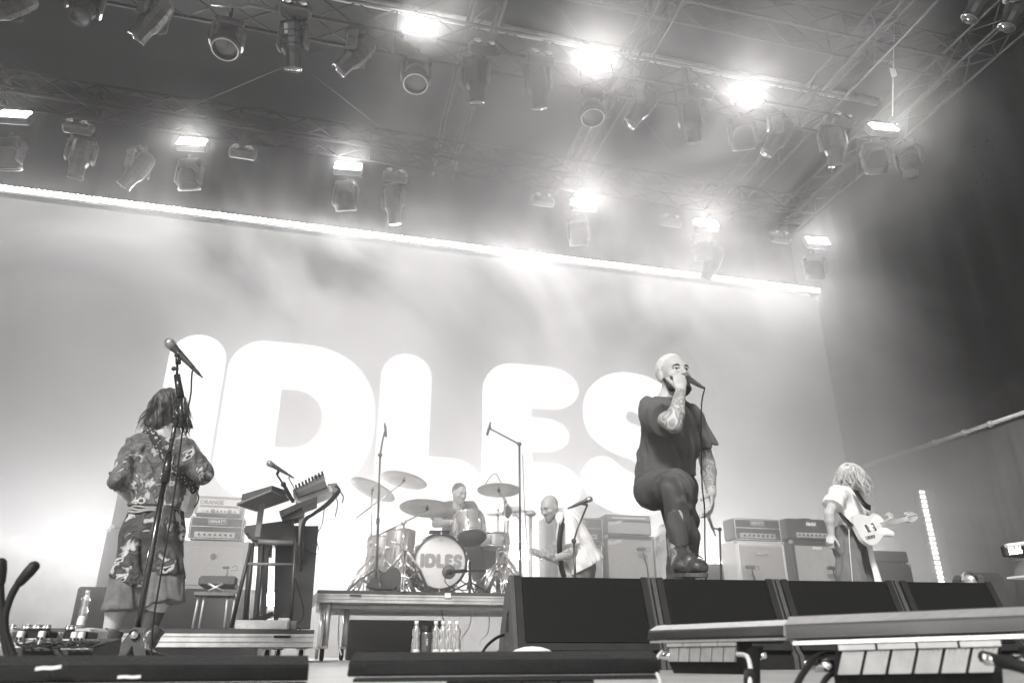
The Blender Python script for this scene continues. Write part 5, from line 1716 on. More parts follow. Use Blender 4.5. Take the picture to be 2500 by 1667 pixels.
hand(bl, J['wrL'], (.5, .6, .2), (0, .3, 1), (0, 1, .3), (.7, .8, .6))
hand(bl, J['wrR'], (-.5, .6, -.3), (-.2, .2, -1), (-.3, 1, .3), (.6, .7, .6))
bl.build('body', m_skin, gl)


def print_mat(name, lo, mid, hi, sc, seed=0.0):
    """big printed roses: rounded petals with dark hearts over a mid ground"""
    if name in MATS: return MATS[name]
    m = mat(name, mid, .85, 0, 0)
    n, l = m.node_tree.nodes, m.node_tree.links; b = n['Principled BSDF']
    tc = n.new('ShaderNodeTexCoord'); mp = n.new('ShaderNodeMapping'); mp.inputs['Location'].default_value = (seed, seed * .7, seed * .3)
    l.new(tc.outputs['Object'], mp.inputs[0])
    no = n.new('ShaderNodeTexNoise'); no.inputs['Scale'].default_value = sc * .9; no.inputs['Detail'].default_value = 3; no.inputs['Distortion'].default_value = 1.6
    l.new(mp.outputs[0], no.inputs['Vector'])
    vo = n.new('ShaderNodeTexVoronoi'); vo.inputs['Scale'].default_value = sc; vo.inputs['Randomness'].default_value = 1
    ad = n.new('ShaderNodeVectorMath'); ad.operation = 'MULTIPLY_ADD'; ad.inputs[1].default_value = (.22, .22, .22)
    l.new(no.outputs['Color'], ad.inputs[0]); l.new(mp.outputs[0], ad.inputs[2]); l.new(ad.outputs[0], vo.inputs['Vector'])
    a = n.new('ShaderNodeValToRGB'); e = a.color_ramp.elements
    e[0].position = .0; e[0].color = g(lo); e[1].position = 1; e[1].color = g(lo * 1.2)
    for (p, v) in ((.16, lo), (.22, hi), (.33, hi * .7), (.40, mid), (.46, lo * 1.2), (.58, mid), (.70, mid * .6)):
        q = e.new(p); q.color = g(v)
    mu = n.new('ShaderNodeMath'); mu.operation = 'MULTIPLY_ADD'; mu.inputs[1].default_value = 1.0; l.new(vo.outputs['Distance'], mu.inputs[0])
    m2 = n.new('ShaderNodeMath'); m2.operation = 'MULTIPLY'; m2.inputs[1].default_value = .35; l.new(no.outputs['Fac'], m2.inputs[0])
    l.new(m2.outputs[0], mu.inputs[2])
    s2 = n.new('ShaderNodeMath'); s2.operation = 'SUBTRACT'; s2.inputs[1].default_value = .14; l.new(mu.outputs[0], s2.inputs[0])
    l.new(s2.outputs[0], a.inputs[0]); l.new(a.outputs[0], b.inputs['Base Color'])
    return m


m_top = print_mat('rose_print_top', .035, .15, .50, 9.0)
m_skirt = print_mat('rose_print_skirt', .012, .07, .45, 7.5, 3.0)
bl = Blob(.0085)
torso(bl, J, .008, .05)
for q in 'RL':
    e = J['sh' + q].lerp(J['el' + q], .97)
    bl.limb(J['sh' + q], e, .060, .062, k=.05)
    bl.limb(e, e.lerp(J['wr' + q], .10), .062, .068, k=.02, flat=True)
rt = (J['shR'] - J['shL']).normalized()
bl.limb(J['pelvis'] + up * .14, J['pelvis'] + up * .02, .108, .112, rt, 1.22, .05)
bl.cut(P(376, 1236, 5.0), (0, 0, -1))
bl.fold = folds(.012, ((5, 4, 6), (6, 5, -3), (3, 3, 3)), 4.4)
bl.build('top', m_top, gl)
b = MB(); wz = P(376, 1234, 4.9).z
for dz_ in (0, .014, .026):
    b.tube([Vector((J['pelvis'].x, J['pelvis'].y, wz - dz_)) + rt * (.142 * cos(a)) + J['fwd'] * (.120 * sin(a)) + up * (.006 * sin(a * 5 + dz_ * 90)) for a in np.linspace(0, 2 * pi, 41)], .007, 6, cap=False)
b.build('waistband', mat('band_white', .30, .8, 0, .25, 14), gl)
bl = Blob(.0085)
bl.limb(J['pelvis'] + up * .08, J['pelvis'] - up * .10, .120, .134, rt, 1.28, .05)
bl.limb(J['hipL'] - up * .08, P(312, 1440, 4.98), .115, .112, k=.05, flat=True)
bl.limb(J['hipR'] - up * .08, P(402, 1420, 4.98), .115, .112, k=.05, flat=True)
bl.cut(P(330, 1432, 4.9), (-.36, 0, -1)); bl.cut(P(372, 1238, 5.0), (0, 0, 1))
bl.fold = folds(.014, ((8, 4, .8), (3, 8, 1.2), (1, 1, 2.2)), 2.2)
bl.build('skirt', m_skirt, gl)
bl = Blob(.0085)
bl.limb(P(318, 1400, 5.0), P(296, 1492, 4.98), .108, .112, k=.06, flat=True); bl.limb(P(398, 1390, 5.0), P(402, 1476, 4.98), .108, .108, k=.06, flat=True)
bl.cut(P(300, 1488, 4.85), (.18, 0, -1)); bl.cut(P(372, 1400, 5.0), (0, 0, 1))
bl.fold = folds(.012, ((9, 4, .8), (3, 9, 1.2), (1, 1, 2.2)), 5.2)
bl.build('underskirt', mat('mesh_underskirt', .13, .9, 0, .3, 16, .3, 300), gl)
bl = Blob(.007); a_ = J['knR'].lerp(J['anR'], .35); bl.limb(a_, J['anR'], .062, .045, k=.01, flat0=True); bl.build('sock', mat('sock_dark', .06, .9, 0, .2, 40), gl)
boot(gl, Vector((J['anL'].x - .03, J['anL'].y - .04, 0)), Vector((J['anL'].x + .03, J['anL'].y + .22, 0)), (0, 0, 1), Vector((J['anL'].x, J['anL'].y, .10)), 1.05)
boot(gl, Vector((J['anR'].x - .10, J['anR'].y - .0, .02)), Vector((J['anR'].x + .12, J['anR'].y - .10, 0)), (0, 0, 1), Vector((J['anR'].x, J['anR'].y, .13)), 1.05)
m_hair_b = mat('hair_brown', .05, .5, 0, .35, 40, .3, 200)
bl = Blob(.008); THl = lambda x, y, z: J['head'] + J['hM'] @ Vector((x, y, z))
bl.ell(THl(0, -.022, .03), (.088, .108, .098), J['hM'], .03)
bl.limb(THl(0, -.06, .0), THl(-.01, -.05, -.13), .080, .070, rt, 1.05, .05)
bl.fold = folds(.010, ((18, 8, 3), (8, 20, 3), (2, 2, 5)))
hr = bl.build('hair', m_hair_b, gl)
strand_hair(gl, m_hair_b, J['head'], J['hM'], 95, .25, (.086, .106, .098), .30, 1.2, seed=4, back_only=.45, wave=.022)


# ---- electric guitars
def strap(root, pts, wdt, nrm, m_):
    b = MB(); b.smooth = True
    pts = spline(pts, 6); A = []; B_ = []
    for i, p in enumerate(pts):
        d = (pts[min(i + 1, len(pts) - 1)] - pts[max(i - 1, 0)]).normalized(); s_ = d.cross(Vector(nrm)).normalized() * wdt / 2
        A.append(p - s_); B_.append(p + s_)
    b.quadstrip(A, B_, .004, nrm)
    return b.build('strap', m_, root)


m_strap = two_tone('woven_strap', .34, .03, 'voronoi', 55, .20, .34)


def guitar(label, O, ax, face, outline, neck_len, mats, head_w=.08, s=1.0, tuners=6, bass=False, guard=None):
    """ax: along the neck, face: the way the top looks; outline in (along, across) metres, bridge near (0,0)"""
    O, ax, face = Vector(O), Vector(ax).normalized(), Vector(face).normalized()
    sd = ax.cross(face).normalized(); face = sd.cross(ax).normalized()
    t = thing('bass_guitar' if bass else 'electric_guitar', label, 'bass guitar' if bass else 'guitar', O)
    W = lambda a, c, h: O + (ax * a + sd * c + face * h) * s
    ol = catmull(outline, True, 6)
    b = MB(); prism(b, ol, [], lambda a, c: W(a, c, -.022), face * .044 * s); b.build('guitar_body', mats[0], t)
    a0 = max(p[0] for p in ol) - .06
    if guard:
        b = MB(); prism(b, catmull(guard, True, 5), [], lambda a, c: W(a, c, .0225), face * .003); b.build('pickguard', mats[1], t)
    b = MB(); prism(b, [(a0 - .06, -.028), (a0 + neck_len, -.021), (a0 + neck_len, .021), (a0 - .06, .028)], [], lambda a, c: W(a, c, .008), face * .024 * s); b.build('neck', mats[2], t)
    b = MB()
    for k in range(1, 18):
        f_ = a0 + neck_len - (neck_len + .25) * (1 - 2 ** (-k / 12.0)); f_ = max(f_, a0 - .05)
        b.tube([W(f_, -.024, .034), W(f_, .024, .034)], .0012, 4)
    b.build('frets', m_chrome, t)
    hl = .20 if bass else .17
    b = MB(); prism(b, catmull([(a0 + neck_len, -.021, 1), (a0 + neck_len + .03, -.030), (a0 + neck_len + hl - .02, -.040), (a0 + neck_len + hl, -.018), (a0 + neck_len + hl - .01, .015), (a0 + neck_len + .05, .040), (a0 + neck_len, .021, 1)], True, 4),
                 [], lambda a, c: W(a, c, .0), face * .018 * s); h = b.build('headstock', mats[2], t)
    for k in range(tuners):
        b = MB(); aa = a0 + neck_len + .035 + k * (hl - .06) / max(1, tuners - 1)
        b.cyl(W(aa, -.03, .009), W(aa, -.058, .009), .004, 8); b.sphere(W(aa, -.062, .009), .009, 8, 6); b.cyl(W(aa, -.018, .01), W(aa, -.018, .03), .005, 8); b.build('tuning_peg', m_chrome, h)
    b = MB()
    ns = 4 if bass else 6
    for k in range(ns):
        c = -.022 + .044 * k / (ns - 1); b.tube([W(.0, c, .038), W(a0 + neck_len + .05, c * .7, .030)], .0009 if not bass else .0016, 4)
    b.build('string', m_chrome, t)
    b = MB(); b.bbox(W(.0, 0, .028), (.001, .001, .001)); 
    b = MB(); M3 = Matrix((ax, sd, face)).transposed()
    b.bbox(W(0, 0, .028), (.05 * s, .075 * s, .012 * s), .003, M3); b.build('bridge', m_chrome, t)
    b = MB(); b.bbox(W(.10, 0, .026), (.035 * s, .08 * s, .012 * s), .004, M3); b.build('pickup', mat('pickup_black', .03, .4), t)
    b = MB(); b.bbox(W(-.02, .085, .025), (.13 * s, .028 * s, .003 * s), .001, M3)
    b.build('control_plate', m_chrome, t)
    for k in range(3):
        b = MB(); c = W(-.06 + k * .04, .085, .026); b.cyl(c, c + face * .018, .010 * s, 12); b.build('knob', m_chrome, t)
    return t


tele = [(-.13, 0), (-.125, -.09), (-.06, -.155), (.04, -.145), (.12, -.115), (.20, -.13), (.265, -.10), (.285, -.04), (.25, -.03), (.245, .03), (.27, .05), (.325, .085), (.315, .12), (.26, .115), (.19, .10), (.12, .12), (.04, .155), (-.06, .16), (-.125, .095)]
m_gw = mat('guitar_cream', .60, .2, 0, .05, 6, coat=.8); m_gg = mat('guitar_guard', .74, .3, 0, 0); m_neck = mat('maple', .42, .35, 0, .15, 20)
m_gclear = mat('guitar_acrylic', .75, .05, 0, 0, trans=.6, coat=.5)
# clear body guitar held by the left guitarist, mostly hidden by the body
guitar('see through guitar poking out in front of the left guitarist, its strap end dangling', P(462, 1200, 5.24), (-.40, .86, .30), (.86, .45, .05), tele, .46, (m_gclear, m_gg, m_neck))
J = PJ['gl']
strap(gl, [P(356, 1040, 5.02), P(366, 1048, 4.90), P(385, 1085, 4.855), P(405, 1120, 4.85), P(428, 1150, 4.87), P(450, 1168, 4.93), P(478, 1200, 5.12)], .052, (0, 1, 0), m_strap)
b = MB(); b.tube(spline([P(480, 1200, 5.1), P(485, 1212, 5.1), P(482, 1226, 5.12), P(474, 1236, 5.15)]), .004, 5); tag(b.build('cable', m_rubber), 'short black cable hooked at the strap end of the left guitarist', 'cable', 'cables')

# ---------------------------------------------------------------- guitarist on the right
gr_ = thing('person', 'blond long haired guitarist in a white tee looking down at the right', 'person', (5.0, 6.2, 0))
Y0 = 6.2
J = dict(neck=P(2068, 1196, Y0), shR=P(2043, 1207, 6.04), shL=P(2086, 1210, 6.38), elR=P(2024, 1254, 5.98), wrR=P(2030, 1306, 6.02), elL=P(2118, 1275, 6.42), wrL=P(2160, 1278, 6.16),
         pelvis=P(2074, 1302, 6.24), hipR=P(2064, 1312, 6.13), hipL=P(2086, 1312, 6.34), knR=P(2078, 1420, 6.08), anR=P(2078, 1530, 6.20), knL=P(2112, 1420, 6.30), anL=P(2120, 1530, 6.4), head=P(2080, 1164, 6.2))
J['fwd'] = Vector((.88, -.47, 0)).normalized()
J['hM'] = frame((.88, -.32, -.12))
PJ['gr'] = J
bl = Blob(.0085)
skin_body(bl, J, 1.0, legs=False)
head(bl, J['head'], J['hM'])
hand(bl, J['wrR'], P(2022, 1338, 6.0) - J['wrR'], (.6, 0, .6), (.7, -.6, 0), (.9, 1.0, .8))
hand(bl, J['wrL'], (.3, -.5, .3), (.0, -.3, 1), (.9, .2, 0), (1, 1, .9))
bl.build('body', m_skin, gr_)
m_wt = mat('white_cotton', .72, .85, 0, .06, 6, .2, 300)
bl = Blob(.009); tee(bl, J, .60, .022, .088, None, .02)
bl.cut(P(2074, 1290, 6.1), (0, 0, -1)); bl.fold = folds(.010, ((5, 4, 3), (4, 6, 3), (2, 2, 4)), 7.7)
bl.build('tee_shirt', m_wt, gr_)
m_tr2 = mat('trousers_brown', .13, .85, 0, .15, 8, .2, 300)
bl = Blob(.009); hp = (J['hipR'] - J['hipL']).normalized()
bl.limb(J['pelvis'] + up * .06, J['pelvis'] - up * .03, .112, .125, hp, 1.3, .05)
for q, sg_ in (('R', 1), ('L', 1)):
    bl.limb(J['hip' + q], J['kn' + q], .118, .115, k=.04); bl.limb(J['kn' + q], J['an' + q], .115, .125, k=.04, flat=True)
bl.fold = folds(.012, ((9, 3, .9), (3, 9, .9), (1, 1, 2.0)), 6.1)
bl.build('trousers', m_tr2, gr_)
b = MB(); b.smooth = True
A = [P(2106, 1310, 6.1), P(2118, 1340, 6.1), P(2124, 1370, 6.08), P(2132, 1400, 6.08), P(2138, 1430, 6.08)]; B_ = [P(2118, 1305, 6.1), P(2130, 1335, 6.08), P(2138, 1370, 6.06), P(2148, 1400, 6.05), P(2156, 1430, 6.05)]
b.quadstrip(spline(A, 4), spline(B_, 4), .004); b.build('side_stripe', m_wt, gr_)
for q in 'RL': boot(gr_, Vector((J['an' + q].x - .04, J['an' + q].y, 0)), Vector((J['an' + q].x + .2, J['an' + q].y - .1, 0)), (0, 0, 1), Vector((J['an' + q].x, J['an' + q].y, .10)))
m_blond = mat('hair_blond', .52, .5, 0, .35, 40, .3, 200)
bl = Blob(.009); THr = lambda x, y, z: J['head'] + J['hM'] @ Vector((x, y, z))
bl.ell(THr(0, -.015, .035), (.090, .112, .098), J['hM'], .03)
bl.limb(THr(0, -.05, .0), THr(0, -.055, -.10), .085, .070, k=.05)
bl.fold = folds(.012, ((18, 8, 4), (8, 20, 4), (2, 2, 7)))
bl.build('hair', m_blond, gr_)
strand_hair(gr_, m_blond, J['head'], J['hM'], 110, .27, (.088, .108, .10), .30, 1.5, seed=9, wave=.026)
gd = [(.10, -.055), (.22, -.10), (.27, -.04), (.25, .02), (.31, .09), (.22, .095), (.12, .075), (.08, .02)]
Og = P(2112, 1292, 5.93)
gax = (P(2215, 1262, 5.98) - P(2125, 1283, 5.90)).normalized()
guitar('cream electric guitar with a white guard hanging from the shoulder of the blond guitarist', Og, gax, (.18, -.95, .25), tele, .34, (m_gw, m_gg, m_neck), guard=gd, s=.93)
strap(gr_, [P(2088, 1196, 6.02), P(2100, 1215, 5.97), P(2112, 1232, 5.94), P(2126, 1240, 5.95)], .055, (0, 1, 0), m_black)
strap(gr_, [P(2040, 1236, 6.10), P(2052, 1252, 6.00), P(2064, 1268, 5.94), P(2080, 1285, 5.91)], .055, (0, 1, 0), m_black)
b = MB(); b.tube(spline([P(2072, 1285, 5.95), P(2074, 1330, 5.92), P(2078, 1380, 5.92), P(2082, 1430, 5.95)]), .004, 5); tag(b.build('cable', m_white), 'thin pale guitar cable falling along the trousers of the blond guitarist', 'cable', 'cables')

# ---------------------------------------------------------------- the bassist
ba = thing('person', 'bearded shaven headed bassist in an open white shirt bending forward', 'person', (2.2, 7.0, 0))
J = dict(neck=P(1372, 1254, 7.0), shL=P(1386, 1278, 6.86), shR=P(1388, 1262, 7.2), elL=P(1400, 1348, 6.82), wrL=P(1352, 1364, 6.72), elR=P(1390, 1350, 7.3), wrR=P(1375, 1385, 7.0),
         pelvis=P(1424, 1372, 7.04), hipL=P(1424, 1384, 6.92), hipR=P(1428, 1384, 7.15), knL=P(1405, 1460, 6.9), anL=P(1420, 1560, 6.95), knR=P(1430, 1460, 7.15), anR=P(1450, 1560, 7.2), head=P(1343, 1239, 6.98))
J['fwd'] = Vector((-.86, -.35, -.30)).normalized()
J['hM'] = frame((-.80, -.42, -.42))
bl = Blob(.0075)
skin_body(bl, J, .98, legs=False)
THb = head(bl, J['head'], J['hM'])
hand(bl, J['wrL'], P(1334, 1358, 6.68) - J['wrL'], (-.2, .5, .8), (-.4, -.6, .5), (.7, .8, .7))
bl.build('body', [m_skin2, m_tattoo], ba, tattoo([(J['elL'].lerp(J['wrL'], .0), J['wrL'].lerp(J['elL'], .4))]))
eyes(ba, THb, J['hM'], gaze=(0, 1, -.5))
bl = Blob(.007)
bl.limb(THb(-.05, .04, -.07), THb(0, .075, -.105), .020, .024, k=.02); bl.limb(THb(.05, .04, -.07), THb(0, .075, -.105), .020, .024, k=.02)
bl.limb(THb(-.024, .088, -.048), THb(.024, .088, -.048), .008, .008, k=.01)
bl.build('beard', mat('beard_grey', .18, .85, 0, .3, 90, .4, 200), ba)
bl = Blob(.0085)
torso(bl, J, .030, .06, .02)
hp = (J['hipR'] - J['hipL']).normalized()
bl.limb(J['neck'].lerp(J['pelvis'], .5), P(1430, 1372, 7.0), .135, .175, hp, 1.25, .06)
bl.limb(P(1415, 1350, 7.0), P(1428, 1402, 7.0), .16, .17, hp, 1.3, .05, flat=True)
e = J['shL'].lerp(J['elL'], .78); bl.limb(J['shL'], e, .075, .092, k=.04, flat=True)
e = J['shR'].lerp(J['elR'], .7); bl.limb(J['shR'], e, .075, .092, k=.04, flat=True)
bl.fold = folds(.012, ((6, 4, 2), (4, 6, 2), (2, 2, 3.5)), 9.7)
bl.cut(P(1440, 1380, 6.9), (.5, 0, -1))
bl.build('shirt', m_wt, ba)
b = MB(); b.smooth = True
b.quadstrip(spline([P(1362, 1250, 6.86), P(1356, 1262, 6.82), P(1362, 1284, 6.80)], 5), spline([P(1376, 1250, 6.80), P(1374, 1268, 6.76), P(1366, 1286, 6.76)], 5), .006); b.build('collar', m_wt, ba)
bl = Blob(.009)
bl.limb(J['pelvis'], J['pelvis'] - up * .05, .12, .125, hp, 1.3, .05)
for q in 'RL': bl.limb(J['hip' + q], J['kn' + q], .105, .08, k=.04); bl.limb(J['kn' + q], J['an' + q], .08, .07, k=.04, flat=True)
bl.build('trousers', m_tr2, ba)
for q in 'RL': boot(ba, Vector((J['an' + q].x + .03, J['an' + q].y, 0)), Vector((J['an' + q].x - .2, J['an' + q].y - .05, 0)), (0, 0, 1), Vector((J['an' + q].x, J['an' + q].y, .1)))
bax = (P(1312, 1352, 6.6) - P(1392, 1390, 7.0)).normalized()
guitar('electric bass held low by the bending bassist, its head pointing at the drums', P(1392, 1390, 7.0) - bax * .12, bax, (-.1, -.9, .4), tele, .40, (m_gw, m_gg, m_neck), tuners=4, bass=True)
strap(ba, [P(1392, 1262, 6.93), P(1378, 1266, 6.82), P(1370, 1290, 6.75), P(1366, 1330, 6.74), P(1370, 1380, 6.80), P(1378, 1410, 6.86)], .05, (0, 1, 0), m_black)

# ---------------------------------------------------------------- the drummer
dr = thing('person', 'drummer with short dark hair in a grey tee seated behind the drums', 'person', (1.3, 8.7, .62))
J = dict(neck=P(1118, 1236, 8.72), shR=P(1082, 1240, 8.72), shL=P(1148, 1240, 8.84), elR=P(1064, 1278, 8.60), wrR=P(1105, 1274, 8.35), elL=P(1165, 1285, 8.7), wrL=P(1150, 1292, 8.4),
         pelvis=P(1112, 1330, 8.95), hipR=P(1098, 1335, 8.9), hipL=P(1128, 1335, 9.0), knR=P(1085, 1345, 8.5), anR=P(1090, 1420, 8.5), knL=P(1160, 1345, 8.55), anL=P(1172, 1415, 8.5), head=P(1121, 1205, 8.66))
J['fwd'] = Vector((.15, -1, 0)).normalized()
J['hM'] = frame((.38, -.85, -.28))
bl = Blob(.0085)
skin_body(bl, J, 1.0, legs=False)
THd = head(bl, J['head'], J['hM'])
for q in 'RL': hand(bl, J['wr' + q], (.4 if q == 'R' else -.4, -.7, -.1), (0, 0, -1), (-1 if q == 'R' else 1, 0, .3), (.8, .9, .8))
bl.build('body', m_skin, dr)
eyes(dr, THd, J['hM'], gaze=(0, 1, -.3))
bl = Blob(.008)
bl.ell(THd(0, -.018, .040), (.078, .098, .089), J['hM'], .01); bl.cut(THd(0, .052, .05), J['hM'] @ Vector((0, .86, -.5)))
bl.fold = folds(.006, ((50, 0, 0), (0, 50, 0), (0, 0, 50))); bl.build('hair', m_hair_b, dr)
bl = Blob(.009); tee(bl, J, .65, .024, .092, None, .02); bl.fold = folds(.010, ((5, 4, 3), (4, 6, 3), (2, 2, 4)), 1.7)
bl.build('tee_shirt', mat('tee_mid_grey', .09, .85, 0, .1, 6), dr)
bl = Blob(.009); hp = (J['hipR'] - J['hipL']).normalized()
bl.limb(J['pelvis'] + up * .02, J['pelvis'] - up * .03, .11, .12, hp, 1.3, .05)
for q in 'RL': bl.limb(J['hip' + q], J['kn' + q], .10, .08, k=.04); bl.limb(J['kn' + q], J['an' + q], .085, .08, k=.04, flat=True)
bl.fold = folds(.010, ((9, 3, 2), (3, 9, 2), (1, 1, 3)), 3.3)
bl.build('trousers', m_tr, dr)
for q in 'RL': boot(dr, Vector((J['an' + q].x, J['an' + q].y + .06, dz)), Vector((J['an' + q].x, J['an' + q].y - .2, dz)), (0, 0, 1), Vector((J['an' + q].x, J['an' + q].y, dz + .1)))
for q, dd in (('R', (.9, -.2, .12)), ('L', (-.3, -.8, .2))):
    b = MB(); a_ = J['wr' + q] + Vector((0, -.05, 0)); d_ = Vector(dd).normalized(); b.tube([a_ - d_ * .08, a_ + d_ * .28, a_ + d_ * .31], [.007, .006, .004], 8)
    tag(b.build('drumstick', m_neck), 'pale drumstick in the %s hand of the drummer' % ('near' if q == 'R' else 'far'), 'drumstick', 'drumsticks')
t = thing('drum_stool', 'round black stool under the seated drummer', 'stool', (J['pelvis'].x, 8.98, dz)); c = J['pelvis']
b = MB(); b.lathe([(0, -.2), (.15, -.2), (.17, -.17), (.17, -.13), (.14, -.12), (0, -.12)], (c.x, 8.98, c.z), n=20); b.build('seat', m_black, t)
b = MB(); b.cyl((c.x, 8.98, dz + .1), (c.x, 8.98, c.z - .2), .02); b.build('post', m_chrome, t)
for a in (0, 2.1, 4.2): b = MB(); b.tube([(c.x, 8.98, dz + .2), (c.x + .25 * cos(a), 8.98 + .25 * sin(a), dz + .01)], .012, 6); b.build('leg', m_chrome, t)

# a stagehand glimpsed between the singer and the white stacks
sh = thing('person', 'pale figure in a light shirt half hidden behind the leg of the singer', 'person', (4.2, 9.8, 0))
c = P(1619, 1300, 9.8)
J = dict(neck=P(1622, 1318, 9.8), shR=P(1608, 1326, 9.7), shL=P(1636, 1326, 9.9), elR=P(1598, 1350, 9.6), wrR=P(1606, 1330, 9.4), pelvis=P(1630, 1400, 9.8), hipR=P(1624, 1405, 9.75), hipL=P(1636, 1405, 9.85), head=P(1622, 1300, 9.75))
J['knR'] = Vector((J['hipR'].x, 9.7, .5)); J['anR'] = Vector((J['hipR'].x, 9.75, .08)); J['knL'] = Vector((J['hipL'].x, 9.8, .5)); J['anL'] = Vector((J['hipL'].x, 9.85, .08))
J['fwd'] = Vector((-.8, -.6, 0)).normalized(); J['hM'] = frame((-.8, -.6, -.1))
bl = Blob(.011); skin_body(bl, J, 1.0); head(bl, J['head'], J['hM']); hand(bl, J['wrR'], (-.2, -.2, 1), (-.5, -.5, 0), (1, 0, 0)); bl.build('body', m_skin2, sh)
bl = Blob(.011); tee(bl, J, .6, .03, .09); bl.build('shirt', mat('shirt_grey', .3, .85), sh)
bl = Blob(.011); bl.ell(J['head'] + J['hM'] @ Vector((0, -.02, .045)), (.082, .1, .088), J['hM']); bl.build('hair', m_hair_b, sh)
bl = Blob(.011); bl.limb(J['pelvis'], J['pelvis'] - up * .05, .12, .12, (1, 0, 0), 1.3)
for q in 'RL': bl.limb(J['hip' + q], J['kn' + q], .1, .08, k=.04); bl.limb(J['kn' + q], J['an' + q], .08, .07, k=.03)
bl.build('trousers', m_tr, sh)
# ============================================================ DRUMS
m_shell = mat('drum_shell_chrome', .55, .22, .7, .3, 10, stretch=(6, 6, .4))
m_head = mat('drum_head', .80, .45, 0, .05, 3)
m_cym = mat('cymbal_bronze', .80, .35, .25, .25, 3, .15, 30)


def drum(label, c, ax, r, dep, name='drum', reso=None, lugs=8):
    c, ax = Vector(c), Vector(ax).normalized(); u, v, _ = basis(ax)
    t = thing(name, label, 'drum', c)
    b = MB(); b.lathe([(r * .99, -dep / 2), (r, -dep / 2 + .01), (r, dep / 2 - .01), (r * .99, dep / 2)], c, ax, 36); b.build('shell', m_shell, t)
    b = MB(); b.lathe([(0, dep / 2 + .004), (r * .97, dep / 2 + .002), (r, dep / 2 - .006)], c, ax, 36); b.build('batter_head', m_head, t)
    b = MB(); b.lathe([(r, -dep / 2 + .006), (r * .97, -dep / 2 - .002), (0, -dep / 2 - .004)], c, ax, 36); b.build('resonant_head', reso or m_head, t)
    for sg in (-1, 1):
        b = MB(); b.lathe([(r * .985, sg * (dep / 2 + .012)), (r * 1.03, sg * (dep / 2 + .010)), (r * 1.03, sg * (dep / 2 - .016)), (r * 1.0, sg * (dep / 2 - .016))], c, ax, 36); b.build('hoop', m_chrome, t)
    for k in range(lugs):
        a = 2 * pi * (k + .5) / lugs; q = c + (u * cos(a) + v * sin(a)) * r * 1.03
        b = MB(); b.cyl(q - ax * dep * .5, q + ax * dep * .5, .004, 6); b.cyl(q - ax * dep * .22, q + ax * dep * .22, .010, 8); b.build('lug', m_chrome, t)
    return t


def tripod(b, c, h, r, n=3, a0=.3, rr=.011, dbl=True):
    c = Vector(c)
    for k in range(n):
        a = a0 + 2 * pi * k / n; d = Vector((cos(a), sin(a), 0)); s_ = Vector((-d.y, d.x, 0)) * .012
        for o_ in ((s_, -s_) if dbl else (Vector(),)):
            b.tube([c + Vector((0, 0, h)) + o_, c + d * r * .6 + Vector((0, 0, h * .55)) + o_, c + d * r + Vector((0, 0, .012)) + o_], rr, 6)
        b.tube([c + Vector((0, 0, h * .25)), c + d * r * .6 + Vector((0, 0, h * .55))], rr * .8, 5)


def cymbal_stand(label, base, top, boom=None, tilt=(0, 0), r=.23, cup=.045, name='cymbal_stand'):
    """base on the floor, top of the upright tube, boom end under the cymbal"""
    base, top = Vector(base), Vector(top)
    t = thing(name, label, 'cymbal', base)
    b = MB(); tripod(b, base, .42, .30, a0=base.x * 3); b.build('tripod', m_chrome, t)
    b = MB(); m_ = base.lerp(top, .5); b.cyl(base + Vector((0, 0, .06)), m_, .014, 12); b.cyl(m_, top, .0105, 12); b.cyl(m_ - Vector((0, 0, .03)), m_ + Vector((0, 0, .02)), .020, 12); b.build('tube', m_chrome, t)
    e = top
    if boom is not None:
        boom = Vector(boom); d = (boom - top).normalized()
        b = MB(); b.cyl(top - d * .30, boom, .009, 10); b.cyl(top - d * .03, top + d * .03, .02, 10); b.build('boom', m_chrome, t); e = boom
    M = Matrix.Rotation(tilt[0], 3, 'X') @ Matrix.Rotation(tilt[1], 3, 'Y'); n = M @ Vector((0, 0, 1))
    b = MB(); b.cyl(e, e + n * .10, .006, 8); b.cyl(e + n * .015, e + n * .03, .018, 12); b.cyl(e + n * .07, e + n * .085, .014, 12); b.build('tilter', m_black, t)
    b = MB(); b.smooth = True; c = e + n * .045
    b.lathe([(0, .022), (cup * .5, .020), (cup, .008), (cup * 1.1, .004), (r * .6, -.006), (r, -.018), (r, -.0195), (r * .6, -.008), (cup, .004), (0, .018)], c, n, 40)
    b.build('cymbal', m_cym, t)
    b = MB(); b.tube([c + (M @ Vector((cup * 1.02 * cos(a), cup * 1.02 * sin(a), .0085))) for a in np.linspace(0, 2 * pi, 25)], .0012, 4)
    for q in (.45, .6, .75, .9): b.tube([c + (M @ Vector((r * q * cos(a), r * q * sin(a), -.0035 - .016 * (q - .45) / .45 + .001))) for a in np.linspace(0, 2 * pi, 33)], .0006, 3)
    b.build('grooves', m_cym, t)
    return t


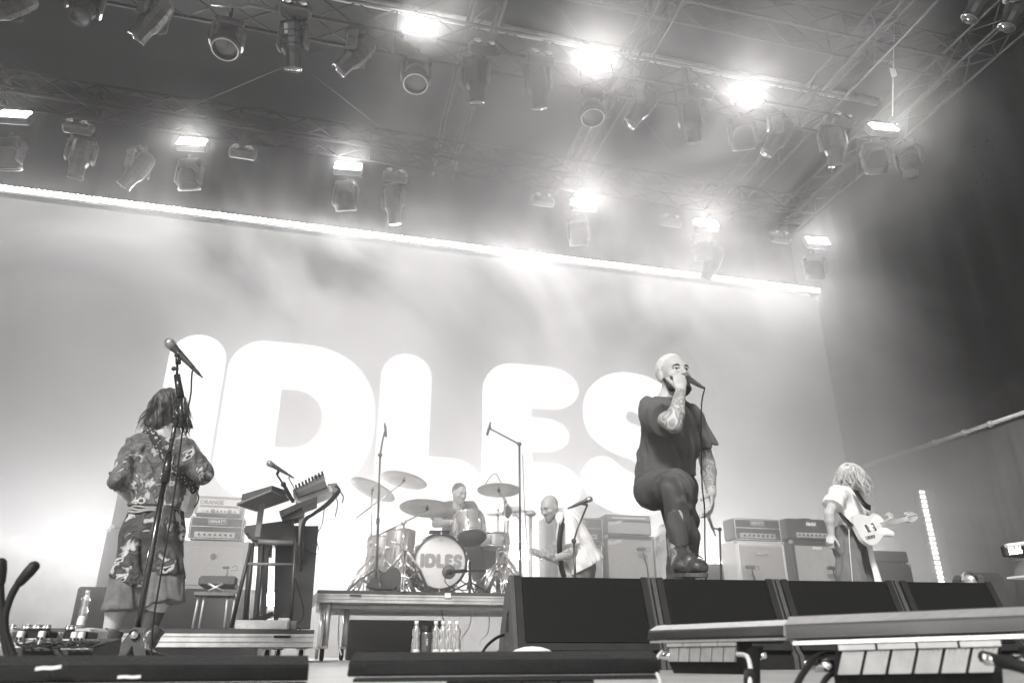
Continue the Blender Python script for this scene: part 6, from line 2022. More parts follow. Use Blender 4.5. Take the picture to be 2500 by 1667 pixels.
zr = dz
YK = 7.92
kc = P(1074, 1371, YK); KR = (P(1139, 1371, YK) - P(1008, 1371, YK)).length / 2
kc.z = max(kc.z, zr + KR + .02)
kt = thing('bass_drum', 'large bass drum facing the camera with grey letters IDLES on its white head', 'drum', (kc.x, YK, zr))
b = MB(); b.lathe([(KR * .985, 0), (KR, .01), (KR, .40), (KR * .985, .41)], kc, (0, 1, 0), 48); b.build('shell', m_shell, kt)
b = MB(); b.lathe([(0, -.006), (KR * .93, -.005), (KR * .97, 0)], kc, (0, 1, 0), 48); b.build('front_head', m_head, kt)
b = MB(); b.lathe([(KR * .93, -.022), (KR * 1.02, -.022), (KR * 1.03, -.018), (KR * 1.03, .018), (KR, .018)], kc, (0, 1, 0), 48); b.build('front_hoop', mat('hoop_black', .03, .3, 0, .1, coat=.5), kt)
b = MB(); b.lathe([(KR, .40), (KR * 1.04, .40), (KR * 1.04, .44), (0, .43)], kc, (0, 1, 0), 48); b.build('rear_hoop', m_black, kt)
for k in range(10):
    a = 2 * pi * (k + .5) / 10; q = kc + Vector((cos(a), 0, sin(a))) * KR * 1.02
    b = MB(); b.cyl(q + Vector((0, -.02, 0)), q + Vector((0, .42, 0)), .005, 6); b.bbox(q + Vector((0, -.018, 0)), (.02, .03, .035), .004); b.cyl(q + Vector((0, .12, 0)), q + Vector((0, .28, 0)), .012, 8); b.build('lug', m_chrome, kt)
for sg in (-1, 1):
    b = MB(); b.tube([kc + Vector((sg * KR * .8, .06, -KR * .6)), kc + Vector((sg * KR * 1.25, -.10, -KR * .0)) * 1 + Vector((0, 0, -KR - .0)) + Vector((0, 0, .01))], .009, 8)
    b.build('spur', m_chrome, kt)
# IDLES across the drum head
xs = [p[0] for lp, _ in LETTERS for p in lp]; x0_, x1_ = min(xs), max(xs)
k_ = (KR * 1.56) / (x1_ - x0_)
b = MB()
for lp, hl in LETTERS:
    prism(b, lp, hl, lambda x, z: (kc.x + KR * .05 + (x - (x0_ + x1_) / 2) * k_, kc.y - .0072, kc.z + KR * .03 + (z - (BZ + TZ) / 2) * k_ * 1.12), (0, .0015, 0))
b.build('lettering', mat('drum_print', .30, .6, 0, .05), kt)
# pillow reflection is not a thing; crest of the maker
b = MB(); b.lathe([(.010, 0), (.014, .002), (.016, 0)], kc + Vector((-.0, -.008, KR * .78)), (0, -1, 0), 12); b.build('badge', m_alu_dull, kt)
b = MB(); b.bbox(kc + Vector((0, .12, KR + .035)), (.22, .08, .035), .006); b.bbox(kc + Vector((0, .12, KR + .012)), (.06, .05, .03), .004); b.build('tom_mount', m_black, kt)

rt_c = P(1146, 1288, 7.95); tr_ = (P(1183, 1300, 7.95) - P(1108, 1300, 7.95)).length / 2
drum('chrome rack tom tilted over the right side of the bass drum', rt_c, (-.05, .42, .90), tr_, .24, 'rack_tom', mat('drum_head_grey', .24, .5))
ft = P(975, 1345, 8.35); ft.z = zr + .33
tomL = drum('larger chrome floor tom beside the left of the bass drum', P(975, 1345, 8.3), (.03, .06, 1), (P(1018, 1300, 8.3) - P(950, 1300, 8.3)).length / 2 * 1.05, .42, 'floor_tom')
tomS = drum('smaller chrome floor tom partly behind the left cymbal stands', P(936, 1356, 8.7), (.0, .06, 1), .20, .38, 'floor_tom')
drum('snare drum half hidden behind the rack tom', P(1205, 1322, 8.5), (0, .05, 1), .18, .15, 'snare_drum')
for (x, y, Y, nm) in ((936, 1356, 8.7, 'smaller'), (975, 1345, 8.3, 'larger')):
    c = P(x, y, Y)
    for a in (.5, 2.6, 4.7):
        b = MB(); q = Vector((c.x + .22 * cos(a), c.y + .22 * sin(a), 0)); b.cyl((q.x, q.y, zr + .005), (q.x, q.y, c.z + .05), .007, 8); b.sphere((q.x, q.y, zr + .012), .014, 8, 6)
        b.build('leg', m_chrome, tomS if nm == 'smaller' else tomL)

f_ = lambda x, Y: Vector((P(x, 1430, Y).x, Y, zr))
cymbal_stand('crash cymbal seen tilted at the far left of the drum kit', f_(905, 8.3), P(908, 1200, 8.35), None, (R(-8), R(22)), .27)
cymbal_stand('bright crash cymbal on a long boom above the left of the kit', f_(922, 8.1), P(925, 1222, 8.2), P(985, 1177, 8.15), (R(-7), R(12)), .26)
cymbal_stand('large ride cymbal tilted in front of the drummer', f_(985, 7.75), P(986, 1275, 7.8), P(1042, 1247, 7.75), (R(-9), R(4)), .29)
cymbal_stand('crash cymbal over the right side of the kit under a curved wire', f_(1232, 8.0), P(1232, 1220, 8.05), P(1218, 1202, 8.05), (R(-8), R(2)), .245)
cymbal_stand('pair of hi hat cymbals right of the rack tom', f_(1216, 8.6), P(1216, 1262, 8.6), None, (R(4), 0), .18, .04, 'hi_hat')
t = thing('cymbal_stand', 'empty boom stand with clamp at the right edge of the drum kit', 'stand', f_(1236, 8.5))
b = MB(); tripod(b, f_(1236, 8.5), .45, .32); b.build('tripod', m_chrome, t)
b = MB(); b.cyl(f_(1236, 8.5), P(1240, 1270, 8.5), .013, 10); b.cyl(P(1226, 1222, 8.45), P(1262, 1252, 8.5), .01, 8); b.bbox(P(1258, 1250, 8.5), (.08, .05, .10), .01); b.build('tube', m_chrome, t)
t = thing('drum_pad', 'dark square pad tilted beside the right hand crash stand', 'drum pad', P(1240, 1250, 8.4)); b = MB(); b.bbox(P(1240, 1248, 8.4), (.10, .02, .14), .008, Matrix.Rotation(R(30), 3, 'Y')); b.build('pad', m_black, t)
t = thing('road_case', 'dark case leaning behind the right side of the drum kit', 'case', P(1195, 1370, 8.9))
b = MB(); b.bbox(P(1196, 1352, 8.9), (.30, .25, .34), .015, Matrix.Rotation(R(-6), 3, 'Y')); b.build('box', mat('case_grey', .05, .6), t)
rn = random.Random(12)
for i in range(9):   # extra hardware: pedals and short stands crowded at the kit
    x = rn.choice((rn.uniform(890, 1000), rn.uniform(1180, 1260))); Y = rn.uniform(7.8, 8.9); h_ = rn.uniform(.35, .65); c = f_(x, Y)
    t = thing('percussion_stand', 'chrome stand crowded among the %s side of the drum hardware' % ('left' if x < 1080 else 'right'), 'stand', c, 'chrome stands crowded around the drums, %s' % ('left' if x < 1080 else 'right'))
    b = MB(); tripod(b, c, .34, .25, a0=rn.uniform(0, 6), rr=.009); b.build('tripod', m_chrome, t)
    b = MB(); b.cyl(c + Vector((0, 0, .05)), c + Vector((rn.uniform(-.03, .03), 0, h_)), .011, 8); b.cyl(c + Vector((0, 0, h_ * .5)), c + Vector((0, 0, h_ * .5 + .05)), .018, 8)
    b.tube([c + Vector((0, 0, h_)), c + Vector((rn.uniform(-.2, .2), 0, h_ + rn.uniform(0, .12)))], .008, 6); b.build('tube', m_chrome, t)
t = thing('kick_microphone', 'round dark microphone with a cable loop before the white bass drum head', 'microphone', P(1096, 1398, 7.7))
c = P(1096, 1396, 7.70)
b = MB(); b.lathe([(0, -.012), (.055, -.012), (.068, -.004), (.070, .006), (.060, .014), (0, .016)], c, (-.25, -1, .05), 28); b.build('baffle', mat('mic_dark', .06, .5), t)
b = MB(); b.lathe([(0, -.03), (.022, -.026), (.026, -.01), (.026, .03), (0, .03)], c + Vector((0, -.015, 0)), (.9, -.4, .0), 16); b.cyl(c + Vector((.02, -.02, 0)), P(1118, 1395, 7.68), .013, 10); b.build('mic_body', m_black, t)
b = MB(); b.tube(spline([c + Vector((-.03, -.02, -.01)), c + Vector((-.04, -.04, -.10)), c + Vector((.05, -.04, -.16)), c + Vector((.20, -.03, -.17)), c + Vector((.30, .0, -.12))]), .005, 6); b.build('mic_cable', m_rubber, t)
t = thing('microphone_stand', 'squat dark stand right of the bass drum with a horizontal arm', 'microphone stand', f_(1147, 7.72), 'microphone stands')
b = MB(); b.cyl(P(1112, 1394, 7.7), P(1182, 1393, 7.72), .009, 8); b.cyl(P(1112, 1394, 7.7), P(1140, 1393, 7.7), .020, 10); b.build('arm', m_black, t)
b = MB(); b.cyl(f_(1147, 7.72), P(1147, 1370, 7.72), .014, 10); b.lathe([(.035, 0), (.02, .08), (.015, .12)], f_(1147, 7.72) + Vector((0, 0, .05)), n=8)
for a in (3.4, 5.6, 1.2): b.tube([f_(1147, 7.72) + Vector((0, 0, .12)), f_(1147, 7.72) + Vector((.22 * cos(a), .16 * sin(a), .012))], .009, 6)
b.build('base', m_black, t)
# dark floor monitor in front of the kit, left
t = thing('monitor_wedge', 'dark wedge monitor lying before the left drum stands on the riser', 'monitor', P(965, 1410, 7.75))
pp = [P(x, y, 7.62) for (x, y) in ((895, 1428), (905, 1416), (958, 1383), (970, 1385), (982, 1408), (985, 1420), (960, 1436), (920, 1437))]
b = MB(); n_ = len(pp); b.add(pp + [p + Vector((0, .25, 0)) for p in pp], [tuple(range(n_))[::-1], tuple(range(n_, 2 * n_))] + [(k, (k + 1) % n_, n_ + (k + 1) % n_, n_ + k) for k in range(n_)])
b.build('cabinet', mat('wedge_grey', .05, .6, 0, .2, 6), t)

# ============================================================ MICROPHONE STANDS
def mic_stand(label, base, pts, tip, d, low='tripod', rad=.011, cond=False, s=1.0, cable=None, grp='microphone stands', lowr=.30, floor=0.0, mt=None):
    """pts: points up the stand; tip and d: the microphone"""
    base = Vector(base); mt = mt or m_black
    t = thing('microphone_stand', label, 'microphone stand', base, grp)
    b = MB()
    if low == 'clamp': pass
    elif low == 'tripod':
        tripod(b, base, .22, lowr, a0=.6, rr=.010, dbl=False); b.build('tripod_legs', mt, t)
    else:
        b.lathe([(0, .0), (.15, 0), (.15, .012), (.04, .03), (.02, .05), (0, .05)], base, n=24); b.build('round_base', mt, t)
    pts = [Vector(p) for p in pts]
    b = MB()
    if low == 'clamp': b.cyl(base, pts[0], rad * 1.5, 10)
    else: b.cyl(base + Vector((0, 0, .03)), base.lerp(pts[0], .5), rad * 1.25, 10); b.cyl(base.lerp(pts[0], .5), pts[0], rad, 10); b.cyl(base.lerp(pts[0], .5) - Vector((0, 0, .03)), base.lerp(pts[0], .5) + Vector((0, 0, .03)), rad * 1.8, 10)
    b.build('upright', mt, t)
    if len(pts) > 1:
        b = MB(); b.tube(pts, rad * .8, 8); b.sphere(pts[0], rad * 2.2, 10, 8); b.build('boom', mt, t)
    b = MB(); e = pts[-1]; b.tube([e, Vector(tip) + Vector(d).normalized() * .10], rad * 1.2, 8); b.build('clip', mt, t)
    if cond:
        dd = Vector(d).normalized(); b = MB(); b.lathe([(0, -.02), (.012, -.018), (.014, 0), (.014, .05), (.009, .06), (.009, .13), (0, .135)], tip, dd, 12)
        m2 = thing('microphone', 'slim microphone on the ' + label, 'microphone', tip, 'microphones on stands'); b.build('mic_body', mat('mic_body', .05), m2)
    else:
        m2 = handheld_mic('microphone clipped on the ' + label, tip, d, cable, grp='microphones on stands', s=s)
    return t


mic_stand('tall overhead stand rising before the left cymbals', f_(918, 7.7) + Vector((0, -.0, 0)), [P(928, 1110, 7.7), P(935, 1070, 7.7), P(941, 1048, 7.7)], P(942, 1062, 7.7), (-.15, 0, 1), cond=True, mt=mat('stand_grey', .07, .35, .5))
mic_stand('tall boom stand crossing the big letter E', (P(1271, 1400, 7.4).x, 7.4, 0), [P(1268, 1084, 7.4), P(1196, 1046, 7.4)], P(1190, 1058, 7.4), (.25, 0, 1), cond=True, mt=mat('stand_grey', .07))
t = thing('wire', 'thin curved wire loop above the right hand crash cymbal', 'wire', P(1200, 1160, 8.0), 'wires over the drums')
b = MB(); b.tube(spline([P(1183, 1185, 8), P(1200, 1160, 8), P(1211, 1157, 8), P(1222, 1175, 8), P(1232, 1190, 8)]), .005, 5); b.build('loop', m_black, t)
b = MB(); b.tube(spline([P(1276, 1110, 7.4), P(1279, 1200, 7.4), P(1284, 1290, 7.4), P(1289, 1345, 7.4)]), .004, 5); tag(b.build('cable', m_black), 'thin cable swinging down from the boom stand over the drums', 'cable', 'cables')
t = thing('microphone_stand', 'pale short stand between the drums and the bassist', 'microphone stand', (P(1293, 1400, 7.6).x, 7.6, 0), 'microphone stands')
b = MB(); tripod(b, (P(1293, 1400, 7.6).x, 7.6, 0), .25, .3, dbl=False); b.build('tripod_legs', m_alu_dull, t)
b = MB(); b.cyl((P(1293, 1400, 7.6).x, 7.6, .05), P(1295, 1255, 7.6), .018, 10); b.lathe([(0, 0), (.05, .0), (.06, .02), (.03, .05), (0, .06)], P(1295, 1258, 7.6), n=14); b.cyl(P(1262, 1245, 7.6), P(1298, 1250, 7.6), .012, 8); b.bbox(P(1262, 1243, 7.6), (.10, .05, .06), .01); b.build('post', m_alu_dull, t)
mic_stand('bassist stand with a tilted boom in front of his shirt', (P(1405, 1400, 6.5).x, 6.5, 0), [P(1401, 1320, 6.5), P(1410, 1290, 6.5), P(1434, 1232, 6.5)], P(1440, 1218, 6.5), (-.8, .1, -.35), s=.8, mt=mat('stand_grey', .07))
mic_stand('stand behind the hanging hand of the singer', (P(1745, 1400, 7.5).x, 7.5, 0), [P(1757, 1292, 7.5), P(1738, 1288, 7.5)], P(1728, 1258, 7.5), (.35, .1, -.9), s=.8)
mic_stand('keyboard rig clamp arm', P(716, 1225, 6.85), [P(692, 1182, 6.75), P(676, 1158, 6.72)], P(658, 1131, 6.7), (.85, 0, -.45), low='clamp', cable=[P(705, 1165, 6.65), P(720, 1195, 6.65), P(730, 1220, 6.65)], floor=pz)

# the big stand in front of the left guitarist
YM = 3.85
bs = P(325, 1600, YM); bs.z = 0
t = thing('microphone_stand', 'large black vocal microphone stand leaning before the left guitarist', 'microphone stand', bs)
m_st = mat('stand_black', .02, .25, .2, .1, 20, coat=.4)
top0 = P(432, 1005, YM + .0)
b = MB(); lo = P(331, 1560, YM); b.lathe([(0, .0), (.012, 0), (.05, -.06), (.075, -.10), (0, -.10)], lo + Vector((0, 0, .03)), (0, 0, 1), 4, smooth=False)
b.add([lo + Vector(p) for p in ((-.012, -.03, .05), (.02, -.03, .05), (.075, -.06, -.09), (-.085, -.06, -.09), (-.012, .03, .05), (.02, .03, .05), (.075, .06, -.09), (-.085, .06, -.09))],
      [(0, 3, 2, 1), (4, 5, 6, 7), (0, 1, 5, 4), (1, 2, 6, 5), (2, 3, 7, 6), (3, 0, 4, 7)]); b.build('leg_housing', m_st, t)
b = MB()
for dx_, dy_ in ((-.22, -.05), (.25, -.10), (.02, .28)): b.tube([lo + Vector((0, 0, -.04)), Vector((bs.x + dx_ * 1.2, bs.y + dy_, .012))], .014, 6)
b.build('tripod_legs', m_st, t)
b = MB(); b.lathe([(.016, 0), (.020, .003), (.020, .01), (0, .012)], lo + Vector((0, -.05, .02)), (0, -1, 0), 16); b.build('badge', m_chrome, t)
p1 = P(404, 1165, YM); b = MB(); b.cyl(lo, p1, .0145, 14); b.build('lower_tube', mat('tube_steel', .10, .18, .9, .1, 20), t)
b = MB(); b.cyl(P(402, 1178, YM), P(414, 1110, YM), .021, 14, .019); b.build('height_grip', m_st, t)
b = MB(); b.cyl(P(413, 1110, YM), P(432, 1015, YM), .0105, 12); b.build('upper_tube', mat('tube_steel', .10), t)
b = MB(); b.cyl(P(430, 1040, YM), P(436, 1000, YM), .016, 10); b.sphere(P(434, 1012, YM - .02), .022, 12, 8); b.build('boom_joint', m_st, t)
b = MB(); b.cyl(P(455, 1012, YM), P(468, 1045, YM), .012, 8, .008); b.cyl(P(432, 1010, YM), P(458, 1010, YM), .010, 8); b.build('clamp_lever', m_st, t)
b = MB(); b.cyl(P(444, 1042, YM - .03), P(441, 970, YM - .03), .014, 12); b.cyl(P(441, 970, YM - .03), P(432, 915, YM - .03), .019, 14, .016); b.cyl(P(432, 915, YM - .03), P(433, 888, YM - .03), .006, 8); b.build('boom', m_st, t)
b = MB(); b.cyl(P(435, 888, YM - .03), P(435, 868, YM - .03), .014, 10); b.cyl(P(424, 900, YM - .03), P(436, 898, YM - .03), .010, 8); b.sphere(P(424, 900, YM - .03), .012, 8, 6); b.cyl(P(433, 872, YM - .03), P(440, 858, YM - .03), .018, 10); b.build('mic_clip', m_st, t)
handheld_mic('silver headed vocal microphone on the big stand, up against the first white letter', P(414, 838, YM - .03), P(462, 888, YM - .03) - P(414, 838, YM - .03),
             [P(471, 903, YM), P(466, 960, YM), P(458, 1000, YM - .03), P(446, 1050, YM - .02), P(432, 1160, YM - .03), P(412, 1290, YM - .04), P(390, 1420, YM - .05), P(374, 1520, YM - .05), P(368, 1620, YM - .05)])

# ============================================================ KEYBOARD RIG
m_dark = mat('dark_wood', .022, .5, 0, .2, 5)
m_grey = mat('gear_grey', .16, .5, .1, .15, 14)
Yk = 7.3


def poly_solid(b, pts, Y, dep, x=0):
    pp = [P(a, c, Y) for (a, c) in pts]; n_ = len(pp)
    b.add(pp + [p + Vector((0, dep, 0)) for p in pp], [tuple(range(n_))[::-1], tuple(range(n_, 2 * n_))] + [(k, (k + 1) % n_, n_ + (k + 1) % n_, n_ + k) for k in range(n_)])


t = thing('upright_organ', 'tall black upright keyboard cabinet on the rolling platform', 'keyboard', (P(700, 1535, Yk).x, Yk, pz))
b = MB(); poly_solid(b, [(592, 1532), (607, 1287), (777, 1283), (757, 1532)][:0] or [(684, 1533), (700, 1283), (778, 1283), (757, 1533)], Yk, .35); b.build('side_cabinet', m_dark, t)
b = MB(); poly_solid(b, [(668, 1533), (672, 1325), (705, 1325), (700, 1533)], Yk + .03, .3); poly_solid(b, [(625, 1500), (630, 1325), (665, 1325), (663, 1360), (640, 1362), (636, 1500)], Yk + .1, .06); b.build('inner_panel', m_dark, t)
b = MB(); poly_solid(b, [(596, 1290), (600, 1283), (716, 1268), (722, 1302), (722, 1325), (612, 1316), (607, 1300), (596, 1298)], Yk - .22, .5); b.build('keyboard_housing', mat('housing_grey', .05, .5), t)
for (x0, x1) in ((614, 600), (640, 624), (560 + 90, 644)):
    b = MB(); poly_solid(b, [(x0 - 7, 1325), (x0 + 7, 1325), (x1 + 5, 1533), (x1 - 9, 1533)], Yk - .15, .05); b.build('leg', m_dark, t)

t = thing('keyboard_stand', 'grey metal frame stand with sloping legs carrying the small desk', 'stand', (P(640, 1535, 6.9).x, 6.9, pz))
for nm, (xa, ya), (xb, yb), r_ in (('leg', (614, 1325), (564, 1532), .016), ('leg', (722, 1322), (708, 1532), .016), ('leg', (618, 1330), (596, 1528), .010), ('leg', (640, 1330), (628, 1520), .009)):
    b = MB(); b.cyl(P(xa, ya, 6.9), P(xb, yb, 6.9), r_, 8); b.build(nm, mat('stand_dark_grey', .05, .4, .3), t)
b = MB(); b.cyl(P(604, 1376, 6.9), P(716, 1378, 6.9), .013, 8); b.cyl(P(630, 1322, 6.9), P(715, 1326, 6.9), .022, 8); b.build('crossbar', m_grey, t)
b = MB(); b.bbox(P(634, 1270, 6.9), (.05, .04, P(634, 1228, 6.9).z - P(634, 1312, 6.9).z), .006); b.build('column', m_grey, t)
t = thing('laptop_desk', 'small flat desk with a dark box on it, seen from below, above the keyboards', 'desk', P(640, 1240, 6.9))
b = MB(); b.add([P(577, 1233, 6.7), P(662, 1199, 6.7), P(706, 1222, 7.05), P(626, 1249, 7.05)] + [p + Vector((0, 0, .018)) for p in (P(577, 1233, 6.7), P(662, 1199, 6.7), P(706, 1222, 7.05), P(626, 1249, 7.05))], [(0, 3, 2, 1), (4, 5, 6, 7), (0, 1, 5, 4), (1, 2, 6, 5), (2, 3, 7, 6), (3, 0, 4, 7)]); b.build('table_top', m_grey, t)
t = thing('laptop', 'flat dark box lying on the small desk above the keyboards', 'device', P(640, 1212, 6.9))
q = [P(588, 1226, 6.75), P(662, 1204, 6.75), P(703, 1218, 7.0), P(640, 1236, 7.0)]
b = MB(); b.add([p + Vector((0, 0, .02)) for p in q] + [p + Vector((0, 0, .07)) for p in q], [(0, 3, 2, 1), (4, 5, 6, 7), (0, 1, 5, 4), (1, 2, 6, 5), (2, 3, 7, 6), (3, 0, 4, 7)]); b.build('body', mat('laptop_grey', .05, .5), t)
t = thing('drum_machine', 'knob covered control box tilted up on top of the keyboard rig', 'device', P(755, 1180, 6.9))
b = MB(); poly_solid(b, [(718, 1205), (793, 1172), (799, 1188), (730, 1212)], 6.85, .30); b.build('body', mat('machine_dark', .06, .5), t)
b = MB(); poly_solid(b, [(714, 1195), (766, 1171), (766, 1162), (790, 1156), (794, 1171), (718, 1205)], 6.86, .28); b.build('top_panel', m_grey, t)
for k in range(9):
    b = MB(); p = P(724 + k * 8, 1190 - k * 4.1, 6.84); b.cyl(p + Vector((0, 0, -.01)), p + Vector((-.01, 0, .025)), .009, 8); b.build('knob', m_black, t)
t = thing('keyboard', 'pale sloping keyboard under the knob covered box', 'keyboard', P(760, 1210, 6.9))
b = MB(); poly_solid(b, [(722, 1215), (806, 1184), (812, 1194), (812, 1198), (735, 1228), (722, 1226)], 6.9, .35); b.build('body', mat('synth_pale', .38, .4), t)
b = MB(); poly_solid(b, [(800, 1181), (822, 1178), (828, 1190), (824, 1202), (810, 1200)], 6.95, .2); b.build('end_block', m_grey, t)
t = thing('synthesizer', 'dark sloping keyboard lowest on the tilted rig', 'keyboard', P(700, 1245, 6.9))
b = MB(); poly_solid(b, [(681, 1247), (728, 1228), (775, 1211), (774, 1224), (735, 1238), (688, 1262)], 6.88, .35); b.build('body', m_dark, t)
b = MB(); poly_solid(b, [(684, 1252), (735, 1232), (742, 1252), (735, 1262), (690, 1270)], 6.92, .30); b.build('case', m_dark, t)
t = thing('tilted_stand', 'upright column with clamps holding the tilted keyboards', 'stand', P(735, 1500, 6.95))
b = MB(); b.cyl(P(733, 1215, 6.95), P(731, 1375, 6.95), .012, 8); b.cyl(P(740, 1250, 6.95), P(728, 1360, 6.95), .016, 8); b.cyl(P(700, 1205, 6.92), P(716, 1222, 6.92), .018, 8); b.cyl(P(690, 1178, 6.92), P(712, 1220, 6.92), .014, 8); b.build('column', m_grey, t)
rn = random.Random(3)
for i in range(7):
    o1 = rn.uniform(-4, 4)
    b = MB(); b.tube(spline([P(822 + o1, 1186, 6.9), P(828 + o1 * .5, 1200 + o1, 6.88), P(800 + o1, 1232 + o1, 6.86), P(765, 1256 + o1, 6.86), P(742 + o1, 1280, 6.86), P(738 + o1, 1340 + i * 9, 6.88)]), .0085, 6)
    tag(b.build('cable', m_rubber), 'black cable in the thick bundle sweeping down from the tilted keyboards', 'cable', 'cables in the keyboard bundle')
for i, (pts, lab) in enumerate((([P(818, 1202, 6.85), P(824, 1230, 6.85), P(818, 1262, 6.85)], 'loose cable with a metal plug dangling right of the keyboards'), ([P(828, 1196, 6.85), P(838, 1212, 6.85), P(835, 1228, 6.85)], 'short loose cable hooked at the right tip of the keyboards'),
                 ([P(792, 1240, 7), P(786, 1280, 7), P(772, 1310, 7), P(778, 1340, 7), P(768, 1352, 7), P(735, 1335, 7)], 'long loop of cable beside the black upright cabinet'),
                 ([P(720, 1410, 6.85), P(740, 1480, 6.85), P(738, 1510, 6.85), P(715, 1530, 6.8), P(735, 1535, 6.75)], 'cable falling along the stand leg to the platform'))):
    b = MB(); b.tube(spline(pts), .005, 6); tag(b.build('cable', m_rubber), lab, 'cable', 'cables')
for (x, y, Y, sx, sz, lab, m_) in ((640, 1524, 6.65, .40, .07, 'low aluminium pedal tray on the platform under the keyboards', m_alu_dull), (692, 1520, 6.7, .09, .09, 'small pale box standing on the pedal tray', m_white), (714, 1524, 6.72, .07, .07, 'second small pale box by the stand leg', m_grey)):
    t = thing('pedal_box', lab, 'effects pedal', P(x, y, Y)); c = P(x, 1532, Y); b = MB(); b.bbox((c.x, Y, pz + sz / 2), (sx, .25, sz), .006); b.build('box', m_, t)
t = thing('expression_pedal', 'black treadle pedal sloping up under the keyboards', 'effects pedal', P(630, 1515, 6.6)); b = MB(); poly_solid(b, [(588, 1518), (665, 1492), (668, 1500), (640, 1515), (600, 1523)], 6.6, .12); b.build('treadle', m_black, t)
# bench: padded seat on a scissor stand with four plain legs
Yb = 6.95
t = thing('keyboard_bench', 'pale edged padded bench standing between the left stack and the keyboards', 'bench', P(530, 1420, Yb))
b = MB(); b.bbox(P(532, 1418, Yb) + Vector((0, .15, 0)), (P(580, 1418, Yb).x - P(485, 1418, Yb).x, .34, .085), .02); b.build('seat', mat('vinyl_grey', .10, .4), t)
for (xa, ya, xb, yb) in ((508, 1424, 545, 1442), (545, 1424, 508, 1442)): b = MB(); b.cyl(P(xa, ya, Yb - .02), P(xb, yb, Yb - .02), .010, 8); b.build('scissor_arm', m_alu, t)
t = thing('low_table', 'thin legged low table under the padded bench', 'table', P(530, 1500, Yb))
b = MB(); b.bbox(P(528, 1452, Yb + .1) , (.32, .3, .03), .005); b.build('table_top', m_grey, t)
for (xa, xb) in ((486, 470), (500, 486), (556, 548), (575, 563)): b = MB(); b.cyl(P(xa, 1450, Yb), P(xb, 1533, Yb), .010, 8); b.build('leg', m_alu_dull, t)

# ============================================================ PEDALBOARD AND GOOSENECKS ON THE LEFT
Ye = 2.6
t = thing('pedal_board', 'black pedal board at the feet of the left guitarist full of cables', 'pedal board', P(120, 1595, Ye))
b = MB(); a_ = P(18, 1600, Ye); z_ = P(222, 1600, Ye); zt_ = P(120, 1566, Ye).z
b.add([Vector((a_.x, Ye, 0.005)), Vector((z_.x, Ye, 0.005)), Vector((z_.x, Ye + .02, zt_ - .01)), Vector((a_.x, Ye + .02, zt_ - .01)), Vector((a_.x, Ye + .35, 0.005)), Vector((z_.x, Ye + .35, 0.005)), Vector((z_.x, Ye + .35, zt_ + .015)), Vector((a_.x, Ye + .35, zt_ + .015))],
      [(0, 1, 2, 3), (5, 4, 7, 6), (3, 2, 6, 7), (1, 5, 6, 2), (4, 0, 3, 7), (4, 5, 1, 0)]); b.build('board', m_black, t)


def pedal(label, x0, x1, y0, y1, Y, dep=.12, m_=None, plugs=(), knobs=()):
    p0, p1 = P(x0, y1, Y), P(x1, y0, Y); h_ = p1.z - p0.z
    t = thing('effects_pedal', label, 'effects pedal', p0, 'effects pedals on the board')
    b = MB(); b.bbox(((p0.x + p1.x) / 2, Y + dep / 2, (p0.z + p1.z) / 2), (p1.x - p0.x, dep, h_), .004); b.build('box', m_ or m_black, t)
    b = MB(); b.bbox(((p0.x + p1.x) / 2, Y + dep / 2, p0.z + .002), (p1.x - p0.x + .004, dep + .004, .006), .001); b.build('rim', m_alu, t)
    for x in plugs:
        c = P(x, (y0 * .4 + y1 * .6), Y); b = MB(); b.bbox(c + Vector((0, -.012, 0)), (.017, .022, .028), .003); b.cyl(c + Vector((0, -.02, -.01)), c + Vector((0, -.03, -.03)), .003, 6); b.build('plug', m_white, t)
        for dx in (-.005, .005): b = MB(); b.box(c + Vector((dx, -.024, -.007)), (.006, .003, .008)); b.build('plug_socket', m_black, t)
    for x in knobs:
        c = P(x, y0, Y + .05); b = MB(); b.cyl(c, c + Vector((0, 0, .014)), .009, 10); b.cyl(c + Vector((0, 0, .014)), c + Vector((0, 0, .017)), .007, 10); b.build('knob', m_chrome, t)
    return t


pedal('dark effects pedal with two white plugs, left of centre on the board', 38, 125, 1538, 1561, Ye + .05, plugs=(54, 105), knobs=(60, 68, 85, 93, 108, 116))
pedal('dark effects pedal with two white plugs at the right end of the board', 150, 216, 1540, 1563, Ye + .05, plugs=(184, 201), knobs=(165, 175))
pedal('pale effects pedal at the left end of the board, cut by the frame', -20, 32, 1538, 1565, Ye + .08, m_=m_alu_dull, plugs=(1,), knobs=(22, 30))
pedal('pale metal pedal between the two dark ones', 126, 150, 1541, 1558, Ye + .12, m_=m_alu_dull)
pedal('tall pale stomp box standing behind the right end of the board', 165, 222, 1533, 1542, Ye + .3, m_=m_alu_dull)
pedal('flat pale plate under the cables of the board', 150, 217, 1574, 1584, Ye - .03, .03, m_=m_alu_dull)
pedal('pale power strip along the front of the board', 34, 110, 1573, 1580, Ye - .03, .03, m_=m_alu_dull)
for i in range(8):
    x0 = 40 + i * 22; o1 = rn.uniform(-5, 5)
    b = MB(); b.tube(spline([P(x0, 1562, Ye), P(x0 + o1, 1572, Ye - .05), P(x0 + 25 + o1, 1578 + o1 * .4, Ye - .07), P(x0 + 55, 1572 + o1 * .5, Ye - .06), P(x0 + 70, 1566, Ye)]), .0035, 6)
    tag(b.build('cable', m_rubber), 'thin black patch cable draped over the pedal board', 'cable', 'patch cables on the pedal board')
t = thing('floor_case', 'pale ridged case end behind the right end of the pedal board', 'case', P(225, 1590, 3.3))
b = MB(); b.bbox(P(226, 1577, 3.4), (.05, .2, .13), .01); b.build('box', m_alu_dull, t)
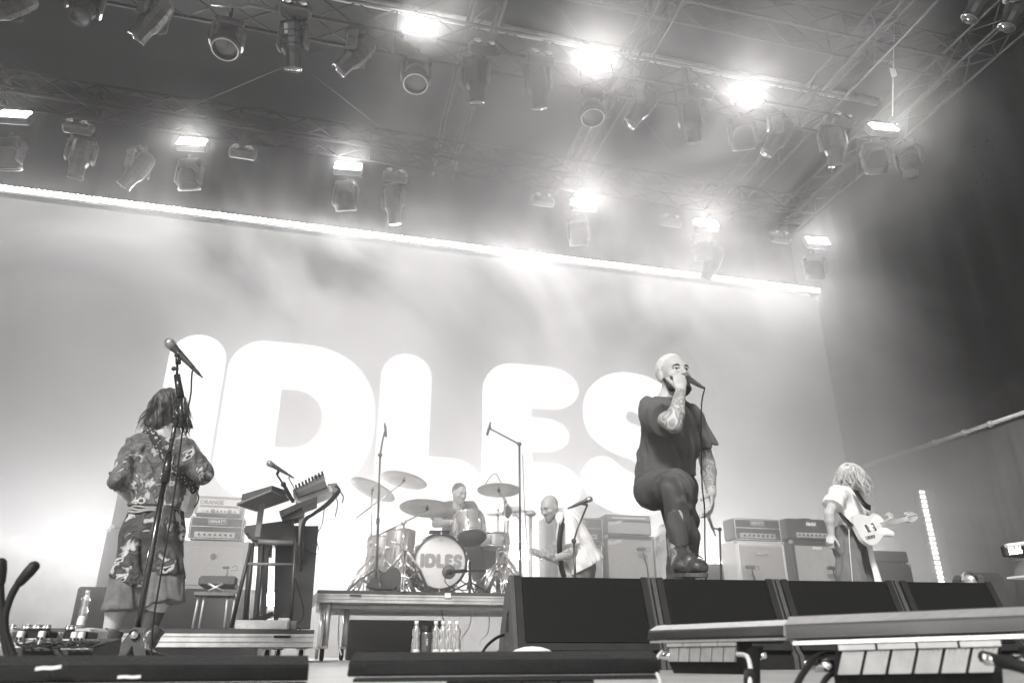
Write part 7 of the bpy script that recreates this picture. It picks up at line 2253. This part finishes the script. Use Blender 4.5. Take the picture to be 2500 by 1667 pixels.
for (x0, y0, pts, lab) in ((0, 0, [(36, 1600), (28, 1585), (14, 1540), (13, 1500), (25, 1460), (38, 1434), (44, 1426)], 'black gooseneck microphone bending right at the lower left'), (0, 0, [(22, 1600), (16, 1585), (8, 1540), (3, 1480), (1, 1440), (1, 1425)], 'black gooseneck microphone at the very left edge')):
    t = thing('gooseneck_microphone', lab, 'microphone', P(pts[0][0], 1600, 1.9), 'gooseneck microphones')
    pp = spline([P(x, y, 1.9) for (x, y) in pts])
    b = MB(); b.tube(pp, [.0075] * (len(pp) - 4) + [.006] * 4, 10); b.build('gooseneck', m_rubber, t)
    b = MB(); e = pp[-1]; d_ = (pp[-1] - pp[-4]).normalized(); b.lathe([(0, -.005), (.007, -.004), (.010, .005), (.0125, .03), (.012, .048), (.006, .055), (0, .056)], e, d_, 12); b.build('mic_head', m_black, t)

# ============================================================ RIGHT WING CLUTTER
Yw = 8.0
c = P(2365, 1415, Yw)
t = thing('work_lamp', 'round chrome lamp head standing behind the right end of the front cabinets', 'lamp', c)
b = MB(); b.lathe([(0, .12), (.05, .11), (.10, .04), (.115, 0), (.105, 0), (.09, .03), (0, .08)], c, (-.15, -1, .1), 20); b.build('reflector', m_chrome, t)
b = MB(); b.cyl((c.x, Yw + .1, .02), (c.x, Yw + .1, c.z), .02, 8); b.lathe([(0, 0), (.18, 0), (.18, .02), (0, .03)], (c.x, Yw + .1, 0), n=16); b.build('post', m_black, t)
t = thing('covered_case', 'dark covered case behind the right end of the front cabinets', 'case', P(2420, 1460, Yw))
b = MB(); zc2 = P(2420, 1398, Yw).z; xa, xb = P(2388, 1430, Yw).x, P(2455, 1430, Yw).x; b.bbox(((xa + xb) / 2, Yw + .2, zc2 / 2), (xb - xa, .5, zc2), .06); b.build('box', mat('cover_dark', .04, .8, 0, .2, 5), t)
# digital clock on a bar
Yc2 = 5.6
t = thing('digital_clock', 'digital clock with glowing white digits hanging at the right edge', 'clock', P(2475, 1345, Yc2))
a_, z_ = P(2452, 1352, Yc2), P(2530, 1325, Yc2)
b = MB(); b.bbox(P(2490, 1345, Yc2) + Vector((0, .04, 0)), (.30, .05, .10), .01); b.build('case', m_black, t)
b = MB(); text_mesh('15:56', .085, lambda x, y: P(2478, 1344, Yc2) + Vector((x * .88, .0, y + x * .10)), mb=b, bold=.004); b.build('digits', emitter('digit_white', 2.5), t)
b = MB(); b.cyl(P(2456, 1332, Yc2), P(2540, 1320, Yc2), .018, 8); b.build('hanging_bar', m_white, t)
t = thing('side_table', 'pale edged dark table top at the right edge below the clock', 'table', P(2510, 1400, 5.6))
b = MB(); b.bbox(P(2530, 1407, Yc2), (.25, .4, .02), .004); b.build('table_top', m_white, t)
b = MB(); b.bbox(P(2530, 1385, Yc2 + .02), (.22, .3, .16), .01); b.build('panel', m_grey, t)
b = MB(); b.cyl(P(2530, 1410, Yc2), Vector((P(2530, 1410, Yc2).x, Yc2, .0)), .03); b.build('leg', m_black, t)
# flakes floating near the top right
for i, (x, y) in enumerate(((2487, 286), (2423, 365), (2410, 345), (2400, 428), (2385, 445), (2409, 442), (2420, 495), (2378, 358))):
    p = P(x, y, 3.2 + .1 * i); b = MB(); r_ = .006 + .006 * rn.random()
    b.add([p + Vector((-r_, 0, -.002)), p + Vector((0, .004, -r_ * .3)), p + Vector((r_, 0, .004)), p + Vector((0, -.004, r_ * .4)), p + Vector((0, .001, .001))], [(0, 1, 4), (1, 2, 4), (2, 3, 4), (3, 0, 4), (0, 3, 2, 1)])
    tag(b.build('floating_flake', m_black), 'tiny dark flake drifting in the air at the upper right', 'flake', 'flakes drifting in the air')
